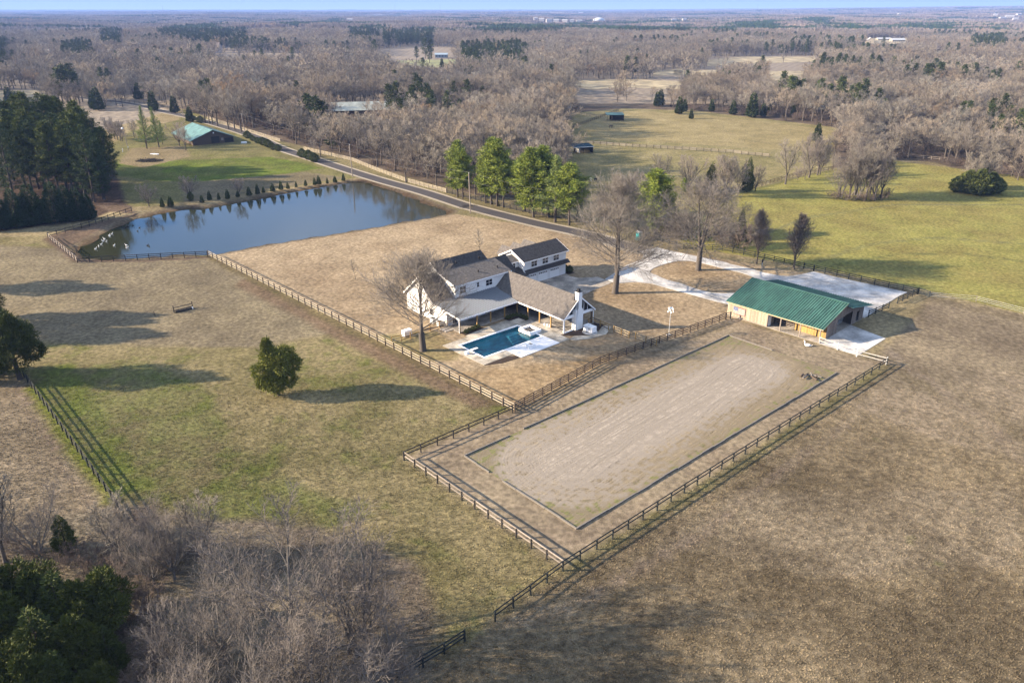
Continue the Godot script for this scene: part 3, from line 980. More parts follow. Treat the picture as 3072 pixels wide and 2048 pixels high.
func build_house() -> void:
	var o := thing("farmhouse", "white farmhouse with dark shingle roofs, metal porch roof and attached three bay garage", "house", H_O, H_ANGLE)
	var wall := func(called: String, pts: Array, off: Vector3, mat: Material = M.white) -> void:
		var m := MB.new()
		m.prism(P(pts), off)
		obj(called, m.mesh(), mat, o)
	# main block: left gable wall, then a long low wall behind the porch
	wall.call("gable_wall", [3.3, 0, -8.0, 3.3, 2.75, -8.0, 3.3, 3.42, -11.7, 3.3, 7.1, -16.1, 3.3, 3.5, -20.4, 3.3, 0, -20.4], Vector3(0.2, 0, 0))
	wall.call("porch_wall", [3.5, 0, -8.02, 20.0, 0, -8.02, 20.0, 2.9, -8.02, 3.5, 2.9, -8.02], Vector3(0, 0, -0.2))
	wall.call("rear_wall", [3.5, 0, -20.4, 24.0, 0, -20.4, 24.0, 3.45, -20.4, 3.5, 3.45, -20.4], Vector3(0, 0, 0.2))
	wall.call("end_wall", [23.8, 0, -20.2, 23.8, 3.5, -20.2, 23.8, 7.05, -16.1, 23.8, 3.6, -11.8, 23.8, 0, -11.8], Vector3(0.2, 0, 0))
	# roofs of the main block
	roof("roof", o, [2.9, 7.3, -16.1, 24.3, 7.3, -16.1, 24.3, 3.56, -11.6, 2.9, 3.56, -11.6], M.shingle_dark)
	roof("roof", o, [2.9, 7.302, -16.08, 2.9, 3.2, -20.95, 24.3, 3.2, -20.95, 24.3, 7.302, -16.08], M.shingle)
	# porch roof of standing seam metal, panel by panel
	var cnt := 30
	for k in cnt:
		var a0 := lerpf(2.95, 18.3, float(k) / cnt)
		var a1 := lerpf(2.95, 18.3, float(k + 1) / cnt)
		var m := MB.new()
		m.prism(P([a0, 3.585, -11.72, a1, 3.585, -11.72, a1, 2.78, -3.8, a0, 2.78, -3.8]), Vector3(0, -0.08, 0))
		m.prism(P([a0 - 0.04, 3.70, -11.72, a0 + 0.04, 3.70, -11.72, a0 + 0.04, 2.895, -3.8, a0 - 0.04, 2.895, -3.8]), Vector3(0, -0.113, 0))
		obj("roof_panel", m.mesh(), M.metal_grey, o)
	bar("fascia", o, Vector3(2.9, 2.66, -3.78), Vector3(16.4, 2.66, -3.78), 0.06, 0.26, M.trim)
	bar("fascia", o, Vector3(2.88, 2.66, -3.8), Vector3(2.88, 3.47, -11.7), 0.07, 0.24, M.trim)
	bar("fascia", o, Vector3(2.87, 3.40, -11.6), Vector3(2.87, 7.16, -16.1), 0.07, 0.26, M.trim)
	bar("fascia", o, Vector3(2.87, 7.16, -16.1), Vector3(2.87, 3.05, -20.95), 0.07, 0.26, M.trim)
	bar("beam", o, Vector3(3.1, 2.42, -4.3), Vector3(16.9, 2.42, -4.3), 0.16, 0.26, M.trim)
	# upper storey
	wall.call("upper_wall", [7.6, 3.3, -11.0, 20.0, 3.3, -11.0, 20.0, 6.05, -11.0, 7.6, 6.05, -11.0], Vector3(0, 0, -0.2))
	wall.call("upper_wall", [7.6, 3.3, -11.2, 7.6, 6.0, -11.2, 7.6, 7.35, -15.8, 7.6, 8.65, -17.9, 7.6, 4.0, -22.0, 7.6, 3.0, -22.0, 7.6, 3.0, -15.0], Vector3(0.2, 0, 0))
	wall.call("upper_wall", [18.9, 7.0, -15.8, 18.9, 8.62, -17.9, 18.9, 5.0, -21.6, 18.9, 4.0, -20.0], Vector3(0.18, 0, 0))
	wall.call("upper_wall", [7.8, 3.0, -22.0, 18.9, 3.0, -22.0, 18.9, 4.6, -22.0, 7.8, 4.6, -22.0], Vector3(0, 0, 0.2))
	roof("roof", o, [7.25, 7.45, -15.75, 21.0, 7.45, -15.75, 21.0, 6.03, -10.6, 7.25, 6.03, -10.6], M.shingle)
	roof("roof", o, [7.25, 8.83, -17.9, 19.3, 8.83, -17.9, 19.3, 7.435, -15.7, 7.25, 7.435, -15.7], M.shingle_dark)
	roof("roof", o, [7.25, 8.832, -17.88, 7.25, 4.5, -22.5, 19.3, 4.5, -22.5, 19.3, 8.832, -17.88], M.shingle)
	bar("fascia", o, Vector3(7.22, 5.9, -10.6), Vector3(7.22, 7.32, -15.72), 0.06, 0.24, M.trim)
	bar("fascia", o, Vector3(7.22, 7.32, -15.72), Vector3(7.22, 8.7, -17.9), 0.06, 0.24, M.trim)
	bar("fascia", o, Vector3(7.22, 8.7, -17.9), Vector3(7.22, 4.37, -22.5), 0.06, 0.24, M.trim)
	bar("fascia", o, Vector3(7.25, 5.90, -10.58), Vector3(21.0, 5.90, -10.58), 0.06, 0.2, M.trim)
	window(o, Vector3(9.3, 4.78, -10.98), 1.45, 1.4, 2, 2, Vector3(0, 0, 1))
	window(o, Vector3(12.9, 4.98, -10.98), 0.6, 0.85, 1, 2, Vector3(0, 0, 1))
	window(o, Vector3(15.6, 4.78, -10.98), 1.55, 1.15, 2, 2, Vector3(0, 0, 1))
	for q in [[12.2, 7.95], [17.6, 7.8], [14.5, 6.62], [19.0, 6.55]]:
		boxpart("roof_vent", o, Vector3(q[0], q[1] + 0.15, -17.9 + (8.83 - q[1]) * 1.55 if q[1] > 7.5 else -15.75 + (7.45 - q[1]) * 3.63), Vector3(0.22, 0.5, 0.22), M.dark)
	# porch posts, gutter and wall openings
	for q in [[3.3, -4.3], [7.4, -4.55], [10.4, -4.4], [13.7, -4.35]]:
		boxpart("post", o, Vector3(q[0], 1.3, q[1]), Vector3(0.2, 2.4, 0.2), M.wood_gold)
	boxpart("downspout", o, Vector3(3.12, 1.3, -4.2), Vector3(0.1, 2.6, 0.1), M.trim)
	for q in [[5.0, 1.15, 0.95, 2.1], [9.3, 1.5, 1.6, 1.3], [13.0, 1.15, 1.9, 2.1], [17.4, 1.15, 1.9, 2.1]]:
		window(o, Vector3(q[0], q[1] + 0.1, -8.0), q[2], q[3], 2, 1, Vector3(0, 0, 1))
	window(o, Vector3(3.28, 1.6, -12.5), 1.0, 1.3, 1, 2, Vector3(-1, 0, 0))
	# pavilion with its chimney gable
	roof("roof", o, [20.3, 6.1, 8.3, 20.3, 6.1, -15.4, 16.35, 2.76, -12.0, 16.35, 2.76, 8.3], M.shingle)
	roof("roof", o, [20.3, 6.102, 8.3, 24.25, 2.76, 8.3, 24.25, 2.76, -12.0, 20.3, 6.102, -15.4], M.shingle)
	bar("fascia", o, Vector3(16.33, 2.64, 8.32), Vector3(20.3, 5.98, 8.32), 0.06, 0.2, M.trim)
	bar("fascia", o, Vector3(20.3, 5.98, 8.32), Vector3(24.27, 2.64, 8.32), 0.06, 0.2, M.trim)
	bar("fascia", o, Vector3(16.33, 2.62, -3.9), Vector3(16.33, 2.62, 8.3), 0.06, 0.22, M.trim)
	bar("fascia", o, Vector3(24.27, 2.62, -8.0), Vector3(24.27, 2.62, 8.3), 0.06, 0.22, M.trim)
	for q in [-4.3, -1.3, 1.75, 4.65, 7.85]:
		boxpart("post", o, Vector3(16.75, 1.3, q), Vector3(0.2, 2.4, 0.2), M.wood_gold if q < 7.0 else M.trim)
		boxpart("post", o, Vector3(23.75, 1.3, q), Vector3(0.2, 2.4, 0.2), M.wood_brown)
	bar("beam", o, Vector3(16.75, 2.42, -4.3), Vector3(16.75, 2.42, 7.95), 0.16, 0.26, M.trim)
	bar("beam", o, Vector3(23.75, 2.42, -8.0), Vector3(23.75, 2.42, 7.95), 0.16, 0.26, M.trim)
	bar("beam", o, Vector3(16.6, 2.72, 7.92), Vector3(23.95, 2.72, 7.92), 0.18, 0.5, M.trim)
	for q in [17.9, 18.9, 21.6, 22.6]:
		boxpart("mullion", o, Vector3(q, (2.95 + 5.95 - absf(q - 20.3) * 0.85) * 0.5, 7.9), Vector3(0.07, 3.0 - absf(q - 20.3) * 0.85, 0.07), M.trim)
	wall.call("gable_screen", [17.0, 2.95, 7.8, 23.6, 2.95, 7.8, 20.3, 5.75, 7.8], Vector3(0, 0, 0.03), M.dark)
	for q in [0.55, 1.05, 1.55]:
		bar("screen_rail", o, Vector3(16.75, q, 4.75), Vector3(16.75, q, 7.8), 0.05, 0.05, M.dark)
		bar("screen_rail", o, Vector3(16.85, q, 7.85), Vector3(19.1, q, 7.85), 0.05, 0.05, M.dark)
	wall.call("pavilion_wall", [23.6, 0.1, -8.0, 23.6, 2.6, -8.0, 23.6, 2.6, -1.3, 23.6, 0.1, -1.3], Vector3(0.12, 0, 0))
	wall.call("pavilion_wall", [16.8, 0.1, -7.6, 23.6, 0.1, -7.6, 23.6, 2.7, -7.6, 16.8, 2.7, -7.6], Vector3(0, 0, -0.15), M.wood_brown)
	boxpart("curb", o, Vector3(17.95, 0.12, 8.02), Vector3(2.3, 0.2, 0.2), M.trim)
	var ch := MB.new()
	ch.prism(P([19.05, -0.1, 8.5, 20.87, -0.1, 8.5, 20.87, 3.6, 8.5, 20.47, 4.05, 8.5, 20.47, 7.0, 8.5, 19.6, 7.0, 8.5, 19.6, 4.05, 8.5, 19.05, 3.6, 8.5]), Vector3(0, 0, -0.95))
	obj("chimney", ch.mesh(), M.white, o)
	boxpart("chimney_cap", o, Vector3(20.03, 7.03, 8.02), Vector3(0.98, 0.08, 1.05), M.dark)
	boxpart("flue", o, Vector3(20.1, 7.3, 7.95), Vector3(0.42, 0.42, 0.42), M.dark)
	boxpart("downspout", o, Vector3(24.0, 1.35, 8.1), Vector3(0.1, 2.6, 0.1), M.trim)
	boxpart("downspout", o, Vector3(16.5, 1.3, 8.05), Vector3(0.1, 2.5, 0.1), M.trim)
	# link between house and garage
	wall.call("link_wall", [23.9, 0, -14.0, 28.4, 0, -14.0, 28.4, 2.7, -14.0, 23.9, 2.7, -14.0], Vector3(0, 0, -0.2))
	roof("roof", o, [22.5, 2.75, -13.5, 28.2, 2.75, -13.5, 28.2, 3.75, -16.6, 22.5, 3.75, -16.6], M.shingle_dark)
	wall.call("link_wall", [26.2, 3.5, -16.6, 28.4, 3.5, -16.6, 28.4, 4.95, -16.6, 26.2, 4.95, -16.6], Vector3(0, 0, -0.2))
	wall.call("link_wall", [26.2, 3.0, -16.8, 26.2, 4.9, -16.8, 26.2, 5.7, -18.5, 26.2, 4.0, -21.0, 26.2, 3.0, -21.0], Vector3(0.2, 0, 0))
	roof("roof", o, [25.8, 5.05, -16.3, 28.6, 5.05, -16.3, 28.6, 5.95, -18.6, 25.8, 5.95, -18.6], M.shingle)
	roof("roof", o, [25.8, 5.952, -18.58, 28.6, 5.952, -18.58, 28.6, 4.4, -21.5, 25.8, 4.4, -21.5], M.shingle)
	bar("fascia", o, Vector3(25.8, 4.95, -16.28), Vector3(28.0, 4.95, -16.28), 0.05, 0.18, M.trim)
	window(o, Vector3(26.9, 4.25, -16.58), 0.7, 1.15, 1, 2, Vector3(0, 0, 1))
	# garage
	wall.call("garage_wall", [28.2, 0, -14.9, 40.2, 0, -14.9, 40.2, 5.1, -14.9, 28.2, 5.1, -14.9], Vector3(0, 0, -0.2))
	wall.call("garage_wall", [28.2, 0, -15.1, 28.2, 5.05, -15.1, 28.2, 6.78, -18.4, 28.2, 5.05, -21.7, 28.2, 0, -21.7], Vector3(0.2, 0, 0))
	wall.call("garage_wall", [40.0, 0, -15.1, 40.0, 5.05, -15.1, 40.0, 6.78, -18.4, 40.0, 5.05, -21.7, 40.0, 0, -21.7], Vector3(0.2, 0, 0))
	wall.call("garage_wall", [28.4, 0, -21.7, 40.0, 0, -21.7, 40.0, 5.0, -21.7, 28.4, 5.0, -21.7], Vector3(0, 0, 0.2))
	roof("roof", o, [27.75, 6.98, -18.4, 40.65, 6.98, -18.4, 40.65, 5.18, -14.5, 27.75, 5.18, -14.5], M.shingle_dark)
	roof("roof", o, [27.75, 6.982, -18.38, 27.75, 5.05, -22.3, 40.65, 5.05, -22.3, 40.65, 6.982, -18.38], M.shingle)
	for s in [27.72, 40.68]:
		bar("fascia", o, Vector3(s, 5.06, -14.5), Vector3(s, 6.86, -18.4), 0.06, 0.24, M.trim)
		bar("fascia", o, Vector3(s, 6.86, -18.4), Vector3(s, 4.93, -22.3), 0.06, 0.24, M.trim)
	bar("fascia", o, Vector3(27.75, 5.06, -14.47), Vector3(40.65, 5.06, -14.47), 0.05, 0.2, M.trim)
	for q in [29.5, 32.6, 35.7]:   # little gables over the far side
		roof("dormer_roof", o, [q, 6.7, -19.4, q, 6.75, -23.2, q - 1.5, 5.2, -23.2, q - 1.5, 5.2, -21.0], M.shingle)
		roof("dormer_roof", o, [q, 6.702, -19.4, q + 1.5, 5.2, -21.0, q + 1.5, 5.2, -23.2, q, 6.752, -23.2], M.shingle)
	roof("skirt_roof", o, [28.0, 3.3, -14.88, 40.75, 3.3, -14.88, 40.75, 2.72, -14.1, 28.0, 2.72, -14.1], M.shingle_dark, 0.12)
	bar("rake_board", o, Vector3(27.95, 5.0, -16.2), Vector3(27.95, 2.6, -14.1), 0.06, 0.3, M.trim)
	for q in [30.9, 34.05, 37.2]:
		window(o, Vector3(q, 4.3, -14.88), 1.6, 1.3, 2, 2, Vector3(0, 0, 1))
	for q in [30.26, 33.5, 36.85]:
		var d := boxpart("garage_door", o, Vector3(q, 1.12, -14.87), Vector3(2.62, 2.2, 0.05), M.trim)
		for k in 5:
			var p := MeshInstance3D.new()
			p.name = "pane" if k == 0 else "pane_%03d" % k
			p.mesh = unit_box
			p.material_override = M.glass
			d.add_child(p, true)
			p.transform = d.transform.affine_inverse() * Transform3D(Basis.from_scale(Vector3(0.34, 0.24, 0.04)), Vector3(q - 1.0 + k * 0.5, 1.78, -14.84))
		for k in 3:
			var p := MeshInstance3D.new()
			p.name = "groove" if k == 0 else "groove_%03d" % k
			p.mesh = unit_box
			p.material_override = M.white
			d.add_child(p, true)
			p.transform = d.transform.affine_inverse() * Transform3D(Basis.from_scale(Vector3(2.56, 0.03, 0.03)), Vector3(q, 0.5 + k * 0.53, -14.85))
	build_pool()


func build_pool() -> void:
	var o := thing("swimming_pool", "long blue swimming pool with white coping, underwater steps and dark water", "pool", H_O, H_ANGLE)
	var plaster := grained(0.012, 0.20, 0.30, M.coarse, 0.2, 0.8)
	var shell := MB.new()
	shell.span(Vector3(-0.1, -2.4, -0.1), Vector3(13.0, -2.2, 6.4))
	shell.span(Vector3(-0.1, -2.2, -0.12), Vector3(13.0, -0.02, 0.0))
	shell.span(Vector3(-0.1, -2.2, 6.3), Vector3(13.0, -0.02, 6.42))
	shell.span(Vector3(-0.12, -2.2, 0.0), Vector3(0.0, -0.02, 6.3))
	shell.span(Vector3(12.9, -2.2, 0.0), Vector3(13.02, -0.02, 6.3))
	obj("shell", shell.mesh(), plaster, o)
	for k in 4:
		boxpart("step", o, Vector3(10.6, -0.55 - k * 0.35, 1.4 + k * 0.35), Vector3(2.6, 0.3, 0.9), plaster)
	boxpart("ledge", o, Vector3(12.2, -0.75, 3.4), Vector3(1.3, 0.5, 2.6), plaster)
	for q in [[Vector3(6.45, 0.0, -0.15), Vector3(13.5, 0.16, 0.3)], [Vector3(6.45, 0.0, 6.45), Vector3(13.5, 0.16, 0.3)], [Vector3(-0.15, 0.0, 3.15), Vector3(0.3, 0.16, 6.0)], [Vector3(13.05, 0.0, 3.15), Vector3(0.3, 0.16, 6.0)]]:
		boxpart("coping", o, q[0], q[1], M.trim)
	var water := plain(0.002, 0.07, 0.12, 0.05, 0.25)
	water.transparency = BaseMaterial3D.TRANSPARENCY_ALPHA
	water.albedo_color.a = 0.30
	var wm := MB.new()
	wm.poly(P([0, -0.10, 6.3, 12.9, -0.10, 6.3, 12.9, -0.10, 0, 0, -0.10, 0]))
	obj("water", wm.mesh(), water, o)
	var sp := thing("hot_tub", "raised square white hot tub spilling into the far corner of the pool", "hot tub", hpt(12.9, 3.4), H_ANGLE)
	for q in [[0.0, -1.35, 2.6, 0.36], [0.0, 1.27, 2.6, 0.36]]:
		boxpart("wall", sp, Vector3(q[0], 0.25, q[1]), Vector3(q[2], 0.62, q[3]), M.trim)
	for q in [-1.12, 1.12]:
		boxpart("wall", sp, Vector3(q, 0.24, -0.04), Vector3(0.36, 0.60 if q > 0 else 0.56, 2.26), M.trim)
	boxpart("spillway", sp, Vector3(-1.14, 0.53, 0.1), Vector3(0.42, 0.03, 0.9), M.concrete_old)
	boxpart("seat", sp, Vector3(0.0, 0.15, -0.04), Vector3(1.9, 0.1, 2.26), M.dark)
	for k in 3:
		boxpart("bench_slat", sp, Vector3(-0.1, 0.24, -0.5 + k * 0.5), Vector3(1.3, 0.05, 0.1), M.concrete_old)
	var ft := thing("fire_table", "low square white fire table on the white patio slab beside the pool", "fire table", hpt(8.35, 8.4), H_ANGLE)
	boxpart("body", ft, Vector3(0, 0.32, 0), Vector3(1.12, 0.52, 1.12), M.trim)
	for q in [[0, 0.5, 1.2, 0.2], [0, -0.5, 1.2, 0.2]]:
		boxpart("rim", ft, Vector3(q[0], 0.61, q[1]), Vector3(q[2], 0.08, q[3]), M.trim)
	for q in [-0.45, 0.45]:
		boxpart("rim", ft, Vector3(q, 0.61, 0), Vector3(0.3, 0.078, 0.8), M.trim)
	boxpart("burner", ft, Vector3(0, 0.59, 0), Vector3(0.6, 0.03, 0.78), M.concrete_old)
	var db := thing("diving_board", "white diving board reaching over the near end of the pool", "diving board", hpt(-1.2, 3.5), H_ANGLE)
	boxpart("board", db, Vector3(0.75, 0.5, 0), Vector3(2.7, 0.06, 0.45), M.trim)
	boxpart("stand", db, Vector3(-0.1, 0.27, 0), Vector3(0.5, 0.42, 0.42), M.trim)
	boxpart("base", db, Vector3(-0.1, 0.09, 0), Vector3(0.9, 0.06, 0.6), M.steel)
	var gp := thing("generator", "white boxed standby generator on a round pad beside the chimney", "generator", hpt(20.5, 10.6), H_ANGLE)
	var pad := MB.new()
	pad.rod(Vector3(0, -0.02, 0), Vector3(0, 0.13, 0), 1.35, 20)
	obj("pad", pad.mesh(), M.concrete_new, gp)
	boxpart("base", gp, Vector3(0, 0.19, 0), Vector3(1.12, 0.12, 1.95), M.dark)
	boxpart("housing", gp, Vector3(0, 0.73, 0), Vector3(1.18, 0.96, 2.02), M.trim)
	boxpart("lid", gp, Vector3(0, 1.235, 0), Vector3(1.26, 0.05, 2.1), M.white)
	boxpart("vent", gp, Vector3(-0.6, 0.85, 0.4), Vector3(0.03, 0.4, 0.6), M.steel)
	boxpart("panel", gp, Vector3(0.0, 1.265, -0.3), Vector3(0.35, 0.01, 0.4), M.steel)
	for k in 2:
		var ac := thing("heat_pump", ["grey air conditioner unit against the white gable wall, nearer the porch", "grey air conditioner unit against the white gable wall, farther from the porch"][k], "air conditioner", hpt(2.6, -9.3 - k * 1.9), H_ANGLE, "air conditioners by the gable wall")
		boxpart("cabinet", ac, Vector3(0, 0.48, 0), Vector3(0.85, 0.85, 0.85), M.steel)
		boxpart("pad", ac, Vector3(0, 0.04, 0), Vector3(1.1, 0.1, 1.1), M.concrete_old)
		var fan := MB.new()
		fan.rod(Vector3(0, 0.9, 0), Vector3(0, 0.94, 0), 0.36, 14)
		obj("fan_grille", fan.mesh(), M.dark, ac)
	var tk := thing("white_tank", "white box standing on the lawn behind the bare tree near the gable", "utility box", hpt(-4.2, -9.6), H_ANGLE)
	boxpart("cabinet", tk, Vector3(0, 0.55, 0), Vector3(1.6, 1.0, 0.9), M.trim)
	boxpart("pad", tk, Vector3(0, 0.03, 0), Vector3(2.0, 0.1, 1.3), M.concrete_old)


# ---------------------------------------------------------------- barns and far buildings

func build_barn() -> void:
	var o := thing("horse_barn", "board sided barn with green ribbed metal roof beside the riding arena", "barn", B_O, B_ANGLE)
	# axes: x across (q), z along (p); eave at the front is x = -2.2
	boxpart("floor", o, Vector3(5.8, 0.0, -9.0), Vector3(16.6, 0.16, 18.0), M.concrete_old)
	var cnt := 40
	var greens: Array = [M.metal_green, grained(0.056, 0.154, 0.122, M.coarse, 0.07, 0.55), grained(0.070, 0.172, 0.136, M.coarse, 0.06, 0.5), grained(0.060, 0.160, 0.126, M.coarse, 0.09, 0.6)]
	for k in cnt:   # roof panels, each with its rib
		var z0 := lerpf(-18.3, 0.45, float(k) / cnt)
		var z1 := lerpf(-18.3, 0.45, float(k + 1) / cnt)
		var m := MB.new()
		m.prism(P([-2.5, 2.62, z0, 5.9, 5.14, z0, 5.9, 5.14, z1, -2.5, 2.62, z1]), Vector3(0, -0.05, 0))
		m.prism(P([-2.5, 2.73, z0 - 0.06, 5.9, 5.25, z0 - 0.06, 5.9, 5.25, z0 + 0.06, -2.5, 2.73, z0 + 0.06]), Vector3(0, -0.108, 0))
		obj("roof_panel", m.mesh(), greens[rng.randi() % 4], o)
		var f := MB.new()
		var e0 := z0 + 0.9
		var e1 := z1 + 0.9
		f.prism(P([5.8, 4.62, e0, 5.8, 4.62, e1, 14.7, 2.90, e1, 14.7, 2.90, e0]), Vector3(0, -0.05, 0))
		f.prism(P([5.8, 4.73, e0 - 0.06, 5.8, 4.73, e0 + 0.06, 14.7, 3.01, e0 + 0.06, 14.7, 3.01, e0 - 0.06]), Vector3(0, -0.108, 0))
		obj("roof_panel", f.mesh(), greens[rng.randi() % 4], o)
	bar("ridge_cap", o, Vector3(5.9, 5.2, -18.35), Vector3(5.9, 5.2, 0.5), 0.4, 0.06, M.metal_green)
	bar("fascia", o, Vector3(-2.47, 2.5, -18.3), Vector3(-2.47, 2.5, 0.4), 0.05, 0.16, M.wood_new)
	bar("fascia", o, Vector3(-2.5, 2.54, 0.42), Vector3(5.9, 5.06, 0.42), 0.05, 0.16, M.wood_brown)
	bar("fascia", o, Vector3(5.9, 4.52, 0.42), Vector3(14.7, 2.8, 0.9), 0.05, 0.16, M.wood_brown)
	var woods: Array = []
	for k in 5:
		var g := 0.85 + 0.09 * k
		woods.append(grained(0.47 * g, 0.385 * g, 0.29 * g, M.fine, 0.6, 0.85))
	var golds: Array = []
	for k in 4:
		var g := 0.8 + 0.12 * k
		golds.append(grained(0.52 * g, 0.335 * g, 0.12 * g, M.fine, 0.6, 0.85))
	var greys: Array = []
	for k in 4:
		var g := 0.8 + 0.12 * k
		greys.append(grained(0.29 * g, 0.235 * g, 0.195 * g, M.fine, 0.6, 0.9))
	var board := func(a: Vector3, w: float, h0: float, h1: float, along: Vector3, mat: Material) -> void:
		var thin := Vector3(along.z, 0, along.x).abs() * 0.03
		boxpart("board", o, a + Vector3(0, (h0 + h1) * 0.5, 0), along.abs() * (w - 0.025) + Vector3(0, h1 - h0, 0) + thin, mat)
	# front wall, closed part
	for k in 30:
		board.call(Vector3(-2.25 + rng.randf_range(-0.012, 0.012), 0, -18.0 + (k + 0.5) * 0.27), 0.27, 0.05, 2.58, Vector3(0, 0, 1), woods[rng.randi() % 5])
	for k in 9:   # end of the closed part beside the open porch
		board.call(Vector3(-2.1 + k * 0.26, 0, -9.86), 0.26, 0.05, 2.6 + k * 0.07, Vector3(1, 0, 0), woods[rng.randi() % 5])
	boxpart("door", o, Vector3(-1.6, 1.1, -9.78), Vector3(0.9, 2.1, 0.05), M.trim)
	# wall behind the porch
	for k in 25:
		if k < 4:
			continue
		board.call(Vector3(0.0 + rng.randf_range(-0.012, 0.012), 0, -6.85 + (k + 0.5) * 0.27), 0.27, 0.08, 3.2, Vector3(0, 0, 1), golds[rng.randi() % 4])
	boxpart("inner_wall", o, Vector3(0.14, 1.6, -2.9), Vector3(0.06, 3.1, 5.6), M.dark)
	for k in 6:
		boxpart("stall_rail", o, Vector3(0.2, 0.3 + k * 0.3, -7.8), Vector3(0.06, 0.1, 3.8), M.wood_grey)
	for q in [-9.85, -7.32, -3.65, -0.1]:
		boxpart("post", o, Vector3(-2.35, 1.3, q), Vector3(0.17, 2.55, 0.17), M.wood_grey)
	boxpart("beam", o, Vector3(-2.35, 2.46, -5.0), Vector3(0.12, 0.2, 9.8), M.wood_new)
	# gable end towards the pad
	for k in 54:
		var q := 0.0 + (k + 0.5) * 0.26
		var top := minf(2.55 + (q + 2.5) * 0.3, 4.5 - (q - 5.9) * 0.195 if q > 5.9 else 9.0)
		var lo := 0.05
		if q > 3.75 and q < 9.3:
			lo = 2.75
		elif q > 11.2 and q < 12.2:
			lo = 2.15
		board.call(Vector3(q, 0, 0.0 + rng.randf_range(-0.012, 0.012)), 0.26, lo, top, Vector3(1, 0, 0), greys[rng.randi() % 4])
	for k in 9:
		var q := -2.3 + (k + 0.5) * 0.26
		board.call(Vector3(q, 0, 0.0), 0.26, 2.3 if k < 8 else 0.05, 2.5 + (q + 2.5) * 0.3, Vector3(1, 0, 0), greys[rng.randi() % 4])
	boxpart("trim_board", o, Vector3(3.0, 2.72, 0.04), Vector3(6.4, 0.12, 0.03), M.wood_grey)
	for k in 5:
		boxpart("gate_bar", o, Vector3(8.0, 0.3 + k * 0.26, -1.5 + k * 0.02), Vector3(2.4, 0.06, 0.06), M.steel)
		boxpart("window_bar", o, Vector3(11.7, 0.5 + k * 0.33, 0.03), Vector3(1.0, 0.07, 0.04), M.wood_dark)
	boxpart("stall", o, Vector3(9.8, 1.4, -9.0), Vector3(0.08, 2.7, 17.6), M.wood_brown)
	boxpart("stall", o, Vector3(3.4, 1.5, -9.0), Vector3(0.08, 2.9, 17.6), M.wood_brown)
	boxpart("back_wall", o, Vector3(14.15, 1.2, -9.0), Vector3(0.08, 2.3, 17.9), M.wood_grey)
	boxpart("end_wall", o, Vector3(6.0, 1.3, -18.0), Vector3(16.3, 2.4, 0.1), M.wood_grey)
	# painted wooden flag on the wall: each stripe a slat
	var fl := thing("wooden_flag", "painted wooden flag with red and white stripes hung on the barn wall", "flag", B_O + Vector3(-2.30, 1.35, -15.55).rotated(Vector3.UP, B_ANGLE), B_ANGLE)
	var red := plain(0.24, 0.03, 0.03, 0.8)
	var blue := plain(0.07, 0.10, 0.20, 0.8)
	var cream := plain(0.50, 0.46, 0.42, 0.8)
	boxpart("backing", fl, Vector3(0.0, 0.0, 0), Vector3(0.04, 1.34, 2.4), M.wood_brown)
	for k in 13:
		boxpart("stripe", fl, Vector3(-0.04, 0.6 - k * 0.1, 0), Vector3(0.04, 0.095, 2.4), red if k % 2 == 0 else cream)
	boxpart("canton", fl, Vector3(-0.055, 0.30, -0.72), Vector3(0.05, 0.70, 0.96), blue)
	for j in 5:
		for i in 6:
			boxpart("star", fl, Vector3(-0.085, 0.56 - j * 0.13, -1.1 + i * 0.155), Vector3(0.012, 0.045, 0.045), cream)


func shed(o: Node3D, w: float, d: float, h: float, ridge: float, wall: Material, top: Material, over := 0.4) -> void:   # gabled building: ridge along x
	var m := MB.new()
	m.prism(P([-w / 2, 0, -d / 2, -w / 2, h, -d / 2, -w / 2, ridge - 0.1, 0, -w / 2, h, d / 2, -w / 2, 0, d / 2]), Vector3(0.15, 0, 0))
	m.prism(P([w / 2, 0, -d / 2, w / 2, h, -d / 2, w / 2, ridge - 0.1, 0, w / 2, h, d / 2, w / 2, 0, d / 2]), Vector3(-0.15, 0, 0))
	m.span(Vector3(-w / 2 + 0.15, 0, d / 2 - 0.15), Vector3(w / 2 - 0.15, h, d / 2))
	m.span(Vector3(-w / 2 + 0.15, 0, -d / 2), Vector3(w / 2 - 0.15, h, -d / 2 + 0.15))
	obj("wall", m.mesh(), wall, o)
	var k := (ridge - h) / (d / 2)
	var e := h - over * k + 0.1
	for s in [1.0, -1.0]:
		var r := MB.new()
		r.prism(P([-w / 2 - over, ridge + 0.1, s * 0.001, w / 2 + over, ridge + 0.1, s * 0.001, w / 2 + over, e, s * (d / 2 + over), -w / 2 - over, e, s * (d / 2 + over)]), Vector3(0, -0.12, 0))
		obj("roof", r.mesh(), top, o)


func house_far(label: String, pos: Vector2, turn: float, w: float, d: float, h: float, ridge: float, wall: Material, top: Material) -> void:
	var o := thing("farm_house", label, "house", Vector3(pos.x, height(pos.x, pos.y), pos.y), turn)
	shed(o, w, d, h, ridge, wall, top)
	for k in int(w / 3.5):
		for s in [1.0, -1.0]:
			boxpart("window", o, Vector3(-w / 2 + 1.8 + k * 3.5, h * 0.55, s * (d / 2 + 0.02)), Vector3(1.1, 1.3, 0.08), M.glass)
	for s in [1.0, -1.0]:
		boxpart("window", o, Vector3(s * (w / 2 + 0.02), h * 0.6, 0.0), Vector3(0.08, 1.3, 1.1), M.glass)


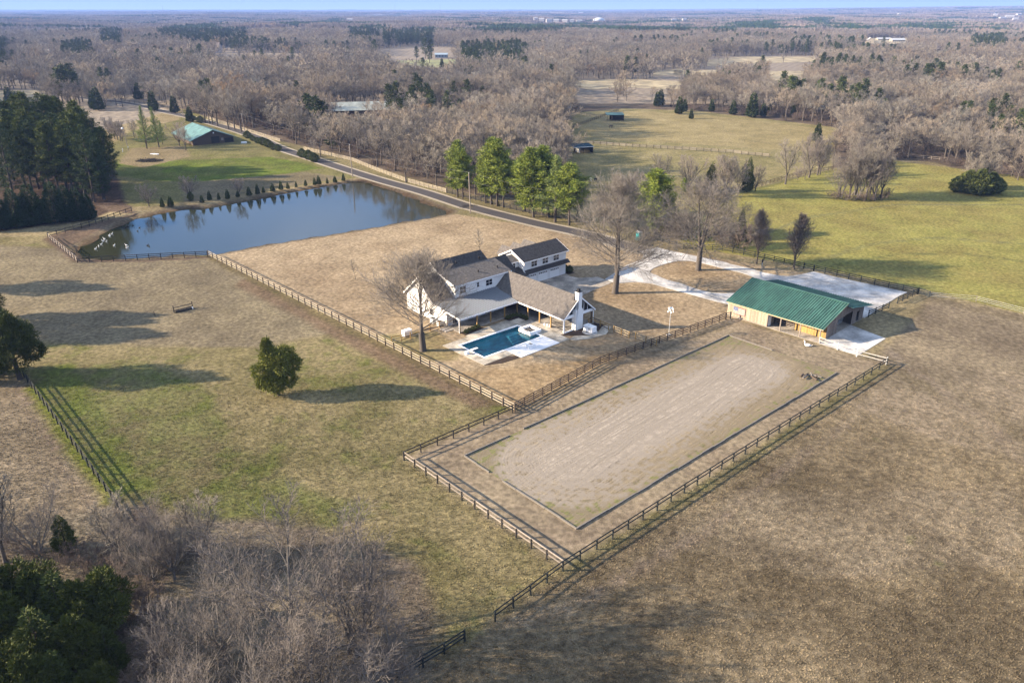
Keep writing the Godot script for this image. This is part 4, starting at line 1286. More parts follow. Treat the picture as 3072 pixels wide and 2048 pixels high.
func build_other_buildings() -> void:
	# old barn across the pond: gable towards us, ridge running away
	var g0: Vector2 = Vector2(-131.6, -319.6)
	var g1: Vector2 = Vector2(-118.2, -329.7)
	var dirv := (g1 - g0).normalized()
	var mid := (g0 + g1) * 0.5
	var wide := (g1 - g0).length()
	var turn := -atan2(dirv.y, dirv.x)
	var o := thing("old_barn", "low dark wooden barn with faded teal metal roof beyond the pond", "barn", at(mid), turn)
	var len_ := 27.0
	var m := MB.new()
	m.prism(P([-wide / 2, 0, 0, wide / 2, 0, 0, wide / 2, 2.4, 0, 0, 5.5, 0, -wide / 2, 2.4, 0]), Vector3(0, 0, -0.15))
	m.prism(P([-wide / 2, 0, -len_, wide / 2, 0, -len_, wide / 2, 2.4, -len_, 0, 5.5, -len_, -wide / 2, 2.4, -len_]), Vector3(0, 0, 0.15))
	m.span(Vector3(-wide / 2, 0, -len_ + 0.15), Vector3(-wide / 2 + 0.15, 2.4, -0.15))
	m.span(Vector3(wide / 2 - 0.15, 0, -len_ + 0.15), Vector3(wide / 2, 2.4, -0.15))
	obj("wall", m.mesh(), M.wood_brown, o)
	for s in [-1.0, 1.0]:
		for k in 14:
			var z0 := 0.8 - k * 2.05
			var r := MB.new()
			r.prism(P([s * 0.001, 5.68, z0, s * 0.001, 5.68, z0 - 2.03, s * (wide / 2 + 1.2), 2.0, z0 - 2.03, s * (wide / 2 + 1.2), 2.0, z0]), Vector3(0, -0.1, 0))
			obj("roof_panel", r.mesh(), M.metal_teal, o)
	boxpart("doorway", o, Vector3(0.8, 1.6, 0.05), Vector3(3.4, 2.6, 0.06), M.dark)
	boxpart("doorway", o, Vector3(wide * 0.38, 1.0, 0.05), Vector3(3.6, 1.9, 0.06), M.dark)
	boxpart("vent", o, Vector3(0.4, 4.4, 0.06), Vector3(0.5, 0.5, 0.06), M.trim)
	boxpart("hatch", o, Vector3(wide * 0.22, 1.6, 0.06), Vector3(0.9, 1.0, 0.06), M.wood_grey)
	# run-in shelters of the paddock
	for k in 2:
		var sh := thing("paddock_shelter", ["open fronted paddock shelter with navy metal roof and dark end wall", "small far paddock shelter with green metal roof near the treeline"][k], "shelter", at([Vector2(30.61, -302.8), Vector2(52.17, -395.3)][k]), [0.30, 0.05][k])
		var w: float = [8.6, 9.0][k]
		var x0: float = [-7.2, -4.6][k]
		var dd: float = [5.0, 5.5][k]
		var hh: float = [2.5, 2.9][k]
		var rf := MB.new()
		rf.prism(P([x0, hh, 0.6, x0 + w, hh, 0.6, x0 + w, hh + 0.55, -dd, x0, hh + 0.55, -dd]), Vector3(0, -0.12, 0))
		obj("roof", rf.mesh(), [M.metal_navy, M.metal_green][k], sh)
		boxpart("end_wall", sh, Vector3(x0 + w - 0.2, hh * 0.5, -dd * 0.5 + 0.1), Vector3(0.12, hh - 0.1, dd - 0.3), M.wood_dark)
		boxpart("back_wall", sh, Vector3(x0 + w * 0.62, hh * 0.5, -dd + 0.3), Vector3(w * 0.7, hh, 0.12), M.wood_brown)
		boxpart("partition", sh, Vector3(x0 + w * 0.35, hh * 0.5, -dd * 0.5), Vector3(0.12, hh - 0.1, dd - 0.5), [M.trim, M.wood_brown][k])
		for j in 5:
			boxpart("post", sh, Vector3(x0 + 0.3 + j * (w - 0.6) / 4.0, hh * 0.5 - 0.05, 0.3), Vector3(0.16, hh - 0.05, 0.16), M.wood_brown)
		boxpart("fascia", sh, Vector3(x0 + w * 0.5, hh - 0.06, 0.63), Vector3(w, 0.16, 0.05), [M.trim, M.metal_green][k])
		if k == 0:
			for j in 6:
				var b := thing("hay_bale", "%s hay bale from the left, stacked inside the navy roofed shelter" % ordinal(j + 1), "hay bale", sh.transform * Vector3(x0 + w * 0.47 + (j % 3) * 1.3, 0.05, -1.2 - (j / 3) * 1.3), 0.3, "hay bales in the shelter")
				boxpart("bale", b, Vector3(0, 0.45, 0), Vector3(1.2, 0.9 + 0.5 * (j % 2), 1.1), M.wood_gold)
	# buildings in and beyond the woods
	var lb := thing("stable_block", "long low building with pale grey metal roof among the bare woods", "stable", at(Vector2(-81.1, -422.9)), 0.22)
	shed(lb, 44.0, 15.0, 3.0, 6.2, M.wood_brown, grained(0.36, 0.39, 0.35, M.coarse, 0.05, 0.6), 0.8)
	house_far("white gabled house at the wood's edge beyond the far paddock", Vector2(177.2, -447.9), 0.2, 13.0, 9.0, 4.2, 8.0, M.white, grained(0.5, 0.5, 0.5, M.coarse, 0.1))
	house_far("beige house with hipped brown roof behind the left treeline", Vector2(-379.8, -1015.0), 0.1, 30.0, 18.0, 6.5, 12.0, plain(0.42, 0.35, 0.30), grained(0.25, 0.20, 0.17, M.coarse, 0.1))
	house_far("small white gable peeking out of the bare wood left of the paddock", Vector2(-43.75, -325.9), 0.9, 8.0, 7.0, 4.0, 7.5, M.white, M.shingle_dark)
	house_far("white house roof tip in the wood beside the pine row", Vector2(-19.31, -325.9), 1.2, 7.0, 7.0, 4.0, 7.5, M.white, M.shingle_dark)
	house_far("white barn standing right of the distant white farmhouse", Vector2(656.1, -1389.7), 0.0, 22.0, 12.0, 4.5, 7.0, M.wood_cream, plain(0.34, 0.36, 0.38))
	house_far("distant white farmhouse with steep gable in the right woods", Vector2(583.7, -1330.8), 1.3, 13.0, 10.0, 5.5, 10.0, M.wood_cream, grained(0.5, 0.5, 0.5, M.coarse, 0.1))
	house_far("long distant white shed behind the white farmhouse", Vector2(661.4, -1454.0), 0.0, 24.0, 10.0, 4.0, 6.0, M.wood_cream, plain(0.36, 0.37, 0.38))
	house_far("pale blue metal shed beside the green field among the pines", Vector2(-80.5, -924.2), 0.0, 14.0, 8.0, 3.5, 5.0, plain(0.2, 0.24, 0.28), plain(0.22, 0.29, 0.36, 0.8))
	house_far("blue tarped shed showing between trunks at the paddock corner", Vector2(27.69, -429.5), 0.2, 7.0, 5.0, 2.6, 3.6, plain(0.22, 0.3, 0.36), plain(0.34, 0.46, 0.54, 0.6))
	house_far("white house in a gap of the woods right of the far pines", Vector2(737.5, -1488.3), 0.0, 16.0, 10.0, 5.0, 8.0, M.white, M.white)
	house_far("low brown house far behind the dark pine row", Vector2(-290.3, -1251.2), 0.0, 26.0, 12.0, 4.5, 8.0, plain(0.3, 0.3, 0.32), plain(0.36, 0.36, 0.38))
	# the town on the horizon
	var spots := v2([88.8,-3073.3, 107.4,-2987.2, 131.3,-2932.4, 155.7,-2905.7, 188.1,-2932.4, 217.9,-2987.2, 239.8,-2932.4, 329.9,-6620.7, 361.6,-6359.5, 422.9,-6620.7, 462.1,-6359.5, 562.2,-6759.5, -576.7,-2932.4, -353.0,-2420.9, 1969.2,-4201.0, 2173.9,-3714.8, 2020.5,-3399.6, 2140.7,-3550.3, 2278.5,-3714.8, 1951.0,-3196.1, 654.6,-3133.5, 614.9,-3133.5])
	for k in spots.size():
		var p := spots[k]
		var far := p.length()
		var sz := clampf(far / 6000.0, 0.4, 1.2)
		var b := thing("town_building", "%s pale town building from the left along the hazy skyline" % ordinal(k + 1), "building", Vector3(p.x, height(p.x, p.y), p.y), rng.randf_range(-0.3, 0.3), "pale buildings of the far town")
		shed(b, 34.0 * sz * rng.randf_range(0.6, 1.4), 16.0 * sz, 15.0 + 3.0 * sz, 17.0 + 4.0 * sz, plain(0.34, 0.33, 0.32), plain(0.30, 0.30, 0.31))
	var dm := thing("domed_hall", "large domed grey hall roof rising over the far pine belt", "hall", Vector3(Vector2(324.3, -3073.3).x, 9.0, Vector2(324.3, -3073.3).y), 0.0)
	var ds := MB.new()
	ds.ball(Vector3(0, 2, 0), Vector3(20, 9, 14), 8, 20)
	obj("roof", ds.mesh(), plain(0.42, 0.46, 0.5), dm)
	boxpart("wall", dm, Vector3(0, 3, 0), Vector3(42, 6, 16), plain(0.6, 0.6, 0.6))


# ---------------------------------------------------------------- fences

func fence(label: String, line: PackedVector2Array, rails: Array, posts: Material, boards: Array, step := 2.44, tall := 1.35, post_w := 0.13, rail_h := 0.14, rail_t := 0.05, called := "board_fence") -> Node3D:
	var o := thing(called, label, "fence", at(line[0]))
	var first := true
	for s in line.size() - 1:
		var a := line[s]
		var b := line[s + 1]
		var cnt := maxi(1, roundi((b - a).length() / step))
		var d := (b - a).normalized()
		var turn := -atan2(d.y, d.x)
		var side := Vector2(d.y, -d.x) * (post_w * 0.5 + rail_t * 0.5 + 0.003)
		for k in cnt + 1:
			if k == 0 and not first:
				continue
			first = false
			var p := a.lerp(b, float(k) / cnt) - line[0]
			boxpart("post", o, Vector3(p.x, tall * 0.5 - 0.1, p.y), Vector3(post_w, tall + 0.2 + rng.randf_range(-0.02, 0.03), post_w), posts, Basis(Vector3.UP, turn + rng.randf_range(-0.05, 0.05)))
		for k in cnt:
			var p := a.lerp(b, (k + 0.5) / cnt) - line[0] + side
			for h in rails:
				var tilt := Basis(Vector3.UP, turn) * Basis(Vector3(0, 0, 1), rng.randf_range(-0.008, 0.008))
				boxpart("rail", o, Vector3(p.x, h + rng.randf_range(-0.015, 0.015), p.y), Vector3((b - a).length() / cnt - 0.02, rail_h, rail_t), boards[rng.randi() % boards.size()], tilt)
	return o


func build_fences() -> void:
	var pale := [M.wood_cream, grained(0.46, 0.40, 0.31, M.fine, 0.5), grained(0.42, 0.36, 0.275, M.fine, 0.5)]
	var grey := [M.wood_grey, grained(0.27, 0.235, 0.205, M.fine, 0.6), grained(0.40, 0.35, 0.31, M.fine, 0.6)]
	var dark := [M.wood_dark, grained(0.055, 0.048, 0.043, M.fine, 0.8)]
	var brown := [M.wood_brown, grained(0.15, 0.115, 0.085, M.fine, 0.8), grained(0.09, 0.07, 0.055, M.fine, 0.8)]
	var bg := [M.wood_blackgreen]
	var three := [0.35, 0.78, 1.21]
	fence("long pale three rail fence with dark posts between lawn and left pasture", v2([-69.6,-167.2, -26.30,-122.0, 0.37,-93.8]), three, M.wood_brown, pale)
	fence("dark three rail fence along the near bank of the pond", v2([-96.9,-162.2, -69.6,-166.8]), three, M.wood_dark, dark + brown)
	fence("weathered three rail fence running along the pond's left tip", v2([-114.5,-181.9, -96.9,-162.2]), three, M.wood_dark, grey)
	fence("dark fence between the pond's far left bank and the evergreen hedge", v2([-114.9,-182.7, -110.0,-193.2, -106.2,-208.8]), [0.4, 1.1], M.wood_dark, dark)
	fence("dark two rail fence from the arena's left corner to the lawn corner", v2([-13.60,-81.5, 0.06,-93.6]), [0.62, 1.14], M.wood_dark, dark, 2.44, 1.2)
	fence("grey two rail fence along the near left end of the riding arena", v2([-13.59,-81.4, 5.12,-61.0]), [0.62, 1.16], M.wood_dark, grey, 2.3, 1.22, 0.13, 0.16)
	fence("long dark two rail fence along the right side of the riding arena", v2([-1.56,-54.03, 5.12,-60.9, 27.70,-81.1, 59.63,-109.2]), [0.62, 1.14], M.wood_blackgreen, bg, 2.6, 1.22)
	fence("pale two rail fence across the front of the barn pad", v2([59.65,-109.4, 56.16,-112.4, 52.06,-117.8]), [0.55, 1.15], M.steel, [grained(0.55, 0.53, 0.50, M.fine, 0.5)], 3.4, 1.3, 0.14, 0.12)
	fence("brown four rail fence from the lawn corner up to the barn gate", v2([0.38,-94.2, 14.02,-109.4, 37.47,-127.3, 38.94,-128.5]), [0.25, 0.58, 0.91, 1.24], M.wood_brown, brown, 2.0, 1.4)
	fence("short dark gate of three rails at the barn's left corner", v2([38.99,-128.5, 39.93,-128.9]), [0.4, 0.8, 1.2], M.wood_blackgreen, bg, 2.0, 1.4, 0.16, 0.1, 0.05, "field_gate")
	fence("dark three rail gate fence running out at the picture's lower edge", v2([-13.64,-44.58, -9.41,-47.31, -5.94,-50.08, -4.24,-51.62]), [0.4, 0.8, 1.2], M.wood_blackgreen, bg, 2.9, 1.35)
	fence("dark three rail fence with long shadows down the left pasture", v2([-75.0,-104.7, -58.75,-86.8, -46.22,-73.0, -40.19,-66.2, -38.11,-63.9]), three, M.wood_blackgreen, bg + dark, 2.44, 1.4)
	fence("new yellow timber three rail fence from the generator to the side gate", v2([13.68,-125.8, 14.37,-126.8, 17.03,-123.4]), [0.3, 0.7, 1.1], M.wood_gold, [M.wood_brown, M.wood_gold], 2.44, 1.25)
	fence("short new timber fence of two bays right of the side gate", v2([17.84,-122.6, 20.15,-120.0]), [0.3, 0.7, 1.1], M.wood_gold, [M.wood_new], 2.3, 1.25)
	fence("new timber fence joining the brown four rail fence, beyond the gap", v2([21.18,-119.5, 24.25,-116.7]), [0.3, 0.7, 1.1], M.wood_gold, [M.wood_new], 2.3, 1.25)
	fence("new timber fence behind the bare pool tree to the house corner", v2([-20.38,-117.9, -18.87,-118.5, -17.42,-119.7, -12.89,-124.7, -11.48,-124.9]), [0.3, 0.7, 1.1], M.wood_gold, [M.wood_gold, M.wood_new], 2.44, 1.25)
	fence("black board fence along the driveway and the white parking pad", v2([32.63,-184.7, 40.34,-172.6, 49.19,-171.4, 55.28,-166.3, 60.3,-161.2, 65.2,-156.3, 65.2,-156.6, 72.3,-149.2, 80.4,-141.8]), [0.42, 0.83, 1.22], M.wood_blackgreen, bg + [M.wood_dark], 2.5, 1.4)
	fence("short black board fence beside the far corner of the parking pad", v2([80.4,-141.8, 74.1,-136.7]), [0.42, 0.83, 1.22], M.wood_blackgreen, bg, 2.3, 1.4)
	fence("black board fence between the barn's back corner and the wire gap", v2([71.3,-134.2, 65.5,-129.7]), [0.42, 0.83, 1.22], M.wood_blackgreen, bg, 2.3, 1.4)
	fence("dark board fence running from the pad corner into the right field", v2([80.6,-141.8, 81.8,-139.9]), [0.42, 0.83, 1.22], M.wood_blackgreen, bg, 2.3, 1.4)
	fence("thin post and wire fence across the right hand field", v2([81.8,-139.9, 89.8,-137.7, 95.0,-131.2, 103.7,-123.5]), [0.4, 0.75, 1.1], M.wood_grey, [M.steel], 6.0, 1.2, 0.09, 0.025, 0.02, "wire_fence")
	fence("dark paddock fence below the row of bare trees in the right field", v2([63.1,-230.1, 62.7,-229.9, 79.7,-241.7, 96.3,-258.0, 112.5,-268.3]), three, M.wood_brown, brown + [M.wood_cream], 2.5, 1.35)
	fence("pale board fence along the road beside the bare woods", v2([-83.3,-309.0, -70.9,-297.0, -59.41,-285.2, -47.01,-265.9, -34.46,-247.9, -20.28,-232.3]), [0.25, 0.58, 0.91, 1.24], M.wood_cream, pale, 2.44, 1.4)
	fence("dark four rail fence under the roadside pines", v2([-20.09,-232.1, -10.81,-222.6, -0.60,-211.7, 6.42,-205.2, 13.18,-201.0, 19.29,-196.1]), [0.25, 0.58, 0.91, 1.24], M.wood_dark, dark, 2.44, 1.4)
	fence("far pale board fence beyond the road above the old barn", v2([-156.3,-402.8, -125.4,-363.3, -98.4,-329.1]), [0.25, 0.58, 0.91, 1.24], M.wood_cream, pale, 2.6, 1.45)
	fence("weathered fence dividing the far paddock behind the navy roofed shelter", v2([22.31,-326.0, 36.62,-321.7, 49.11,-315.9, 68.0,-309.2, 86.5,-301.7, 89.0,-299.1, 97.9,-293.1]), [0.45, 0.85, 1.2], M.wood_brown, grey, 2.9, 1.35)
	fence("dark fence climbing the left edge of the far paddock", v2([22.45,-328.2, 29.74,-374.4, 33.48,-380.1, 41.91,-398.5, 58.45,-433.2]), three, M.wood_dark, dark, 2.9, 1.4)
	fence("low rail fence among trunks at the paddock's far corner", v2([29.59,-416.3, 36.39,-415.2, 45.96,-409.5]), [0.5, 1.1], M.wood_grey, grey, 3.0, 1.3)
	fence("grey rail fence at the treeline right of the bare thicket", v2([145.6,-297.6, 155.3,-290.2, 163.6,-283.2]), [0.5, 1.1], M.wood_grey, grey, 3.0, 1.3)
	fence("faint grey rail fence across the meadow left of the white pines", v2([-178.4,-339.4, -166.9,-344.8]), [0.5, 1.1], M.wood_grey, grey, 3.0, 1.3)
	fence("distant dark fence along the road in front of the far treeline", v2([-250.1,-477.1, -216.4,-471.1, -203.6,-456.9, -187.6,-437.0]), [0.5, 0.9, 1.3], M.wood_dark, dark, 3.0, 1.5)


# ---------------------------------------------------------------- trees

func bend(p0: Vector3, dir: Vector3, len_: float, segs: int, wob: float, up: float) -> PackedVector3Array:
	var o := PackedVector3Array([p0])
	var d := dir
	var p := p0
	for k in segs:
		d = (d + Vector3(rng.randf_range(-wob, wob), rng.randf_range(-wob, wob) + up, rng.randf_range(-wob, wob))).normalized()
		p += d * (len_ / segs)
		o.append(p)
	return o


func along(path_: PackedVector3Array, t: float) -> Array:   # [place, direction]
	var f := t * (path_.size() - 1)
	var k := mini(int(f), path_.size() - 2)
	return [path_[k].lerp(path_[k + 1], f - k), (path_[k + 1] - path_[k]).normalized()]


func turned(d: Vector3, ang: float, az: float) -> Vector3:   # d leaned over by ang, round it by az
	var s := d.cross(Vector3(0.3, 0.2, 0.9)).normalized()
	if absf(d.dot(Vector3(0.3, 0.2, 0.9))) > 0.98:
		s = d.cross(Vector3.UP).normalized()
	return d.rotated(s.rotated(d, az), ang).normalized()


func bare_tree(p: Dictionary) -> Array:   # leafless tree: [mesh of trunk and limbs, mesh of branches and twigs]
	rng.seed = p.seed
	var tr := MB.new()
	var cr := MB.new()
	var leaders: Array = []
	var h: float = p.h
	var bole: float = p.bole
	var forks: int = p.get("forks", 1)
	var base_r: float = p.r
	var tone: Color = p.tone
	if forks <= 1:
		leaders.append([bend(Vector3(0, -0.2, 0), Vector3.UP, h * 0.98, 8, 0.05, 0.05), base_r, base_r * 0.10, bole])
	else:
		if bole > 0.02:
			var st := bend(Vector3(0, -0.2, 0), Vector3.UP, h * bole + 0.4, 3, 0.03, 0.0)
			tr.path(st, base_r * 1.12, base_r * 0.95, 8)
			for k in forks:
				var az := TAU * (k + rng.randf_range(-0.2, 0.2)) / forks
				leaders.append([bend(st[3] - Vector3(0, 0.3, 0), turned(Vector3.UP, deg_to_rad(p.get("splay", 16.0)) * rng.randf_range(0.5, 1.3), az), h * (1.0 - bole) * rng.randf_range(0.86, 1.02), 7, 0.08, 0.07), base_r * rng.randf_range(0.55, 0.72), base_r * 0.07, 0.06])
		else:
			for k in forks:
				var az := TAU * (k + rng.randf_range(-0.3, 0.3)) / forks
				var rr := rng.randf_range(0.0, p.get("clump", 0.5))
				leaders.append([bend(Vector3(cos(az) * rr, -0.1, sin(az) * rr), turned(Vector3.UP, deg_to_rad(p.get("splay", 22.0)) * rng.randf_range(0.3, 1.3), az), h * rng.randf_range(0.7, 1.02), 6, 0.10, 0.05), base_r * rng.randf_range(0.6, 1.0), base_r * 0.1, 0.12])
	# flare at the foot
	if bole > 0.02:
		tr.path(PackedVector3Array([Vector3(0, -0.15, 0), Vector3(0, 0.12, 0), Vector3(0, 0.5, 0)]), base_r * 1.5, base_r * 1.02, 8)
	var n1: int = maxi(2, p.limbs / leaders.size())
	var tw: float = p.twig
	for L in leaders:
		var lp: PackedVector3Array = L[0]
		tr.path(lp, L[1], L[2], p.get("sides", 7))
		var az0 := rng.randf() * TAU
		for k in n1:
			var u := (k + rng.randf()) / n1
			var t := lerpf(L[3], 0.98, u)
			var w := along(lp, t)
			var ang := deg_to_rad(lerpf(p.a0, p.a1, u) + rng.randf_range(-9, 9))
			az0 += 2.4 + rng.randf_range(-0.5, 0.5)
			var l1: float = p.w * lerpf(1.0, 0.32, pow(u, p.get("shape", 1.2))) * rng.randf_range(0.75, 1.15)
			if forks > 1:
				l1 *= 0.75
			var r1: float = lerpf(L[1], L[2], t) * rng.randf_range(0.42, 0.6) * p.get("thin", 1.0)
			r1 = maxf(r1, tw * 2.4)
			var d1 := turned(w[1], ang, az0)
			var b1 := bend(w[0], d1, l1, 5, 0.11, p.up)
			tr.path(b1, r1, r1 * 0.28, 5)
			var n2: int = p.l2
			for i in n2:
				var u2 := (i + rng.randf()) / n2
				var w2 := along(b1, lerpf(0.18, 1.0, u2))
				var l2 := l1 * lerpf(0.58, 0.30, u2) * rng.randf_range(0.7, 1.2)
				var r2 := maxf(r1 * lerpf(0.42, 0.22, u2), tw * 1.5)
				cr.col = tone * rng.randf_range(0.8, 1.15)
				var b2 := bend(w2[0], turned(w2[1], deg_to_rad(rng.randf_range(24, 50)), i * 2.4 + rng.randf()), l2, 3, 0.14, p.up)
				cr.path(b2, r2, r2 * 0.45, 4 if p.get("fine", false) else 3)
				var n3: int = p.l3
				for j in n3:
					var u3 := (j + rng.randf()) / n3
					var w3 := along(b2, lerpf(0.12, 1.0, u3))
					var l3 := l2 * lerpf(0.62, 0.36, u3) * rng.randf_range(0.6, 1.25)
					cr.col = tone * rng.randf_range(0.75, 1.3)
					var b3 := bend(w3[0], turned(w3[1], deg_to_rad(rng.randf_range(22, 52)), j * 2.4 + rng.randf()), l3, 2, 0.16, p.up * 0.8)
					cr.path(b3, tw * 1.15, tw * 0.5, 3)
					var n4: int = p.l4
					for q in n4:
						var w4 := along(b3, rng.randf_range(0.15, 1.0))
						var l4 := l3 * rng.randf_range(0.4, 0.75)
						var d4 := turned(w4[1], deg_to_rad(rng.randf_range(20, 50)), rng.randf() * TAU)
						d4.y += 0.12
						cr.tube(w4[0], w4[0] + d4 * l4, tw * 0.8, tw * 0.35, 3)
	return [tr.mesh(), cr.mesh(true)]


func tuft(m: MB, c: Vector3, r: float, cnt: int, len_: float, wid: float, dark: Color, light: Color, lift := 0.25) -> void:   # a spray of needles or small leaves
	for k in cnt:
		var d := Vector3(rng.randfn(), rng.randfn() + lift, rng.randfn()).normalized()
		var a := c + d * r * rng.randf_range(0.15, 0.8)
		var s := d.cross(Vector3(rng.randfn(), rng.randfn(), rng.randfn())).normalized() * wid
		m.col = dark.lerp(light, rng.randf())
		m.tri(a - s, a + s, a + d * len_ * rng.randf_range(0.7, 1.2))


func pine_tree(p: Dictionary) -> Array:
	rng.seed = p.seed
	var tr := MB.new()
	var cr := MB.new()
	var h: float = p.h
	var lp := bend(Vector3(0, -0.2, 0), Vector3.UP, h, 7, 0.02, 0.04)
	tr.path(lp, p.r, p.r * 0.18, 7)
	var n: int = p.branches
	var az := 0.0
	for k in n:
		var u := (k + rng.randf()) / n
		var t := lerpf(p.bare, 0.985, u)
		az += 2.4 + rng.randf_range(-0.6, 0.6)
		var prof := 0.0
		if p.get("cone", false):
			prof = lerpf(1.0, 0.12, u)
		else:
			prof = sin(PI * clampf(0.22 + 0.74 * u, 0.0, 1.0)) * (0.75 + 0.25 * u)
		var l: float = p.w * prof * rng.randf_range(0.55, 1.15)
		var w := along(lp, t)
		var b := bend(w[0], turned(Vector3.UP, deg_to_rad(lerpf(p.a0, p.a1, u) + rng.randf_range(-8, 8)), az), l, 3, 0.10, 0.06)
		tr.path(b, maxf(p.r * 0.25 * (1.0 - u * 0.6), 0.02), 0.015, 4)
		var cnt: int = maxi(2, int(l / p.gap))
		for j in cnt:
			var s := lerpf(p.get("inner", 0.35), 1.05, (j + rng.randf() * 0.8) / cnt)
			var c: Vector3 = b[0].lerp(b[3], s) if s > 1.0 else along(b, s)[0]
			c += Vector3(rng.randf_range(-0.35, 0.35), rng.randf_range(-0.1, 0.3), rng.randf_range(-0.35, 0.35)) * p.tuft
			var f := rng.randf_range(0.0, 0.5)
			tuft(cr, c, p.tuft * rng.randf_range(0.7, 1.15), p.needles, p.leaf, p.wid, p.dark.lerp(p.light, f * 0.6), p.light.lerp(p.dark, 0.5 - f), 0.35)
	tuft(cr, lp[lp.size() - 1], p.tuft, p.needles, p.leaf, p.wid, p.dark, p.light, 0.6)
	return [tr.mesh(), cr.mesh(true)]


func cedar_tree(p: Dictionary) -> Array:   # dense cone of scale leaves, ragged outline
	rng.seed = p.seed
	var tr := MB.new()
	var cr := MB.new()
	var h: float = p.h
	tr.path(bend(Vector3(0, -0.2, 0), Vector3.UP, h * 0.9, 5, 0.03, 0.03), p.r, p.r * 0.15, 6)
	var n := FastNoiseLite.new()
	n.seed = p.seed
	n.frequency = 1.0
	var cnt: int = p.leaves
	var foot: float = p.get("foot", 0.04)
	if p.has("lobes"):   # several rounded boughs instead of one cone: [x, height, z, radius, tall]
		for k in cnt:
			var L: Array = p.lobes[rng.randi() % p.lobes.size()]
			var dd := Vector3(rng.randfn(), rng.randfn(), rng.randfn()).normalized()
			var bump := 0.8 + 0.5 * n.get_noise_3d(dd.x * 1.6 + L[0], dd.y * 1.6 + L[1], dd.z * 1.6) + 0.3 * n.get_noise_3d(dd.x * 5.0, dd.y * 5.0 + L[1] * 3.0, dd.z * 5.0)
			var cc := Vector3(L[0], L[1], L[2]) + dd * Vector3(L[3], L[4], L[3]) * bump * lerpf(0.6, 1.0, sqrt(rng.randf()))
			if cc.y < 0.15:
				continue
			var od := (dd + Vector3(0, 0.5, 0) + Vector3(rng.randfn(), rng.randfn(), rng.randfn()) * 0.5).normalized()
			var os: Vector3 = od.cross(Vector3(rng.randfn(), rng.randfn(), rng.randfn())).normalized() * p.wid
			var sh := n.get_noise_3d(cc.x * 0.9, cc.y * 0.9, cc.z * 0.9) * 0.5 + 0.5
			cr.col = p.dark.lerp(p.light, clampf(sh * 0.75 + rng.randf() * 0.4, 0.0, 1.0))
			cr.tri(cc - os, cc + os, cc + od * p.leaf * rng.randf_range(0.7, 1.3))
		return [tr.mesh(), cr.mesh(true)]
	for k in cnt:
		var u := 1.0 - sqrt(rng.randf()) if p.get("cone", true) else rng.randf()
		var az := rng.randf() * TAU
		var prof: float = pow(1.0 - u, p.get("pw", 0.75)) if p.get("cone", true) else sin(PI * clampf(0.12 + 0.85 * u, 0.0, 1.0))
		if u < 0.1:
			prof *= 0.6 + 4.0 * u
		var lump := 0.80 + 0.55 * n.get_noise_3d(cos(az) * 1.3, u * 5.0, sin(az) * 1.3) + 0.22 * n.get_noise_3d(cos(az) * 4.0 + 9.0, u * 16.0, sin(az) * 4.0)
		var rr: float = p.w * prof * lump
		var c := Vector3(cos(az), 0, sin(az)) * rr * lerpf(0.62, 1.0, sqrt(rng.randf()))
		c.y = h * (foot + u * (1.0 - foot))
		var d := (Vector3(cos(az), 0.75, sin(az)) + Vector3(rng.randfn(), rng.randfn(), rng.randfn()) * 0.55).normalized()
		var s: Vector3 = d.cross(Vector3(rng.randfn(), rng.randfn(), rng.randfn())).normalized() * p.wid
		var shade := n.get_noise_3d(cos(az) * 3.0, u * 9.0 + 30.0, sin(az) * 3.0) * 0.5 + 0.5
		cr.col = p.dark.lerp(p.light, clampf(shade * 0.7 + rng.randf() * 0.45, 0.0, 1.0))
		cr.tri(c - s, c + s, c + d * p.leaf * rng.randf_range(0.7, 1.3))
	return [tr.mesh(), cr.mesh(true)]


func make_tree(called: String, label: String, category: String, meshes: Array, pos: Vector3, turn: float, size := Vector3.ONE, group := "", bark: Material = null, leaf: Material = null) -> Node3D:
	var o := thing(called, label, category, pos, turn, group)
	o.scale = size
	obj("trunk", meshes[0], bark if bark else M.bark, o)
	obj("crown", meshes[1], leaf if leaf else M.twig, o)
	return o


var KINDS := {}
var TALL := {}


func kind(called: String, meshes: Array, h: float) -> void:
	KINDS[called] = meshes
	TALL[called] = h


func plant(called: String, label: String, category: String, which: String, p: Vector2, h: float, turn: float, group := "", wide := 1.0, leafy := false) -> Node3D:
	var s: float = h / TALL[which]
	return make_tree(called, label, category, KINDS[which], Vector3(p.x, near_height(p.x, p.y) if p.y > GZ0 else height(p.x, p.y), p.y), turn, Vector3(s * wide, s, s * wide), group, M.bark_pine if leafy else M.bark_pale if which.begins_with("thicket") else M.bark, M.leaf if leafy else M.twig)


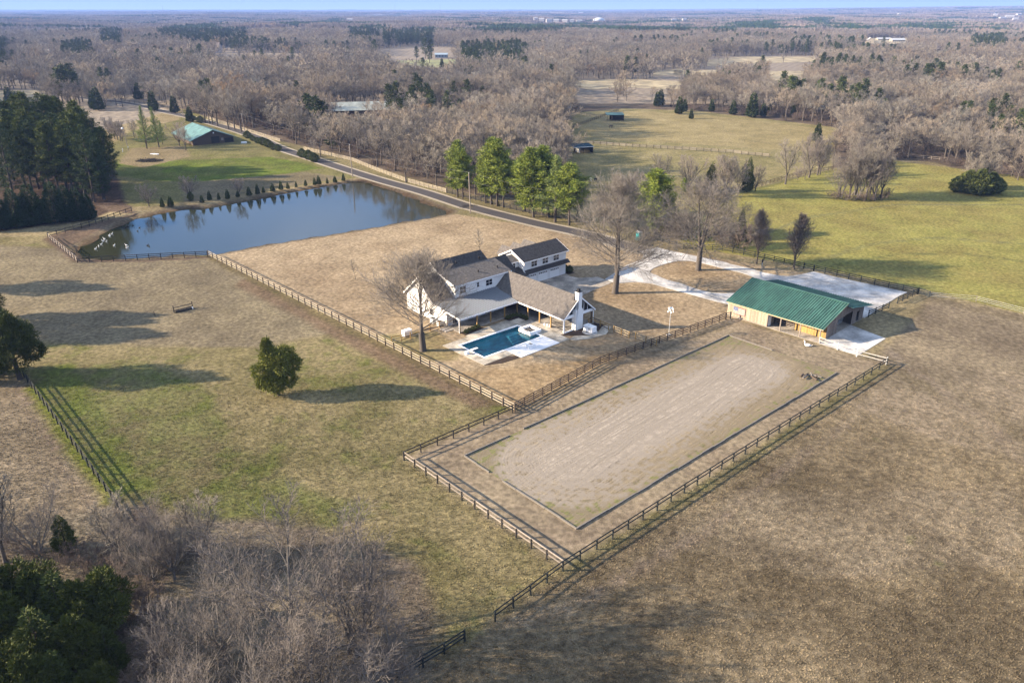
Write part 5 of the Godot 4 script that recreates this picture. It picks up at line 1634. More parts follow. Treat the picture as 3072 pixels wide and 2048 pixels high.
func build_trees() -> void:
	var grey := Color(0.205, 0.187, 0.158)
	var pinkish := Color(0.20, 0.175, 0.158)
	var tan := Color(0.225, 0.195, 0.158)
	# --- shapes
	kind("yard_a", bare_tree({"seed": 101, "h": 15.0, "r": 0.50, "bole": 0.20, "forks": 2, "splay": 7.0, "limbs": 38, "thin": 0.7, "l2": 10, "l3": 7, "l4": 3, "a0": 70.0, "a1": 28.0, "w": 12.5, "twig": 0.019, "up": 0.085, "tone": Color(0.165, 0.150, 0.134), "shape": 1.5, "fine": true}), 15.0)
	kind("yard_b", bare_tree({"seed": 102, "h": 20.0, "r": 0.58, "bole": 0.17, "forks": 2, "splay": 8.0, "limbs": 46, "l2": 11, "l3": 7, "l4": 4, "a0": 76.0, "a1": 34.0, "w": 13.0, "twig": 0.021, "up": 0.055, "tone": Color(0.165, 0.150, 0.134), "shape": 2.2, "thin": 0.62, "fine": true}), 20.0)
	kind("yard_c", bare_tree({"seed": 103, "h": 17.5, "r": 0.55, "bole": 0.22, "forks": 3, "splay": 17.0, "limbs": 45, "l2": 10, "l3": 7, "l4": 4, "a0": 78.0, "a1": 40.0, "w": 12.5, "twig": 0.020, "up": 0.045, "tone": Color(0.165, 0.150, 0.134), "shape": 2.0, "thin": 0.66, "fine": true}), 17.5)
	kind("pear", bare_tree({"seed": 104, "h": 11.0, "r": 0.2, "bole": 0.16, "limbs": 34, "l2": 8, "l3": 7, "l4": 3, "a0": 36.0, "a1": 14.0, "w": 4.6, "twig": 0.022, "up": 0.10, "tone": Color(0.175, 0.145, 0.125), "shape": 1.5}), 11.0)
	kind("vase_a", bare_tree({"seed": 105, "h": 12.0, "r": 0.26, "bole": 0.14, "forks": 5, "splay": 34.0, "limbs": 30, "l2": 7, "l3": 5, "l4": 2, "a0": 38.0, "a1": 20.0, "w": 7.0, "twig": 0.026, "up": 0.08, "tone": pinkish}), 12.0)
	kind("vase_b", bare_tree({"seed": 106, "h": 12.0, "r": 0.24, "bole": 0.2, "forks": 3, "splay": 26.0, "limbs": 27, "l2": 7, "l3": 5, "l4": 2, "a0": 44.0, "a1": 20.0, "w": 6.4, "twig": 0.026, "up": 0.09, "tone": grey}), 12.0)
	kind("thicket_a", bare_tree({"seed": 107, "h": 12.0, "r": 0.16, "bole": 0.0, "forks": 6, "splay": 26.0, "clump": 0.9, "limbs": 44, "l2": 8, "l3": 5, "l4": 1, "a0": 40.0, "a1": 20.0, "w": 7.4, "twig": 0.013, "up": 0.12, "tone": Color(0.145, 0.128, 0.115), "fine": true}), 12.0)
	kind("thicket_b", bare_tree({"seed": 108, "h": 12.0, "r": 0.22, "bole": 0.12, "forks": 4, "splay": 28.0, "limbs": 34, "l2": 9, "l3": 6, "l4": 1, "a0": 42.0, "a1": 20.0, "w": 8.2, "twig": 0.013, "up": 0.13, "tone": Color(0.155, 0.138, 0.124), "fine": true}), 12.0)
	kind("brush", bare_tree({"seed": 109, "h": 4.0, "r": 0.05, "bole": 0.0, "forks": 9, "splay": 42.0, "clump": 0.8, "limbs": 45, "l2": 6, "l3": 5, "l4": 2, "a0": 50.0, "a1": 30.0, "w": 1.9, "twig": 0.012, "up": 0.03, "tone": Color(0.145, 0.115, 0.10), "sides": 4}), 4.0)
	kind("sapling", bare_tree({"seed": 110, "h": 4.0, "r": 0.04, "bole": 0.3, "limbs": 14, "l2": 4, "l3": 2, "l4": 0, "a0": 40.0, "a1": 22.0, "w": 1.3, "twig": 0.012, "up": 0.06, "tone": grey, "sides": 5}), 4.0)
	var tones := [grey, Color(0.225, 0.205, 0.175), tan, Color(0.18, 0.165, 0.148), Color(0.235, 0.20, 0.16), Color(0.21, 0.19, 0.17)]
	for k in 6:
		kind("wood_%d" % k, bare_tree({"seed": 120 + k, "h": 17.0, "r": 0.26, "bole": [0.22, 0.28, 0.32, 0.24, 0.18, 0.3][k], "forks": [3, 4, 2, 5, 4, 3][k], "splay": [24.0, 28.0, 16.0, 30.0, 32.0, 22.0][k], "limbs": [17, 18, 15, 20, 18, 16][k], "l2": 7, "l3": 6, "l4": 3, "a0": 62.0, "a1": 36.0, "w": [7.0, 7.6, 6.4, 7.6, 8.0, 6.8][k], "twig": 0.034, "up": 0.055, "tone": tones[k], "sides": 5, "shape": 2.0}), 17.0)
	for k in 4:
		kind("far_%d" % k, bare_tree({"seed": 140 + k, "h": 16.0, "r": 0.22, "bole": 0.25, "forks": [3, 4, 2, 4][k], "splay": 27.0, "limbs": 14, "l2": 5, "l3": 5, "l4": 0, "a0": 62.0, "a1": 36.0, "w": 7.6, "twig": 0.07, "up": 0.05, "tone": tones[k], "sides": 3, "shape": 2.0}), 16.0)
	var nd := Color(0.05, 0.085, 0.018)
	var nl := Color(0.28, 0.32, 0.055)
	kind("pine_a", pine_tree({"seed": 201, "h": 18.0, "r": 0.24, "bare": 0.24, "w": 4.4, "branches": 70, "a0": 78.0, "a1": 34.0, "gap": 0.42, "tuft": 0.85, "needles": 36, "leaf": 0.46, "wid": 0.075, "dark": nd, "light": nl}), 18.4)
	kind("pine_b", pine_tree({"seed": 202, "h": 18.0, "r": 0.26, "bare": 0.28, "w": 4.7, "branches": 66, "a0": 82.0, "a1": 36.0, "gap": 0.45, "tuft": 0.88, "needles": 36, "leaf": 0.48, "wid": 0.075, "dark": nd, "light": nl}), 18.4)
	kind("pine_c", pine_tree({"seed": 203, "h": 18.0, "r": 0.24, "bare": 0.14, "w": 4.4, "branches": 76, "a0": 80.0, "a1": 30.0, "gap": 0.42, "tuft": 0.82, "needles": 36, "leaf": 0.46, "wid": 0.075, "dark": nd, "light": nl}), 18.4)
	kind("white_pine", pine_tree({"seed": 204, "h": 17.0, "r": 0.3, "bare": 0.13, "w": 5.0, "branches": 64, "a0": 84.0, "a1": 26.0, "gap": 0.42, "tuft": 0.5, "needles": 26, "leaf": 0.36, "wid": 0.05, "dark": Color(0.07, 0.11, 0.035), "light": Color(0.30, 0.35, 0.11), "cone": true, "inner": 0.2}), 17.4)
	kind("grove_pine", pine_tree({"seed": 205, "h": 26.0, "r": 0.3, "bare": 0.24, "w": 5.8, "branches": 76, "a0": 82.0, "a1": 38.0, "gap": 0.6, "tuft": 0.95, "needles": 38, "leaf": 0.55, "wid": 0.085, "dark": Color(0.016, 0.038, 0.014), "light": Color(0.145, 0.16, 0.030)}), 26.5)
	kind("grove_pine_low", pine_tree({"seed": 206, "h": 24.0, "r": 0.3, "bare": 0.12, "w": 5.6, "branches": 66, "a0": 92.0, "a1": 38.0, "gap": 0.6, "tuft": 0.75, "needles": 30, "leaf": 0.5, "wid": 0.055, "dark": Color(0.016, 0.034, 0.014), "light": Color(0.06, 0.085, 0.022)}), 24.5)
	kind("far_pine_a", pine_tree({"seed": 207, "h": 17.0, "r": 0.24, "bare": 0.34, "w": 3.6, "branches": 30, "a0": 78.0, "a1": 34.0, "gap": 0.9, "tuft": 0.9, "needles": 14, "leaf": 0.8, "wid": 0.16, "dark": Color(0.016, 0.032, 0.014), "light": Color(0.080, 0.098, 0.028)}), 17.6)
	kind("far_pine_b", pine_tree({"seed": 208, "h": 17.0, "r": 0.24, "bare": 0.22, "w": 3.9, "branches": 34, "a0": 78.0, "a1": 34.0, "gap": 0.9, "tuft": 0.9, "needles": 14, "leaf": 0.8, "wid": 0.16, "dark": Color(0.016, 0.032, 0.014), "light": Color(0.080, 0.098, 0.028)}), 17.6)
	var cd := Color(0.016, 0.028, 0.010)
	var cl := Color(0.085, 0.105, 0.028)
	kind("cedar_a", cedar_tree({"seed": 301, "h": 9.0, "r": 0.22, "w": 2.7, "leaves": 9000, "leaf": 0.34, "wid": 0.06, "dark": cd, "light": cl, "pw": 0.62}), 9.0)
	kind("cedar_lone", cedar_tree({"seed": 302, "h": 9.2, "r": 0.26, "w": 3.1, "leaves": 22000, "leaf": 0.34, "wid": 0.065, "dark": Color(0.03, 0.046, 0.012), "light": Color(0.22, 0.225, 0.045), "lobes": [[-0.1, 2.0, 0.1, 1.8, 1.9], [0.2, 4.4, -0.2, 2.3, 2.4], [-0.7, 6.4, 0.3, 1.6, 2.2], [-0.8, 8.0, 0.2, 0.8, 1.4], [1.5, 6.0, 0.1, 1.9, 1.8], [2.3, 4.7, 0.4, 1.6, 1.6], [-1.9, 4.2, 0.2, 1.8, 1.5], [0.4, 5.6, 1.4, 1.8, 1.8], [0.2, 5.3, -1.5, 1.8, 1.8], [-0.8, 2.8, 1.2, 1.7, 1.6], [1.4, 2.7, 0.8, 1.6, 1.4], [-1.7, 2.4, 0.0, 1.3, 1.2]]}), 9.2)
	kind("cedar_big", cedar_tree({"seed": 303, "h": 9.0, "r": 0.34, "w": 4.2, "leaves": 20000, "leaf": 0.34, "wid": 0.06, "dark": Color(0.013, 0.023, 0.007), "light": Color(0.085, 0.098, 0.022), "lobes": [[0.0, 3.0, 0.0, 2.3, 2.2], [0.4, 5.4, 0.2, 2.2, 2.2], [-0.6, 7.3, -0.3, 1.5, 1.7], [1.9, 5.9, 0.4, 1.7, 1.7], [-2.0, 4.9, 0.3, 1.8, 1.7], [0.3, 5.0, 2.0, 1.8, 1.8], [-0.2, 5.2, -2.0, 1.8, 1.9], [2.2, 3.5, -0.6, 1.5, 1.4], [-1.6, 6.6, 1.0, 1.3, 1.4], [-2.1, 2.8, 1.0, 1.5, 1.3], [1.2, 7.4, 0.8, 1.0, 1.4]]}), 9.0)
	kind("cone_shrub", cedar_tree({"seed": 304, "h": 2.5, "r": 0.06, "w": 0.75, "leaves": 1400, "leaf": 0.2, "wid": 0.045, "dark": Color(0.014, 0.028, 0.009), "light": Color(0.05, 0.08, 0.02), "pw": 0.7}), 2.5)
	kind("hedge_cone", cedar_tree({"seed": 305, "h": 9.0, "r": 0.2, "w": 2.6, "leaves": 8000, "leaf": 0.36, "wid": 0.07, "dark": Color(0.010, 0.026, 0.010), "light": Color(0.030, 0.058, 0.016), "pw": 0.55}), 9.0)
	kind("round_bush", cedar_tree({"seed": 306, "h": 4.0, "r": 0.1, "w": 2.4, "leaves": 4200, "leaf": 0.32, "wid": 0.08, "dark": Color(0.018, 0.030, 0.012), "light": Color(0.13, 0.15, 0.045), "cone": false, "foot": 0.0}), 4.0)
	kind("far_cedar", cedar_tree({"seed": 307, "h": 9.0, "r": 0.2, "w": 2.6, "leaves": 1500, "leaf": 0.7, "wid": 0.2, "dark": cd, "light": Color(0.06, 0.08, 0.026), "pw": 0.6}), 9.0)
	rng.seed = 99
	# --- the yard
	plant("bare_tree", "spreading bare tree beside the pool fence, its trunk split low into three", "tree", "yard_a", Vector2(-14.73, -114.8), 15.2, 0.4)
	plant("bare_tree", "tallest bare yard tree, on the lawn between garage and driveway", "tree", "yard_b", Vector2(20.56, -142.5), 20.5, 1.0)
	plant("bare_tree", "broad bare tree on the grass island of the driveway", "tree", "yard_c", Vector2(40.39, -157.1), 18.0, 2.0)
	plant("pear_tree", "narrow bare tree by the driveway fence, nearer the island", "tree", "pear", Vector2(54.40, -161.7), 11.2, 0.0)
	plant("pear_tree", "narrow bare tree by the driveway fence, nearer the parking pad", "tree", "pear", Vector2(61.3, -157.7), 11.4, 2.2)
	plant("sapling", "thin bare sapling alone on the tan front lawn", "sapling", "sapling", Vector2(-32.83, -151.0), 4.4, 0.0)
	plant("sapling", "tall thin bare sapling behind the farmhouse ridge", "sapling", "sapling", Vector2(-7.35, -168.0), 6.5, 1.0)
	# --- bare trees of the field fence
	var row := [[64.3, -227.1, 12.3], [69.1, -230.8, 8.4], [75.5, -234.7, 7.7], [88.2, -244.8, 13.3], [94.3, -250.8, 4.6], [97.4, -253.0, 5.5], [99.6, -255.2, 13.6], [103.8, -259.1, 13.1], [105.1, -260.3, 10.2], [112.9, -268.8, 5.0]]
	for k in row.size():
		plant("bare_tree", "%s bare tree from the left along the brown paddock fence" % ordinal(k + 1), "tree", ["vase_a", "vase_b"][k % 2], Vector2(row[k][0], row[k][1]), row[k][2], k * 1.7)
	var clump := [[98.3, -226.2, 13.3], [100.5, -224.4, 15.9], [103.0, -223.5, 17.3], [104.6, -222.6, 17.4], [107.3, -223.2, 16.1], [110.3, -225.3, 13.4], [104.0, -229.0, 16.8], [109.0, -229.9, 15.9]]
	for k in clump.size():
		plant("bare_tree", "%s stem clump from the left in the bare thicket of the right field" % ordinal(k + 1), "tree", ["thicket_a", "vase_b"][k % 2], Vector2(clump[k][0], clump[k][1]), clump[k][2] * rng.randf_range(0.8, 1.0), k * 1.3)
	var edge := v2([95.1,-224.4, 96.8,-223.5, 98.7,-222.1, 101.0,-221.7, 103.3,-221.4, 105.7,-221.4, 108.7,-222.6, 112.0,-225.3])
	for k in edge.size():
		plant("brush", "%s bramble from the left at the foot of the field thicket" % ordinal(k + 1), "shrub", "brush", edge[k], rng.randf_range(2.5, 4.0), k * 1.1)
	var lone := [[54.52, -233.6, 11.3], [64.2, -226.7, 12.8], [37.58, -228.4, 7.3], [45.85, -233.6, 10.9], [17.76, -202.4, 8.7], [23.96, -195.7, 8.8]]
	for k in lone.size():
		plant("bare_tree", ["vase shaped bare tree at the paddock edge behind the tall pine", "bare tree left of the dark cedar on the paddock fence", "pale bare tree behind the tallest yard tree", "thin bare tree in the paddock beyond the pale one", "small bare tree under the right end of the roadside pines", "small bare tree beside the transformer pole"][k], "tree", ["vase_a", "vase_b"][k % 2], Vector2(lone[k][0], lone[k][1]), minf(lone[k][2], 12.0), k * 1.9)
	# bare scrub behind the driveway fence
	var scrub := v2([38.83,-182.2, 40.55,-183.0, 41.98,-182.2, 43.48,-181.8, 44.08,-182.2, 47.58,-179.2, 49.62,-177.0, 50.13,-175.7, 51.81,-174.2, 52.43,-173.1, 53.48,-172.1, 56.99,-169.2, 38.06,-183.7, 33.83,-183.7])
	for k in scrub.size():
		plant("bare_shrub", "%s bare scrub clump from the left along the driveway fence" % ordinal(k + 1), "shrub", ["brush", "vase_b"][k % 2], scrub[k], rng.randf_range(4.5, 8.0), k * 0.9)
	# --- evergreens by the road
	var rp := [[-16.37, -226.7, 16.7], [-14.68, -224.2, 14.4], [-7.74, -218.6, 13.9], [-5.97, -217.3, 18.9], [-4.27, -215.1, 19.0], [-2.50, -213.6, 14.8], [3.51, -209.5, 15.5], [5.83, -202.7, 18.6], [8.32, -204.5, 18.7], [9.98, -202.4, 16.7], [14.95, -194.2, 16.2]]
	var rk := ["pine_c", "pine_a", "pine_a", "pine_c", "pine_a", "pine_b", "pine_a", "pine_c", "pine_a", "pine_b", "pine_b"]
	for k in rp.size():
		plant("pine_tree", "%s dark trunked pine from the left beside the road fence" % ordinal(k + 1), "pine tree", rk[k], Vector2(rp[k][0], rp[k][1]), rp[k][2], k * 2.1, "", 1.3 if k < 6 else 1.6, true)
	var wp := [[11.45, -197.4, 17.6]]
	plant("pine_tree", "feathery pale green pine nearest the road among the roadside pines", "pine tree", "white_pine", Vector2(wp[0][0], wp[0][1]), wp[0][2], 0.0, "", 1.4, true)
	plant("pine_tree", "tall pine behind the teal toilet, left of the island tree", "pine tree", "pine_c", Vector2(35.56, -183.5), 16.5, 1.0, "", 1.85, true)
	var mx := [[38.69, -184.7, 10.0], [52.41, -230.1, 3.3], [57.28, -232.8, 2.6], [31.55, -225.0, 5.0]]
	for k in mx.size():
		plant("pine_tree", ["smaller pine leaning out right of the toilet pine", "low round pine between the paddock and the island tree", "low pine left of the pointed cedar", "dark cedar top behind the tallest yard tree"][k], "pine tree", ["pine_c", "pine_c", "pine_c", "cedar_a"][k], Vector2(mx[k][0], mx[k][1]), maxf(mx[k][2], 5.0), k * 1.2, "", 1.3, true)
	var cdr := [[61.3, -233.7, 9.1], [72.6, -233.7, 10.7], [55.97, -180.9, 7.6], [56.98, -177.3, 5.1]]
	for k in cdr.size():
		plant("cedar_tree", ["pointed bright cedar at the left end of the paddock fence", "dark narrow cedar in the row of bare fence trees", "ragged cedar behind the island tree", "small cedar left of the first narrow driveway tree"][k], "cedar tree", "cedar_a", Vector2(cdr[k][0], cdr[k][1]), cdr[k][2], k * 2.0, "", 1.0 if k == 0 else 0.75, true)
	# --- single evergreens of the pastures
	plant("cedar_tree", "single dark cedar standing alone in the left pasture", "cedar tree", "cedar_lone", Vector2(-34.25, -99.0), 9.3, 0.5, "", 1.0, true)
	plant("cedar_tree", "round dark cedar at the left end of the shadowed fence", "cedar tree", "cedar_big", Vector2(-75.3, -104.1), 11.5, 0.0, "", 1.0, true)
	plant("cedar_tree", "tall cedar cut off by the left edge of the picture", "cedar tree", "cedar_a", Vector2(-80.4, -104.7), 12.0, 2.0, "", 1.2, true)
	var off := [[Vector2(-113.1, -144.8), 12.0], [Vector2(-97.3, -127.2), 12.5], [Vector2(-90.9, -119.7), 11.5]]
	for k in off.size():   # outside the picture, known by their shadows
		plant("cedar_tree", "%s cedar from the back outside the left edge, shading the pasture" % ordinal(k + 1), "cedar tree", "cedar_big", off[k][0], off[k][1], k * 2.0, "", 1.0, true)
	var eb := [[137.1, -233.7, 4.9], [139.5, -231.8, 7.2], [141.5, -229.3, 8.0], [145.2, -229.9, 6.9], [148.8, -231.8, 4.9], [147.6, -238.6, 7.8]]
	for k in eb.size():
		plant("evergreen_bush", "%s lobe from the left of the evergreen bush in the right field" % ordinal(k + 1), "bush", "round_bush", Vector2(eb[k][0], eb[k][1]), eb[k][2] * 0.95, k * 1.4, "", 0.95, true)
	for k in 2:
		plant("bare_tree", ["bare tree rising out of the evergreen bush, left stem", "bare tree rising out of the evergreen bush, right stem"][k], "tree", "vase_b", [Vector2(143.4, -236.6), Vector2(147.7, -236.6)][k], 11.0, k * 2.0)
	# --- cone shrubs along the far bank of the pond
	var cs := v2([-99.9,-213.6, -97.3,-214.5, -90.6,-219.6, -88.9,-222.0, -86.6,-223.5, -84.4,-224.7, -82.0,-226.4, -79.9,-228.0, -78.1,-230.2, -76.1,-232.3, -74.1,-234.2, -72.1,-236.2, -70.0,-237.9, -68.2,-240.0, -66.1,-241.7, -63.9,-243.7, -62.0,-244.9, -59.70,-246.3, -57.91,-248.6, -56.12,-250.7])
	for k in cs.size():
		plant("cone_shrub", "%s small cone shaped evergreen from the left along the pond bank" % ordinal(k + 1), "shrub", "cone_shrub", cs[k] + Vector2(rng.randf_range(-0.5, 0.5), rng.randf_range(-0.4, 0.4)), rng.randf_range(1.9, 3.3), k * 1.3, "", rng.randf_range(0.8, 1.3), true)
	var ps := [[-104.0, -214.8, 6.4], [-95.2, -222.5, 7.4], [-82.6, -228.2, 5.5]]
	for k in ps.size():
		plant("bare_tree", ["multi stemmed bare shrub tree at the left end of the pond row", "bare tree with dark shrub foot behind the pond row", "smaller bare tree behind the middle of the pond row"][k], "tree", "vase_a", Vector2(ps[k][0], ps[k][1]), ps[k][2], k * 1.0)
	plant("evergreen_bush", "dark evergreen shrub at the foot of the pond side bare tree", "bush", "round_bush", Vector2(-94.7, -221.9), 2.6, 0.0, "", 0.7, true)
	# --- hedge cones and pine grove on the left
	var hc := [[-130.2, -190.5, 7.8], [-127.9, -191.9, 9.6], [-126.0, -193.3, 8.3], [-124.9, -194.7, 10.4], [-123.9, -196.1, 6.5], [-120.3, -196.6, 10.3], [-117.8, -198.0, 9.2], [-115.6, -199.5, 8.4], [-113.8, -200.5, 6.7], [-132.5, -189.6, 9.2]]
	for k in hc.size():
		plant("hedge_cone", "%s tall dark hedge evergreen from the left below the pine grove" % ordinal(k + 1), "evergreen tree", "hedge_cone", Vector2(hc[k][0], hc[k][1]), hc[k][2] * 1.06, k * 1.7, "", 1.25, true)
	var gp := [[-163.4, -253.7, 25], [-164.9, -261.1, 26], [-160.7, -261.6, 27], [-162.4, -269.9, 26], [-153.8, -261.1, 26], [-153.7, -267.6, 25], [-142.2, -253.7, 25], [-134.7, -244.8, 24], [-132.0, -244.5, 21], [-125.9, -237.2, 19], [-154.2, -240.1, 24], [-148.8, -237.8, 24], [-147.4, -241.3, 23], [-137.3, -233.4, 24], [-138.5, -241.3, 23], [-132.8, -236.9, 23], [-125.8, -229.1, 21], [-148.4, -233.8, 22], [-143.0, -231.8, 22], [-137.7, -229.8, 22], [-132.5, -227.8, 22], [-128.6, -227.2, 21], [-163.9, -250.0, 26], [-152.9, -231.2, 24], [-161.5, -241.2, 25], [-146.9, -222.1, 22], [-125.0, -224.2, 19], [-121.5, -223.7, 18]]
	for k in gp.size():
		plant("pine_tree", "%s tall pine counted from the back left of the dark grove" % ordinal(k + 1), "pine tree", ["grove_pine", "grove_pine_low"][1 if k % 5 == 3 or k > 20 else 0], Vector2(gp[k][0], gp[k][1]), gp[k][2], k * 2.3, "", 1.35, true)
	var ge := [[-122.1, -219.8, 23.7], [-121.1, -224.0, 17.4]]
	for k in 2:
		plant("pine_tree", ["wide pine with drooping lower boughs at the grove's right edge", "outer pine reaching boughs over the meadow from the grove"][k], "pine tree", "grove_pine_low", Vector2(ge[k][0], ge[k][1]), minf(ge[k][2], 21.0 - 6.0 * k), k * 2.0, "", 1.15, true)
	# --- meadow beyond the pond
	var mw := [[-147.6, -312.5, 16.9], [-144.0, -315.5, 16.1], [-145.4, -322.5, 9.8]]
	for k in mw.size():
		plant("pine_tree", ["left one of the three feathery pines beside the old barn", "middle one of the three feathery pines beside the old barn", "shaded pine just behind the feathery pines by the barn"][k], "pine tree", "white_pine", Vector2(mw[k][0], mw[k][1]), mw[k][2], k * 2.2, "", 0.95, true)
	var mb := [[-174.6, -337.6, 8.8], [-170.2, -335.2, 8.1], [-167.6, -332.4, 7.9], [-166.0, -330.7, 6.1], [-165.8, -341.2, 7.3], [-137.2, -319.3, 9.7], [-130.3, -308.5, 8.7], [-171.7, -335.9, 6.9]]
	for k in mb.size():
		plant("bare_tree", "%s small bare tree from the left in the meadow by the old barn" % ordinal(k + 1), "tree", ["vase_b", "vase_a"][k % 2], Vector2(mb[k][0], mb[k][1]), mb[k][2], k * 1.9)
	var rt := [[-151.7, -387.7, 18.6], [-149.0, -385.4, 17.6], [-146.6, -383.2, 17.2], [-141.8, -376.6, 20.1], [-132.9, -366.1, 19.9], [-129.3, -364.1, 19.0], [-124.3, -358.1, 20.1], [-73.4, -295.1, 13.5], [-34.60, -247.5, 14.4], [-24.08, -241.5, 12.6]]
	for k in rt.size():
		plant("bare_tree", "%s tall bare roadside tree from the left along the pale fence" % ordinal(k + 1), "tree", ["wood_1", "wood_3", "wood_4"][k % 3], Vector2(rt[k][0], rt[k][1]), minf(rt[k][2], 19.0), k * 1.3)
	var hb := v2([-115.5,-339.4, -111.1,-332.4, -106.8,-325.7, -103.2,-320.9, -99.7,-316.1, -95.9,-310.0, -93.0,-307.1, -168.0,-406.8, -160.9,-397.0, -154.2,-387.7, -79.8,-292.7, -76.1,-288.0, -72.9,-283.4, -82.4,-349.1, -75.8,-321.4, -72.1,-313.1])
	for k in hb.size():
		plant("evergreen_bush", "%s rounded evergreen bush from the left along the road verge" % ordinal(k + 1), "bush", "round_bush", hb[k], rng.randf_range(2.2, 3.6), k * 1.3, "", 1.1, true)
	# --- foreground thicket at the lower left
	var fg := [[-19.38, -50.61, 13.5], [-13.70, -50.17, 12.5], [-25.07, -49.69, 9], [-15.18, -43.10, 12], [-25.87, -45.83, 8], [-10.50, -44.37, 9], [-19.28, -42.10, 10], [-24.95, -41.11, 8], [-14.23, -37.67, 11], [-18.79, -37.54, 9.5], [-35.29, -59.04, 5.5]]
	for k in fg.size():
		plant("bare_tree", "%s twiggy bare tree in the near thicket at the lower left, counted outward" % ordinal(k + 1), "tree", ["thicket_b", "thicket_a"][k % 2], Vector2(fg[k][0], fg[k][1]), fg[k][2], k * 1.57, "", 1.2)
	var ft := [[-51.98, -62.3, 11.1], [-48.27, -62.3, 7.5], [-39.70, -61.6, 7.5], [-36.25, -60.3, 7.9], [-31.65, -62.8, 7.4], [-33.59, -59.71, 7.9]]
	for k in ft.size():
		plant("bare_tree", "%s thin bare tree from the left behind the near thicket" % ordinal(k + 1), "tree", ["vase_b", "thicket_b"][k % 2], Vector2(ft[k][0], ft[k][1]), clampf(ft[k][2], 4.0, 10.0), k * 2.4)
	var fe := [[-42.82, -52.44, 8], [-39.56, -51.34, 8], [-36.48, -51.63, 7.5], [-39.02, -47.24, 8], [-36.43, -48.30, 6.5], [-34.26, -48.35, 5], [-38.78, -44.11, 7], [-36.28, -44.62, 6], [-33.47, -44.94, 4], [-46.64, -64.1, 4.5], [-44.52, -49.69, 9], [-42.08, -44.55, 7]]
	for k in fe.size():
		plant("cedar_tree", "%s near cedar in the dark clump at the lower left corner" % ordinal(k + 1), "cedar tree", ["cedar_big", "cedar_a"][k % 2], Vector2(fe[k][0], fe[k][1]), fe[k][2], k * 2.1, "", 1.15, true)
	var fb := [[-49.45, -62.7, 2.5], [-44.91, -61.1, 3], [-41.80, -60.1, 3], [-38.46, -58.59, 3.2], [-35.45, -55.81, 3.5], [-32.11, -51.91, 3.5], [-35.27, -53.51, 3], [-31.46, -49.35, 3], [-31.06, -46.06, 3], [-41.06, -61.9, 2.6], [-34.64, -61.4, 3], [-32.99, -62.6, 2.6], [-10.18, -48.37, 2], [-52.18, -64.3, 2.4], [-36.85, -63.5, 3], [-39.96, -66.4, 3]]
	for k in fb.size():
		plant("brush", "%s low bare bramble in the near thicket, counted from the fence" % ordinal(k + 1), "shrub", "brush", Vector2(fb[k][0], fb[k][1]), fb[k][2] * 1.2, k * 1.8)
	# --- shrubs of the beds round the house
	var hs := [[3.9, -3.4], [4.7, -3.5], [5.5, -3.6], [6.3, -3.7], [7.0, -3.8], [13.7, -3.5], [14.4, -3.5], [15.1, -3.5], [15.8, -3.4], [16.1, -2.6], [16.15, -1.8], [16.2, -1.2], [41.0, -15.6], [41.4, -14.8]]
	for k in hs.size():
		var w := hpt(hs[k][0], hs[k][1])
		plant("garden_shrub", "%s clipped green shrub from the left in the beds along the porch" % ordinal(k + 1), "shrub", "round_bush", Vector2(w.x, w.z), 0.85 if k < 12 else 1.6, k * 1.1, "", 0.9, true)


# ---------------------------------------------------------------- woods and far country

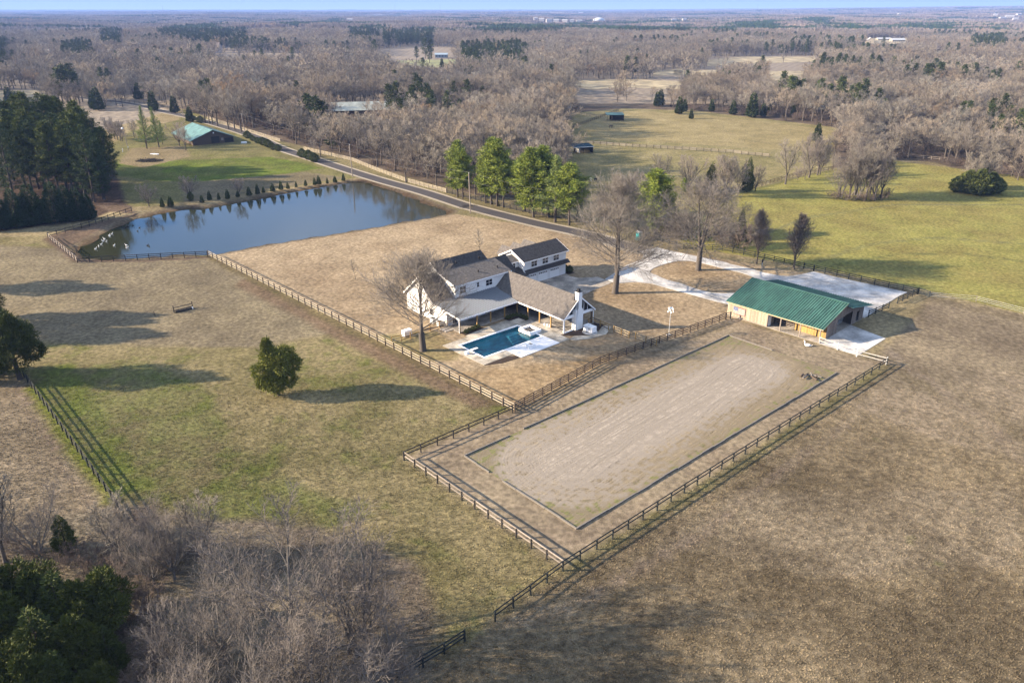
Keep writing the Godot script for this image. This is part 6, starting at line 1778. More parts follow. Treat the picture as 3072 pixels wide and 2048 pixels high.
func build_far_country() -> void:
	rng.seed = 777
	var road := v2([-282.2,-508.8, -252.8,-488.9, -229.7,-473.1, -209.9,-453.9, -190.5,-432.2, -166.4,-407.8, -143.6,-381.0, -123.1,-356.1, -108.5,-336.6, -93.6,-313.1, -73.5,-288.0, -56.17,-266.3])
	var stands: Array[PackedVector2Array] = [   # where evergreens stand among the bare woods
		v2([-97.3,-1923.0, -44.36,-2619.7, 159.0,-2619.7, 129.3,-2008.2, 24.31,-1855.4]),
		v2([186.9,-2384.6, 322.5,-2932.4, 594.7,-2755.4, 409.1,-1888.6, 246.4,-1923.0]),
		v2([-299.5,-1888.6, -190.4,-2008.2, -112.8,-1203.1, -181.0,-1158.5]),
		v2([-422.8,-2143.7, -385.6,-2384.6, -251.1,-1562.1, -294.9,-1488.3]),
		v2([-77.1,-1251.2, 17.89,-1359.6, 23.55,-1158.5, 12.18,-918.7, -56.97,-918.7]),
		v2([-1030.6,-2384.6, -960.6,-2685.9, -670.2,-2073.7, -373.5,-1158.5, -413.3,-1203.1, -751.9,-1733.5]),
		v2([-1040.5,-2073.7, -1057.4,-2218.5, -625.6,-1303.2, -658.1,-1303.2]),
		v2([-720.7,-1303.2, -718.3,-1389.7, -537.9,-1042.2, -558.7,-1008.4]),
		v2([-916.1,-1421.1, -916.4,-1488.3, -539.7,-867.1, -564.6,-867.1]),
		v2([-408.0,-620.3, -402.6,-646.9, -330.9,-532.4, -352.2,-532.4]),
		v2([856.2,-3228.3, 1092.8,-3399.6, 764.5,-2384.6, 544.0,-2143.7]),
		v2([1367.6,-3895.2, 1672.9,-4313.8, 1145.2,-2932.4, 1036.7,-2932.4]),
		v2([1054.4,-2685.9, 1220.4,-2853.8, 984.8,-2298.6, 872.4,-2218.5]),
		v2([943.8,-1687.3, 1131.8,-1888.6, 732.3,-1203.1, 680.8,-1203.1]),
		v2([104.1,-3399.6, 890.3,-4313.8, 741.7,-3590.0, 89.9,-2932.4]),
		v2([-827.3,-3073.3, -957.3,-4624.1, -705.0,-3399.6, -598.9,-2218.5]),
		v2([7930.9,-16314.4, 13650.5,-21805.9, 4071.2,-6487.5, 3575.8,-7212.9]),
		v2([3216.9,-16314.4, 5931.0,-16314.4, 2956.2,-8120.2, 1833.3,-9287.7]),
	]
	var clear: Array = [[Vector2(-82.0, -427.8), 27.0], [Vector2(177.2, -447.9), 9.0], [Vector2(-379.8, -1015.0), 26.0], [Vector2(656.1, -1389.7), 28.0], [Vector2(583.7, -1330.8), 26.0], [Vector2(661.4, -1454.0), 28.0], [Vector2(-78.4, -918.7), 26.0], [Vector2(27.69, -429.5), 5.0], [Vector2(-133.5, -347.8), 24.0]]
	for q in v2([107.4,-2987.2, 155.7,-2905.7, 217.9,-2987.2, 361.6,-6359.5, 462.1,-6359.5, 324.3,-3073.3, 2020.5,-3399.6, 2074.4,-3399.6]):
		clear.append([q, q.length() * 0.03])
	var en := FastNoiseLite.new()
	en.seed = 77
	en.frequency = 0.011
	en.fractal_octaves = 3
	# single evergreens that stand out of the woods: where their tops show, how tall, which kind
	var singles := [[-270.7, -482.4, 20, 0], [-269.4, -489.7, 20, 0], [-262.9, -471.8, 18, 0], [-265.9, -468.4, 19, 0], [-257.8, -471.9, 17, 0], [-378.4, -663.0, 14, 1], [-229.5, -437.8, 15, 1], [-235.6, -444.8, 12, 1], [-231.8, -492.6, 12, 1], [-197.3, -434.1, 13, 1], [-182.5, -426.2, 11, 1], [-160.5, -391.1, 9, 1], [-160.4, -516.4, 13, 0], [-141.7, -496.1, 8, 1], [-127.5, -456.2, 8, 1], [-88.8, -343.9, 17, 0], [-83.6, -335.3, 17, 0], [-80.8, -335.3, 15, 0], [-169.1, -762.8, 12, 0], [-195.1, -1074.6, 16, 0], [-181.6, -1046.0, 17, 0], [-167.6, -1000.9, 15, 0], [-98.6, -834.3, 15, 0], [-97.2, -907.3, 20, 0], [-90.2, -909.2, 19, 0], [-84.9, -831.2, 16, 0], [-73.5, -663.0, 14, 0], [-67.0, -770.2, 10, 1], [-74.4, -547.8, 14, 0], [-79.5, -541.9, 13, 0], [-80.6, -529.1, 12, 1], [-70.9, -555.2, 12, 0], [-31.38, -712.6, 14, 0], [-27.36, -717.2, 13, 0], [-17.86, -691.8, 13, 1], [-16.86, -545.5, 11, 0], [-12.57, -564.8, 8, 1], [-8.78, -625.7, 11, 0], [53.59, -1171.4, 15, 0], [42.17, -1069.3, 14, 0], [35.04, -1026.8, 14, 0], [76.2, -1013.3, 14, 1], [90.5, -975.0, 15, 1], [92.4, -940.2, 13, 1], [86.4, -460.8, 11, 1], [83.6, -455.8, 10, 1], [89.5, -421.6, 11, 1], [94.7, -432.8, 8, 1], [109.6, -432.8, 8, 1], [117.6, -419.0, 9, 1], [124.5, -408.1, 15, 1], [131.4, -411.6, 8, 1], [137.3, -420.7, 7, 1], [147.4, -411.6, 8, 1], [350.3, -699.6, 14, 0], [333.3, -635.2, 15, 0], [325.1, -609.7, 14, 0], [298.2, -578.5, 13, 1], [348.6, -645.9, 13, 0], [336.3, -590.7, 14, 0], [330.2, -569.9, 13, 0], [336.4, -569.9, 13, 0], [327.0, -545.7, 13, 0], [360.7, -575.5, 12, 0], [673.3, -1189.8, 15, 0], [730.8, -1267.1, 17, 0], [742.9, -1267.1, 17, 0], [724.0, -1216.1, 16, 0], [707.9, -1171.4, 15, 0], [774.3, -1257.5, 16, 0], [677.0, -1347.2, 14, 1], [-49.76, -520.8, 11, 1], [-154.8, -531.4, 9, 1], [-32.14, -620.5, 12, 0], [-33.78, -589.3, 11, 0], [167.6, -350.7, 9, 1], [129.7, -274.6, 7, 1], [129.8, -330.6, 9, 1], [91.7, -402.0, 6, 1], [-299.4, -471.8, 12, 1], [-279.3, -444.8, 12, 1]]
	for k in singles.size():
		var s: Array = singles[k]
		var p := Vector2(s[0], s[1])
		plant("pine_tree" if s[3] == 0 else "cedar_tree", "%s evergreen %s counted among those standing out of the bare woods" % [ordinal(k + 1), "pine" if s[3] == 0 else "cedar"], "pine tree" if s[3] == 0 else "cedar tree", ["far_pine_a", "far_pine_b"][k % 2] if s[3] == 0 else "far_cedar", p, s[2] * (1.08 if s[3] == 0 else 0.85), k * 1.9, "", 1.5 if s[3] == 0 else 1.05, true)
		clear.append([p, 4.5])
	# every tree place of the nearer woods
	var spots: Array = []
	var thick: Array = []
	var put := func(p: Vector2, h: float) -> bool:
		var d := p.length()
		if absf(p.x) > -p.y * 0.86 + 60.0:
			return false
		var q := p * (52.0 / (52.0 - minf(h, 40.0) * 0.8))
		if inside(p, OPEN) or inside(q, OPEN) and d < 330.0 and not p.y > -300.0:
			if inside(p, OPEN):
				return false
		for f in FIELDS:
			for s in 5:
				if inside(p.lerp(q, s * 0.25), f) and (s == 0 or rng.randf() > 0.08):
					return false
		for c in clear:
			var e: Vector2 = c[0]
			if e.distance_to(p) < c[1] or e.distance_to(q) < c[1] * 0.7 or e.distance_to((p + q) * 0.5) < c[1] * 0.8:
				return false
		if d < 700.0:
			for k in road.size() - 1:
				if Geometry2D.get_closest_point_to_segment(p, road[k], road[k + 1]).distance_to(p) < 7.5:
					return false
		return true
	var z := -215.0
	while z > -560.0:
		var x := -470.0
		while x < 470.0:
			var p := Vector2(x + rng.randf_range(-3.0, 3.0), z + rng.randf_range(-3.0, 3.0))
			var h := 9.0 + 8.5 * clampf(0.5 + 0.9 * en.get_noise_2d(p.x * 1.5 + 99.0, p.y * 1.5), 0.0, 1.0) + rng.randf_range(-1.5, 2.5)
			if absf(p.x) < -p.y * 0.9 + 40.0 and put.call(p, h):
				var ever := 0.5 if en.get_noise_2d(p.x * 0.7, p.y * 0.7) > 0.46 else 0.0
				for s in stands:
					if inside(p * (52.0 / 40.0), s):
						ever = 0.8
				if rng.randf() < ever + 0.008:
					thick.append([p, h, true])
				else:
					spots.append([p, h])
			x += 7.4
		z -= 7.4
	spots.sort_custom(func(a, b): return a[0].length() - a[1] * 2.0 < b[0].length() - b[1] * 2.0)
	var own := mini(spots.size(), 215)
	var rows := {}
	for k in own:
		var r := k / 36
		if not rows.has(r):
			rows[r] = []
		rows[r].append(spots[k])
	for r in rows:
		var list: Array = rows[r]
		list.sort_custom(func(a, b): return a[0].x / -a[0].y < b[0].x / -b[0].y)
		for k in list.size():
			var s: Array = list[k]
			plant("bare_tree", "%s bare woodland tree from the left in the %s row behind the pastures" % [ordinal(k + 1), ordinal(r + 1)], "tree", "wood_%d" % (rng.randi() % 6), s[0], s[1], rng.randf() * TAU, "bare trees of the woods", rng.randf_range(0.9, 1.25))
	# the rest of the woods as masses nobody could count
	var groups := {}
	for k in range(own, spots.size()):
		var g := "wood_%d" % (rng.randi() % 6)
		if not groups.has(g):
			groups[g] = []
		groups[g].append([spots[k][0], spots[k][1] / 17.0, rng.randf_range(0.9, 1.25)])
	for s in thick:
		var g := "far_pine_%s" % ["a", "b"][rng.randi() % 2]
		if not groups.has(g):
			groups[g] = []
		groups[g].append([s[0], s[1] * 1.1 / 17.0, 1.1])
	# 560 m to 1.5 km: single lighter trees
	z = -560.0
	while z > -1600.0:
		var x := z * 0.88
		while x < -z * 0.88:
			var p := Vector2(x + rng.randf_range(-4.0, 4.0), z + rng.randf_range(-4.0, 4.0))
			var h := rng.randf_range(10.0, 18.0)
			if en.get_noise_2d(p.x * 0.35 + 4000.0, p.y * 0.8) < 0.40 and put.call(p, h):
				var g := "far_%d" % (rng.randi() % 4)
				var ever := 0.75 if en.get_noise_2d(p.x * 0.35, p.y * 0.6) > 0.38 else 0.008
				for s in stands:
					if inside(p * 1.3, s):
						ever = 0.85
				if rng.randf() < ever:
					g = "far_pine_%s" % ["a", "b"][rng.randi() % 2]
				if not groups.has(g):
					groups[g] = []
				groups[g].append([p, h / 16.5, rng.randf_range(0.95, 1.35)])
			x += 8.6
		z -= 8.6
	for g in groups:
		var both: Array = KINDS[g]
		scatter("pine_wood" if g.begins_with("far_pine") else "bare_wood", both, groups[g], g.begins_with("far_pine"))
	# undergrowth between the near trunks
	var low: Array = []
	for k in mini(spots.size(), 900):
		for j in 2:
			var p: Vector2 = spots[k][0] + Vector2(rng.randf_range(-4, 4), rng.randf_range(-4, 4))
			if not inside(p, OPEN):
				low.append([p, rng.randf_range(0.5, 1.0), 1.3])
	scatter("undergrowth", KINDS["brush"], low, false)
	# beyond: patches of woodland out to the horizon
	var bare_patch := patch_mesh(50.0, 26, 14.0, [Color(0.20, 0.178, 0.155), Color(0.225, 0.19, 0.16), Color(0.175, 0.158, 0.142)], 61)
	var pine_patch := patch_mesh(50.0, 26, 15.0, [Color(0.030, 0.055, 0.022), Color(0.045, 0.075, 0.026)], 62)
	var big_bare := patch_mesh(170.0, 90, 15.0, [Color(0.20, 0.178, 0.155), Color(0.215, 0.185, 0.16), Color(0.17, 0.152, 0.14)], 63)
	var big_pine := patch_mesh(170.0, 90, 15.0, [Color(0.030, 0.055, 0.022), Color(0.045, 0.075, 0.026)], 64)
	var lists: Array = [[], [], [], []]
	var pn := FastNoiseLite.new()
	pn.seed = 9
	pn.frequency = 0.0016
	z = -1600.0
	while z > -5200.0:
		var x := z * 0.86
		while x < -z * 0.86:
			var p := Vector2(x + rng.randf_range(-12, 12), z + rng.randf_range(-12, 12))
			var opens := pn.get_noise_2d(p.x * 0.7 + 900.0, p.y * 2.0)
			if put.call(p, 14.0) and opens < 0.34:
				var ever := pn.get_noise_2d(p.x, p.y * 2.4) > 0.24
				for s in stands:
					if inside(p * 1.3, s):
						ever = true
				lists[1 if ever else 0].append([p, rng.randf_range(0.8, 1.15), 1.0])
			x += 44.0
		z -= 44.0
	z = -5200.0
	while z > -21000.0:
		var x := z * 0.84
		while x < -z * 0.84:
			var p := Vector2(x + rng.randf_range(-50, 50), z + rng.randf_range(-50, 50))
			if pn.get_noise_2d(p.x * 0.5 + 900.0, p.y * 1.4) < 0.34:
				lists[3 if pn.get_noise_2d(p.x * 0.7, p.y * 1.8) > 0.22 else 2].append([p, rng.randf_range(0.8, 1.3), 1.0])
			x += 190.0
		z -= 170.0
	for k in 4:
		scatter(["far_woodland", "far_pine_wood"][k % 2], [[bare_patch, pine_patch, big_bare, big_pine][k]], lists[k], k % 2 == 1)


func build_grass() -> void:   # short winter grass standing in tufts where the camera is near
	rng.seed = 31
	var m := MB.new()
	for k in 9:
		var a := rng.randf() * TAU
		var b := Vector3(cos(a), 0, sin(a)) * rng.randf_range(0.0, 0.09)
		var d := Vector3(cos(a) * 0.7, 1.0, sin(a) * 0.7).normalized()
		var s := Vector3(-sin(a), 0, cos(a)) * 0.020
		var l := rng.randf_range(0.8, 1.25)
		m.col = Color(l, l, l)
		m.tri(b - s, b + s, b + d * rng.randf_range(0.06, 0.13))
	var mat := tinted(1.0)
	mat.backlight_enabled = true
	mat.backlight = Color(0.4, 0.4, 0.4)
	var arena0: Vector2 = Vector2(-6.04, -82.3)
	var smooth_turf := v2([-13.68,-82.3, 5.32,-61.0, 59.51,-109.4, 40.32,-129.1, 0.25,-95.1])
	var front_lawn := v2([-70.0,-168.9, 0.25,-94.9, 39.93,-128.2, 66.3,-132.6, 78.8,-143.8, 62.2,-155.6, 33.47,-174.1, 23.07,-182.7, -17.86,-207.2, -31.75,-196.5, -51.32,-182.7])
	var places: Array[Transform3D] = []
	var tints: Array[Color] = []
	while places.size() < 170000:
		var z := -24.0 - 92.0 * pow(rng.randf(), 0.8)
		var x := rng.randf_range(-1.0, 1.0) * (-z * 0.74 + 8.0)
		var p := Vector2(x, z)
		if rng.randf() < smoothstep(-70.0, -116.0, z):
			continue
		var l := (p - arena0).rotated(H_ANGLE)
		if l.x > 0.0 and l.x < 58.3 and l.y > 0.0 and l.y < 19.7:
			continue
		if inside(p, smooth_turf) or inside(p, front_lawn):
			continue
		var hl := (p - Vector2(H_O.x, H_O.z)).rotated(H_ANGLE)
		if hl.x > -2.5 and hl.x < 17.0 and hl.y > -8.0 and hl.y < 11.0:
			continue
		var c := turf_colors.get_pixel(clampi(int((x - GX0) / GW * turf_colors.get_width()), 0, turf_colors.get_width() - 1), clampi(int((z - GZ0) / GH * turf_colors.get_height()), 0, turf_colors.get_height() - 1)).srgb_to_linear()
		var s := rng.randf_range(0.5, 1.25)
		places.append(Transform3D(Basis(Vector3.UP, rng.randf() * TAU).scaled(Vector3(s * 1.3, s, s * 1.3)), Vector3(x, 0, z)))
		tints.append(c * rng.randf_range(0.85, 1.35))
	var mm := MultiMesh.new()
	mm.transform_format = MultiMesh.TRANSFORM_3D
	mm.use_colors = true
	mm.mesh = m.mesh(true)
	mm.instance_count = places.size()
	for k in places.size():
		mm.set_instance_transform(k, places[k])
		mm.set_instance_color(k, tints[k])
	var o := MultiMeshInstance3D.new()
	o.name = "grass"
	o.multimesh = mm
	o.material_override = mat
	add_child(o, true)
	o.set_meta("kind", "stuff")
	o.set_meta("label", "short dry winter grass standing in tufts over the near pasture")


func scatter(called: String, meshes: Array, list: Array, leafy: bool) -> void:   # one mass of copies
	if list.is_empty():
		return
	var am := ArrayMesh.new()
	for k in meshes.size():
		am.add_surface_from_arrays(Mesh.PRIMITIVE_TRIANGLES, meshes[k].surface_get_arrays(0))
		am.surface_set_material(k, M.leaf if leafy and k == meshes.size() - 1 else M.bark if k < meshes.size() - 1 else M.twig)
	var mm := MultiMesh.new()
	mm.transform_format = MultiMesh.TRANSFORM_3D
	mm.use_colors = true
	mm.mesh = am
	mm.instance_count = list.size()
	for k in list.size():
		var p: Vector2 = list[k][0]
		var s: float = list[k][1]
		var b := Basis(Vector3.UP, rng.randf() * TAU).scaled(Vector3(s * list[k][2], s, s * list[k][2]))
		mm.set_instance_transform(k, Transform3D(b, Vector3(p.x, height(p.x, p.y), p.y)))
		var t := rng.randf_range(0.78, 1.16) * (1.0 + 0.35 * hill_noise.get_noise_2d(p.x * 9.0, p.y * 9.0))
		var warm := rng.randf_range(-0.05, 0.05) + 0.06 * hill_noise.get_noise_2d(p.x * 5.0 + 300.0, p.y * 5.0)
		if rng.randf() < 0.02 and not leafy:
			warm = 0.22
		mm.set_instance_color(k, Color(t * (1.0 + warm), t, t * (1.0 - warm)))
	var o := MultiMeshInstance3D.new()
	o.name = numbered(called)
	o.multimesh = mm
	add_child(o, true)
	o.set_meta("kind", "stuff")
	o.set_meta("label", {"bare_wood": "mass of bare winter woodland beyond the pastures", "pine_wood": "mass of dark pines among the bare woods", "undergrowth": "low bare undergrowth between the woodland trunks", "far_woodland": "far bare woodland reaching to the hazy horizon", "far_pine_wood": "far dark pine woods near the horizon"}[called])


func patch_mesh(size: float, trees: int, h: float, tones: Array, sd: int) -> ArrayMesh:   # a piece of far wood: many small crowns of upward sprays
	rng.seed = sd
	var m := MB.new()
	for k in trees:
		var c := Vector3(rng.randf_range(-0.5, 0.5) * size, 0, rng.randf_range(-0.5, 0.5) * size)
		var hh := h * rng.randf_range(0.75, 1.1)
		var w := hh * rng.randf_range(0.26, 0.36)
		var tone: Color = tones[rng.randi() % tones.size()]
		for j in 34:
			var d := Vector3(rng.randfn() * 0.8, absf(rng.randfn()) + 0.5, rng.randfn() * 0.8).normalized()
			var b := c + Vector3(0, hh * 0.42, 0) + Vector3(d.x * w, 0, d.z * w) * 0.45 + Vector3(0, d.y * hh * 0.2, 0)
			var s := d.cross(Vector3(rng.randfn(), rng.randfn(), rng.randfn())).normalized() * rng.randf_range(0.35, 0.8)
			m.col = tone * rng.randf_range(0.75, 1.2)
			var e := b + Vector3(d.x * w, d.y * hh * 0.42, d.z * w)
			m.tri(b - s, b + s, e + s * 0.3)
		m.col = tone * 0.7
		m.tube(c, c + Vector3(0, hh * 0.6, 0), 0.3, 0.15, 3)
	rng.seed = sd + 1000
	return m.mesh(true)


# ---------------------------------------------------------------- small things

func bird(label: String, p: Vector3, turn: float, size: float, mat: Material, group: String, called := "goose") -> void:
	var o := thing(called, label, "bird", p, turn, group)
	var m := MB.new()
	m.ball(Vector3(0, 0.16, 0), Vector3(0.34, 0.17, 0.2), 6, 10)
	m.path(PackedVector3Array([Vector3(0.26, 0.2, 0), Vector3(0.36, 0.38, 0), Vector3(0.33, 0.55, 0), Vector3(0.40, 0.62, 0)]), 0.075, 0.045, 7)
	m.ball(Vector3(0.42, 0.62, 0), Vector3(0.085, 0.06, 0.055), 5, 7)
	m.tri(Vector3(-0.3, 0.12, 0.12), Vector3(-0.3, 0.12, -0.12), Vector3(-0.52, 0.26, 0))
	m.tri(Vector3(-0.3, 0.12, -0.12), Vector3(-0.3, 0.12, 0.12), Vector3(-0.52, 0.25, 0))
	var b := obj("body", m.mesh(), mat, o)
	var k := MB.new()
	k.tri(Vector3(0.49, 0.64, 0.03), Vector3(0.49, 0.64, -0.03), Vector3(0.60, 0.59, 0))
	k.tri(Vector3(0.49, 0.60, -0.03), Vector3(0.49, 0.60, 0.03), Vector3(0.60, 0.59, 0))
	obj("beak", k.mesh(), plain(0.5, 0.25, 0.04), o)
	o.scale = Vector3.ONE * size


func beast(called: String, label: String, p: Vector3, turn: float, size: float, coat: Material) -> void:   # small four-legged animal, one continuous skin
	var o := thing(called, label, "animal", p, turn)
	var m := MB.new()
	m.path(PackedVector3Array([Vector3(-0.62, 0.86, 0), Vector3(-0.56, 0.9, 0), Vector3(-0.3, 0.88, 0), Vector3(0.05, 0.85, 0), Vector3(0.4, 0.9, 0), Vector3(0.56, 0.95, 0)]), 0.26, 0.27, 10)
	m.ball(Vector3(-0.58, 0.86, 0), Vector3(0.2, 0.27, 0.25), 6, 9)
	m.ball(Vector3(0.52, 0.93, 0), Vector3(0.22, 0.3, 0.24), 6, 9)
	m.path(PackedVector3Array([Vector3(0.55, 1.0, 0), Vector3(0.78, 0.95, 0), Vector3(0.95, 0.72, 0)]), 0.17, 0.11, 8)
	m.path(PackedVector3Array([Vector3(0.93, 0.78, 0), Vector3(1.02, 0.58, 0), Vector3(1.06, 0.42, 0)]), 0.12, 0.065, 8)
	for s in [-1.0, 1.0]:
		m.path(PackedVector3Array([Vector3(0.48, 0.85, s * 0.14), Vector3(0.5, 0.45, s * 0.13), Vector3(0.47, 0.0, s * 0.13)]), 0.10, 0.045, 7)
		m.path(PackedVector3Array([Vector3(-0.56, 0.85, s * 0.14), Vector3(-0.48, 0.58, s * 0.14), Vector3(-0.62, 0.36, s * 0.13), Vector3(-0.58, 0.0, s * 0.13)]), 0.14, 0.045, 7)
		m.tube(Vector3(0.93, 0.84, s * 0.08), Vector3(0.90, 0.98, s * 0.12), 0.04, 0.01, 5)
	m.path(PackedVector3Array([Vector3(-0.74, 0.98, 0), Vector3(-0.86, 0.8, 0), Vector3(-0.88, 0.45, 0)]), 0.05, 0.03, 6)
	obj("body", m.mesh(), coat, o)
	o.scale = Vector3.ONE * size


func pole(label: String, p: Vector2, h: float, lean: float, with_can: bool) -> Vector3:
	var o := thing("power_pole", label, "power pole", at(p))
	var m := MB.new()
	m.rod(Vector3(0, -0.3, 0), Vector3(lean, h, 0), 0.15, 8)
	obj("pole", m.mesh(), M.wood_grey, o)
	var c := MB.new()
	c.rod(Vector3(lean, h, 0), Vector3(lean, h + 0.35, 0), 0.05, 6)
	obj("insulator", c.mesh(), M.trim, o)
	if with_can:
		var t := MB.new()
		t.rod(Vector3(-0.35, h - 2.9, 0.1), Vector3(-0.35, h - 1.9, 0.1), 0.27, 12)
		obj("transformer", t.mesh(), M.steel, o)
	return at(p) + Vector3(lean, h + 0.3, 0)


func wire(label: String, a: Vector3, b: Vector3, sag: float) -> void:
	var m := MB.new()
	var p := PackedVector3Array()
	for k in 17:
		var t := k / 16.0
		p.append(a.lerp(b, t) - Vector3(0, 4.0 * sag * t * (1.0 - t), 0))
	m.path(p, 0.022, 0.022, 4)
	tag(obj("power_line", m.mesh(), M.cable), label, "power line", "power lines along the road")


func build_small_things() -> void:
	rng.seed = 4242
	var tops: Array = []
	var pl := [[-174.8, -417.5, 7.6], [-121.2, -353.7, 8.2], [-53.63, -256.2, 10.5], [-11.51, -207.1, 10.9], [23.39, -188.2, 8.3]]
	for k in pl.size():
		tops.append(pole(["far power pole where the road leaves the woods", "leaning power pole behind the old barn by the pale fence", "power pole at the pond's far corner by the road", "power pole on the lawn between pond and roadside pines", "power pole with grey transformer beside the tallest yard tree"][k], Vector2(pl[k][0], pl[k][1]), pl[k][2], [0.0, -0.5, -0.2, -0.2, 0.0][k], k == 4))
	for k in tops.size() - 1:
		wire("upper power line in the %s span counted from the far end" % ordinal(k + 1), tops[k], tops[k + 1], 0.9)
		wire("lower power line in the %s span counted from the far end" % ordinal(k + 1), tops[k] - Vector3(0, 2.2, 0), tops[k + 1] - Vector3(0, 2.2, 0), 0.9)
	# portable toilet
	var to := thing("portable_toilet", "teal portable toilet with white roof at the driveway's end", "portable toilet", at(Vector2(31.04, -180.4)), 0.5)
	var teal := plain(0.01, 0.38, 0.42, 0.5)
	boxpart("cabin", to, Vector3(0, 1.05, 0), Vector3(1.12, 1.9, 1.12), teal)
	boxpart("base", to, Vector3(0, 0.06, 0), Vector3(1.2, 0.12, 1.2), M.dark)
	boxpart("door", to, Vector3(0, 1.05, 0.575), Vector3(0.8, 1.7, 0.04), plain(0.015, 0.42, 0.46, 0.5))
	for q in [-0.59, 0.59]:
		boxpart("rib", to, Vector3(q * 0.95, 1.05, 0.57), Vector3(0.08, 1.9, 0.06), teal)
		boxpart("side_vent", to, Vector3(q * 0.97, 1.75, 0), Vector3(0.04, 0.2, 0.7), M.dark)
	var rf := MB.new()
	rf.prism(P([-0.62, 2.0, -0.62, 0.62, 2.0, -0.62, 0.62, 2.0, 0.62, -0.62, 2.0, 0.62]), Vector3(0, 0.08, 0))
	rf.prism(P([-0.62, 2.08, 0.5, 0.62, 2.08, 0.5, 0.0, 2.32, 0.5]), Vector3(0, 0, -1.0))
	obj("roof", rf.mesh(), M.trim, to)
	# gourd bird house on its pole
	var gh := thing("gourd_birdhouse", "tall pole hung with white gourd birdhouses on the tan lawn", "birdhouse", at(Vector2(27.23, -121.3)))
	var pm := MB.new()
	pm.rod(Vector3(0, 0, 0), Vector3(0, 5.0, 0), 0.045, 8)
	obj("pole", pm.mesh(), M.steel, gh)
	var bm := MB.new()
	bm.rod(Vector3(0, -0.02, 0), Vector3(0, 0.16, 0), 0.42, 16)
	obj("base", bm.mesh(), M.concrete_new, gh)
	for k in 8:
		var a := TAU * k / 8.0
		var y := 4.35 + 0.5 * (k % 2)
		var c := Vector3(cos(a) * 0.45, y, sin(a) * 0.45)
		var am := MB.new()
		am.rod(Vector3(0, y + 0.3, 0), c + Vector3(0, 0.3, 0), 0.015, 5)
		obj("arm", am.mesh(), M.steel, gh)
		var g := MB.new()
		g.ball(c, Vector3(0.12, 0.14, 0.12), 6, 9)
		g.tube(c + Vector3(0, 0.14, 0), c + Vector3(0, 0.3, 0), 0.05, 0.025, 7)
		obj("gourd", g.mesh(), M.trim, gh)
	boxpart("roof", gh, Vector3(0, 5.08, 0), Vector3(0.35, 0.06, 0.35), plain(0.12, 0.3, 0.5))
	bird("large white goose sitting on the grass in front of the barn", at(Vector2(49.66, -116.5)), 2.8, 1.5, M.white, "", "goose")
	var gw := v2([-99.5,-175.0, -99.8,-177.1, -100.1,-178.9, -101.1,-181.9, -101.6,-183.6, -100.0,-181.3, -102.0,-186.8, -101.4,-185.9, -96.4,-177.8, -93.5,-178.0, -92.4,-176.0, -102.0,-188.3])
	for k in gw.size():
		bird("%s white goose from the left floating on the pond's shallow end" % ordinal(k + 1), at(gw[k], -0.72), rng.randf() * TAU, rng.randf_range(0.65, 0.85), M.white, "white geese on the pond", "white_goose")
	var gd := v2([-101.5,-193.9, -101.5,-194.8, -100.9,-194.3, -102.1,-196.5, -101.2,-195.5, -100.4,-196.5, -97.7,-194.3, -96.7,-191.0, -88.4,-178.0, -87.8,-177.4, -102.8,-195.5])
	for k in gd.size():
		bird("%s dark duck from the left on the pond near the grove" % ordinal(k + 1), at(gd[k], -0.72), rng.randf() * TAU, rng.randf_range(0.6, 0.8), M.wood_dark, "dark ducks on the pond", "duck")
	beast("goat", "small white and black animal grazing alone in the paddock", at(Vector2(25.76, -249.7)), 1.9, 0.95, plain(0.55, 0.54, 0.52))
	beast("goat", "small dark animal grazing near the white and black one", at(Vector2(27.47, -249.9)), 0.6, 0.8, M.wood_dark)
	beast("goat", "brown animal standing in the far paddock below the green shelter", at(Vector2(46.80, -370.6)), 0.2, 1.1, M.wood_brown)
	# jump of rails in the pasture
	var j0: Vector2 = Vector2(-63.1, -132.0)
	var j1: Vector2 = Vector2(-60.5, -134.3)
	var jd := (j1 - j0).normalized()
	var jt := -atan2(jd.y, jd.x)
	var jl := (j1 - j0).length()
	var ju := thing("riding_jump", "dark wooden horse jump with two posts standing in the left pasture", "horse jump", at(j0), jt)
	for q in [0.0, jl]:
		boxpart("post", ju, Vector3(q, 0.65, 0), Vector3(0.13, 1.4, 0.13), M.wood_dark)
		boxpart("foot", ju, Vector3(q, 0.06, 0), Vector3(0.12, 0.12, 0.9), M.wood_dark)
	boxpart("rail", ju, Vector3(jl * 0.5, 0.95, 0.08), Vector3(jl, 0.11, 0.08), M.wood_dark)
	boxpart("rail", ju, Vector3(jl * 0.5, 0.42, 0.08), Vector3(jl, 0.11, 0.08), M.wood_dark)
	boxpart("log", ju, Vector3(jl * 0.48, 0.18, 0.35), Vector3(jl * 0.88, 0.34, 0.4), M.wood_dark)
	boxpart("block", ju, Vector3(jl * 0.95, 0.17, 0.32), Vector3(0.25, 0.3, 0.4), M.trim)
	var sp := thing("marker_post", "thin lone post standing left of the horse jump", "post", at(Vector2(-65.8, -130.0)))
	boxpart("stake", sp, Vector3(0, 0.5, 0), Vector3(0.09, 1.1, 0.09), M.wood_brown, Basis(Vector3(0, 0, 1), 0.12))
	# cut logs left in the arena
	for k in 9:
		var c: Vector2 = Vector2(45.65, -104.5)
		var m := MB.new()
		var a := rng.randf() * PI
		var d := Vector3(cos(a), 0, sin(a)) * rng.randf_range(0.3, 0.75)
		m.rod(-d, d, 0.13, 8)
		var o := obj("log", m.mesh(), M.timber if k % 2 else M.wood_brown)
		o.position = at(c) + Vector3(rng.randf_range(-1.5, 1.5), 0.14 + 0.1 * (k % 3), rng.randf_range(-0.8, 0.8))
		tag(o, "%s short log of the pile in the arena's far corner" % ordinal(k + 1), "log", "logs piled in the arena")
	# brush pile in the meadow
	var bp := MB.new()
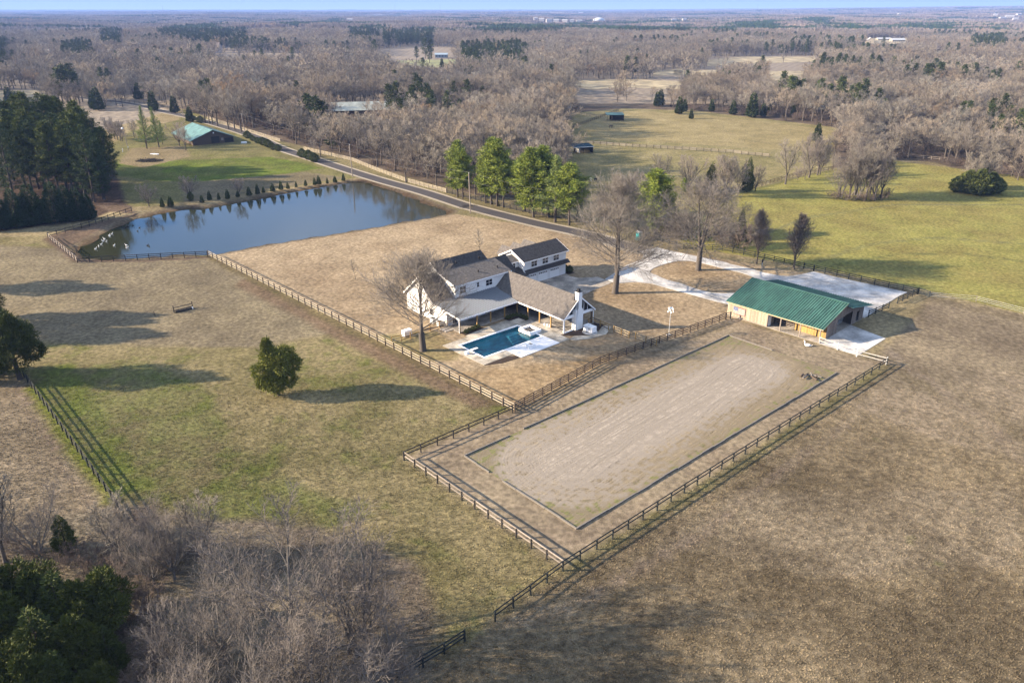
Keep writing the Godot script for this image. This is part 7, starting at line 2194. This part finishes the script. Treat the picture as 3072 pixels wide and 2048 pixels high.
	var bc: Vector2 = Vector2(-134.8, -285.6)
	for k in 260:
		var a := rng.randf() * TAU
		var r := sqrt(rng.randf()) * 5.0
		var c := Vector3(cos(a) * r, rng.randf() * 0.9 * (1.0 - r / 6.0), sin(a) * r * 0.6)
		var d := Vector3(rng.randfn(), rng.randfn() * 0.25, rng.randfn()).normalized() * rng.randf_range(0.5, 1.4)
		bp.tube(c - d, c + d, 0.06, 0.02, 4)
	var bo := obj("brush_pile", bp.mesh(), M.wood_dark)
	bo.position = at(bc)
	tag(bo, "dark heap of cut branches on the meadow before the old barn", "brush pile")
	for k in 3:
		var o := obj("plastic_sheet", unit_box, M.trim)
		o.transform = Transform3D(Basis(Vector3.UP, k * 1.1).scaled(Vector3(1.6 - 0.3 * k, 0.25, 0.9)), at(Vector2(-138.8, -299.6)) + Vector3(k * 1.1 - 1.0, 0.15, 0.3 * k))
		tag(o, "%s white board lying in the meadow behind the brush pile" % ordinal(k + 1), "board", "white boards in the meadow")
	var tr := obj("feed_trough", unit_box, M.trim)
	tr.transform = Transform3D(Basis.from_scale(Vector3(2.2, 0.6, 0.8)), at(Vector2(-112.7, -326.0)) + Vector3(0, 0.3, 0))
	tag(tr, "white trough on the grass right of the old barn", "trough")
	# yard light on a pole in the meadow
	var yl := thing("yard_light", "leaning grey pole with a round white lamp in the meadow", "light pole", at(Vector2(-152.9, -308.0)))
	var ym := MB.new()
	ym.rod(Vector3(0, -0.2, 0), Vector3(-0.7, 8.4, 0), 0.11, 7)
	obj("pole", ym.mesh(), M.wood_grey, yl)
	var yb := MB.new()
	yb.ball(Vector3(-0.75, 8.6, 0.3), Vector3(0.45, 0.4, 0.45), 6, 10)
	obj("lamp", yb.mesh(), M.trim, yl)
	boxpart("meter", yl, Vector3(0.05, 1.4, 0.2), Vector3(0.35, 0.5, 0.2), M.steel)
	var wp := thing("white_post", "short white post left of the meadow light pole", "post", at(Vector2(-153.7, -304.7)))
	boxpart("stake", wp, Vector3(0, 0.7, 0), Vector3(0.18, 1.5, 0.18), M.trim)
	# driveway lamp and stakes
	var dl := thing("driveway_lamp", "black lamp post on the lawn between the narrow driveway trees", "lamp post", at(Vector2(54.44, -158.0)))
	var dm := MB.new()
	dm.rod(Vector3(0, 0, 0), Vector3(0, 1.5, 0), 0.06, 8)
	obj("pole", dm.mesh(), M.steel, dl)
	var dh := MB.new()
	dh.rod(Vector3(0, 1.45, 0), Vector3(0, 2.05, 0), 0.16, 8)
	dh.path(PackedVector3Array([Vector3(0, 2.05, 0), Vector3(0, 2.3, 0)]), 0.2, 0.02, 8)
	obj("lantern", dh.mesh(), M.dark, dl)
	for k in 2:
		var st := thing("marker_stake", ["pale marker stake behind the island tree's trunk", "yellow marker stake beside the tall pine behind the toilet"][k], "stake", at([Vector2(44.59, -168.4), Vector2(35.20, -186.9)][k]))
		boxpart("stake", st, Vector3(0, 0.5, 0), Vector3(0.12, 1.1 + k * 0.9, 0.12), [M.wood_new, M.wood_cream][k], Basis(Vector3(0, 0, 1), -0.08))
	var bn := thing("garden_bench", "dark wooden bench under the tall pine by the driveway", "bench", at(Vector2(36.18, -183.0)), 0.2)
	boxpart("seat", bn, Vector3(0, 0.45, 0), Vector3(2.0, 0.1, 0.6), M.wood_dark)
	boxpart("backrest", bn, Vector3(0, 0.85, -0.28), Vector3(2.0, 0.6, 0.08), M.wood_dark)
	for q in [-0.85, 0.85]:
		boxpart("leg", bn, Vector3(q, 0.2, 0), Vector3(0.1, 0.42, 0.55), M.wood_dark)
	# things left about the pavilion
	var bk := hpt(16.6, 3.2)
	for k in 3:
		var c := thing("paint_bucket", "%s white bucket left at the pavilion edge beside the hot tub" % ordinal(k + 1), "bucket", bk + Vector3(k * 0.45, 0.12, 0.35 * k))
		var cm := MB.new()
		cm.rod(Vector3.ZERO, Vector3(0, 0.36, 0), 0.16, 10)
		obj("pail", cm.mesh(), M.trim, c)
	# masts on the skyline
	var ms := v2([-10619.8,-25196.8, -2712.1,-19218.8, -1492.1,-17180.0, 639.8,-3399.6, 3572.8,-12059.1, 1445.8,-2755.4])
	for k in ms.size():
		var p := ms[k]
		p = p.limit_length(6500.0)
		var far := p.length()
		var h := clampf(far * 0.014, 30.0, 70.0)
		var m := MB.new()
		m.tube(Vector3(0, -5, 0), Vector3(0, h, 0), far * 0.00016, far * 0.0001, 4)
		var o := obj("radio_mast", m.mesh(), M.cable)
		o.position = Vector3(p.x, height(p.x, p.y), p.y)
		tag(o, "%s thin mast from the list standing over the hazy skyline" % ordinal(k + 1), "mast", "masts on the skyline")
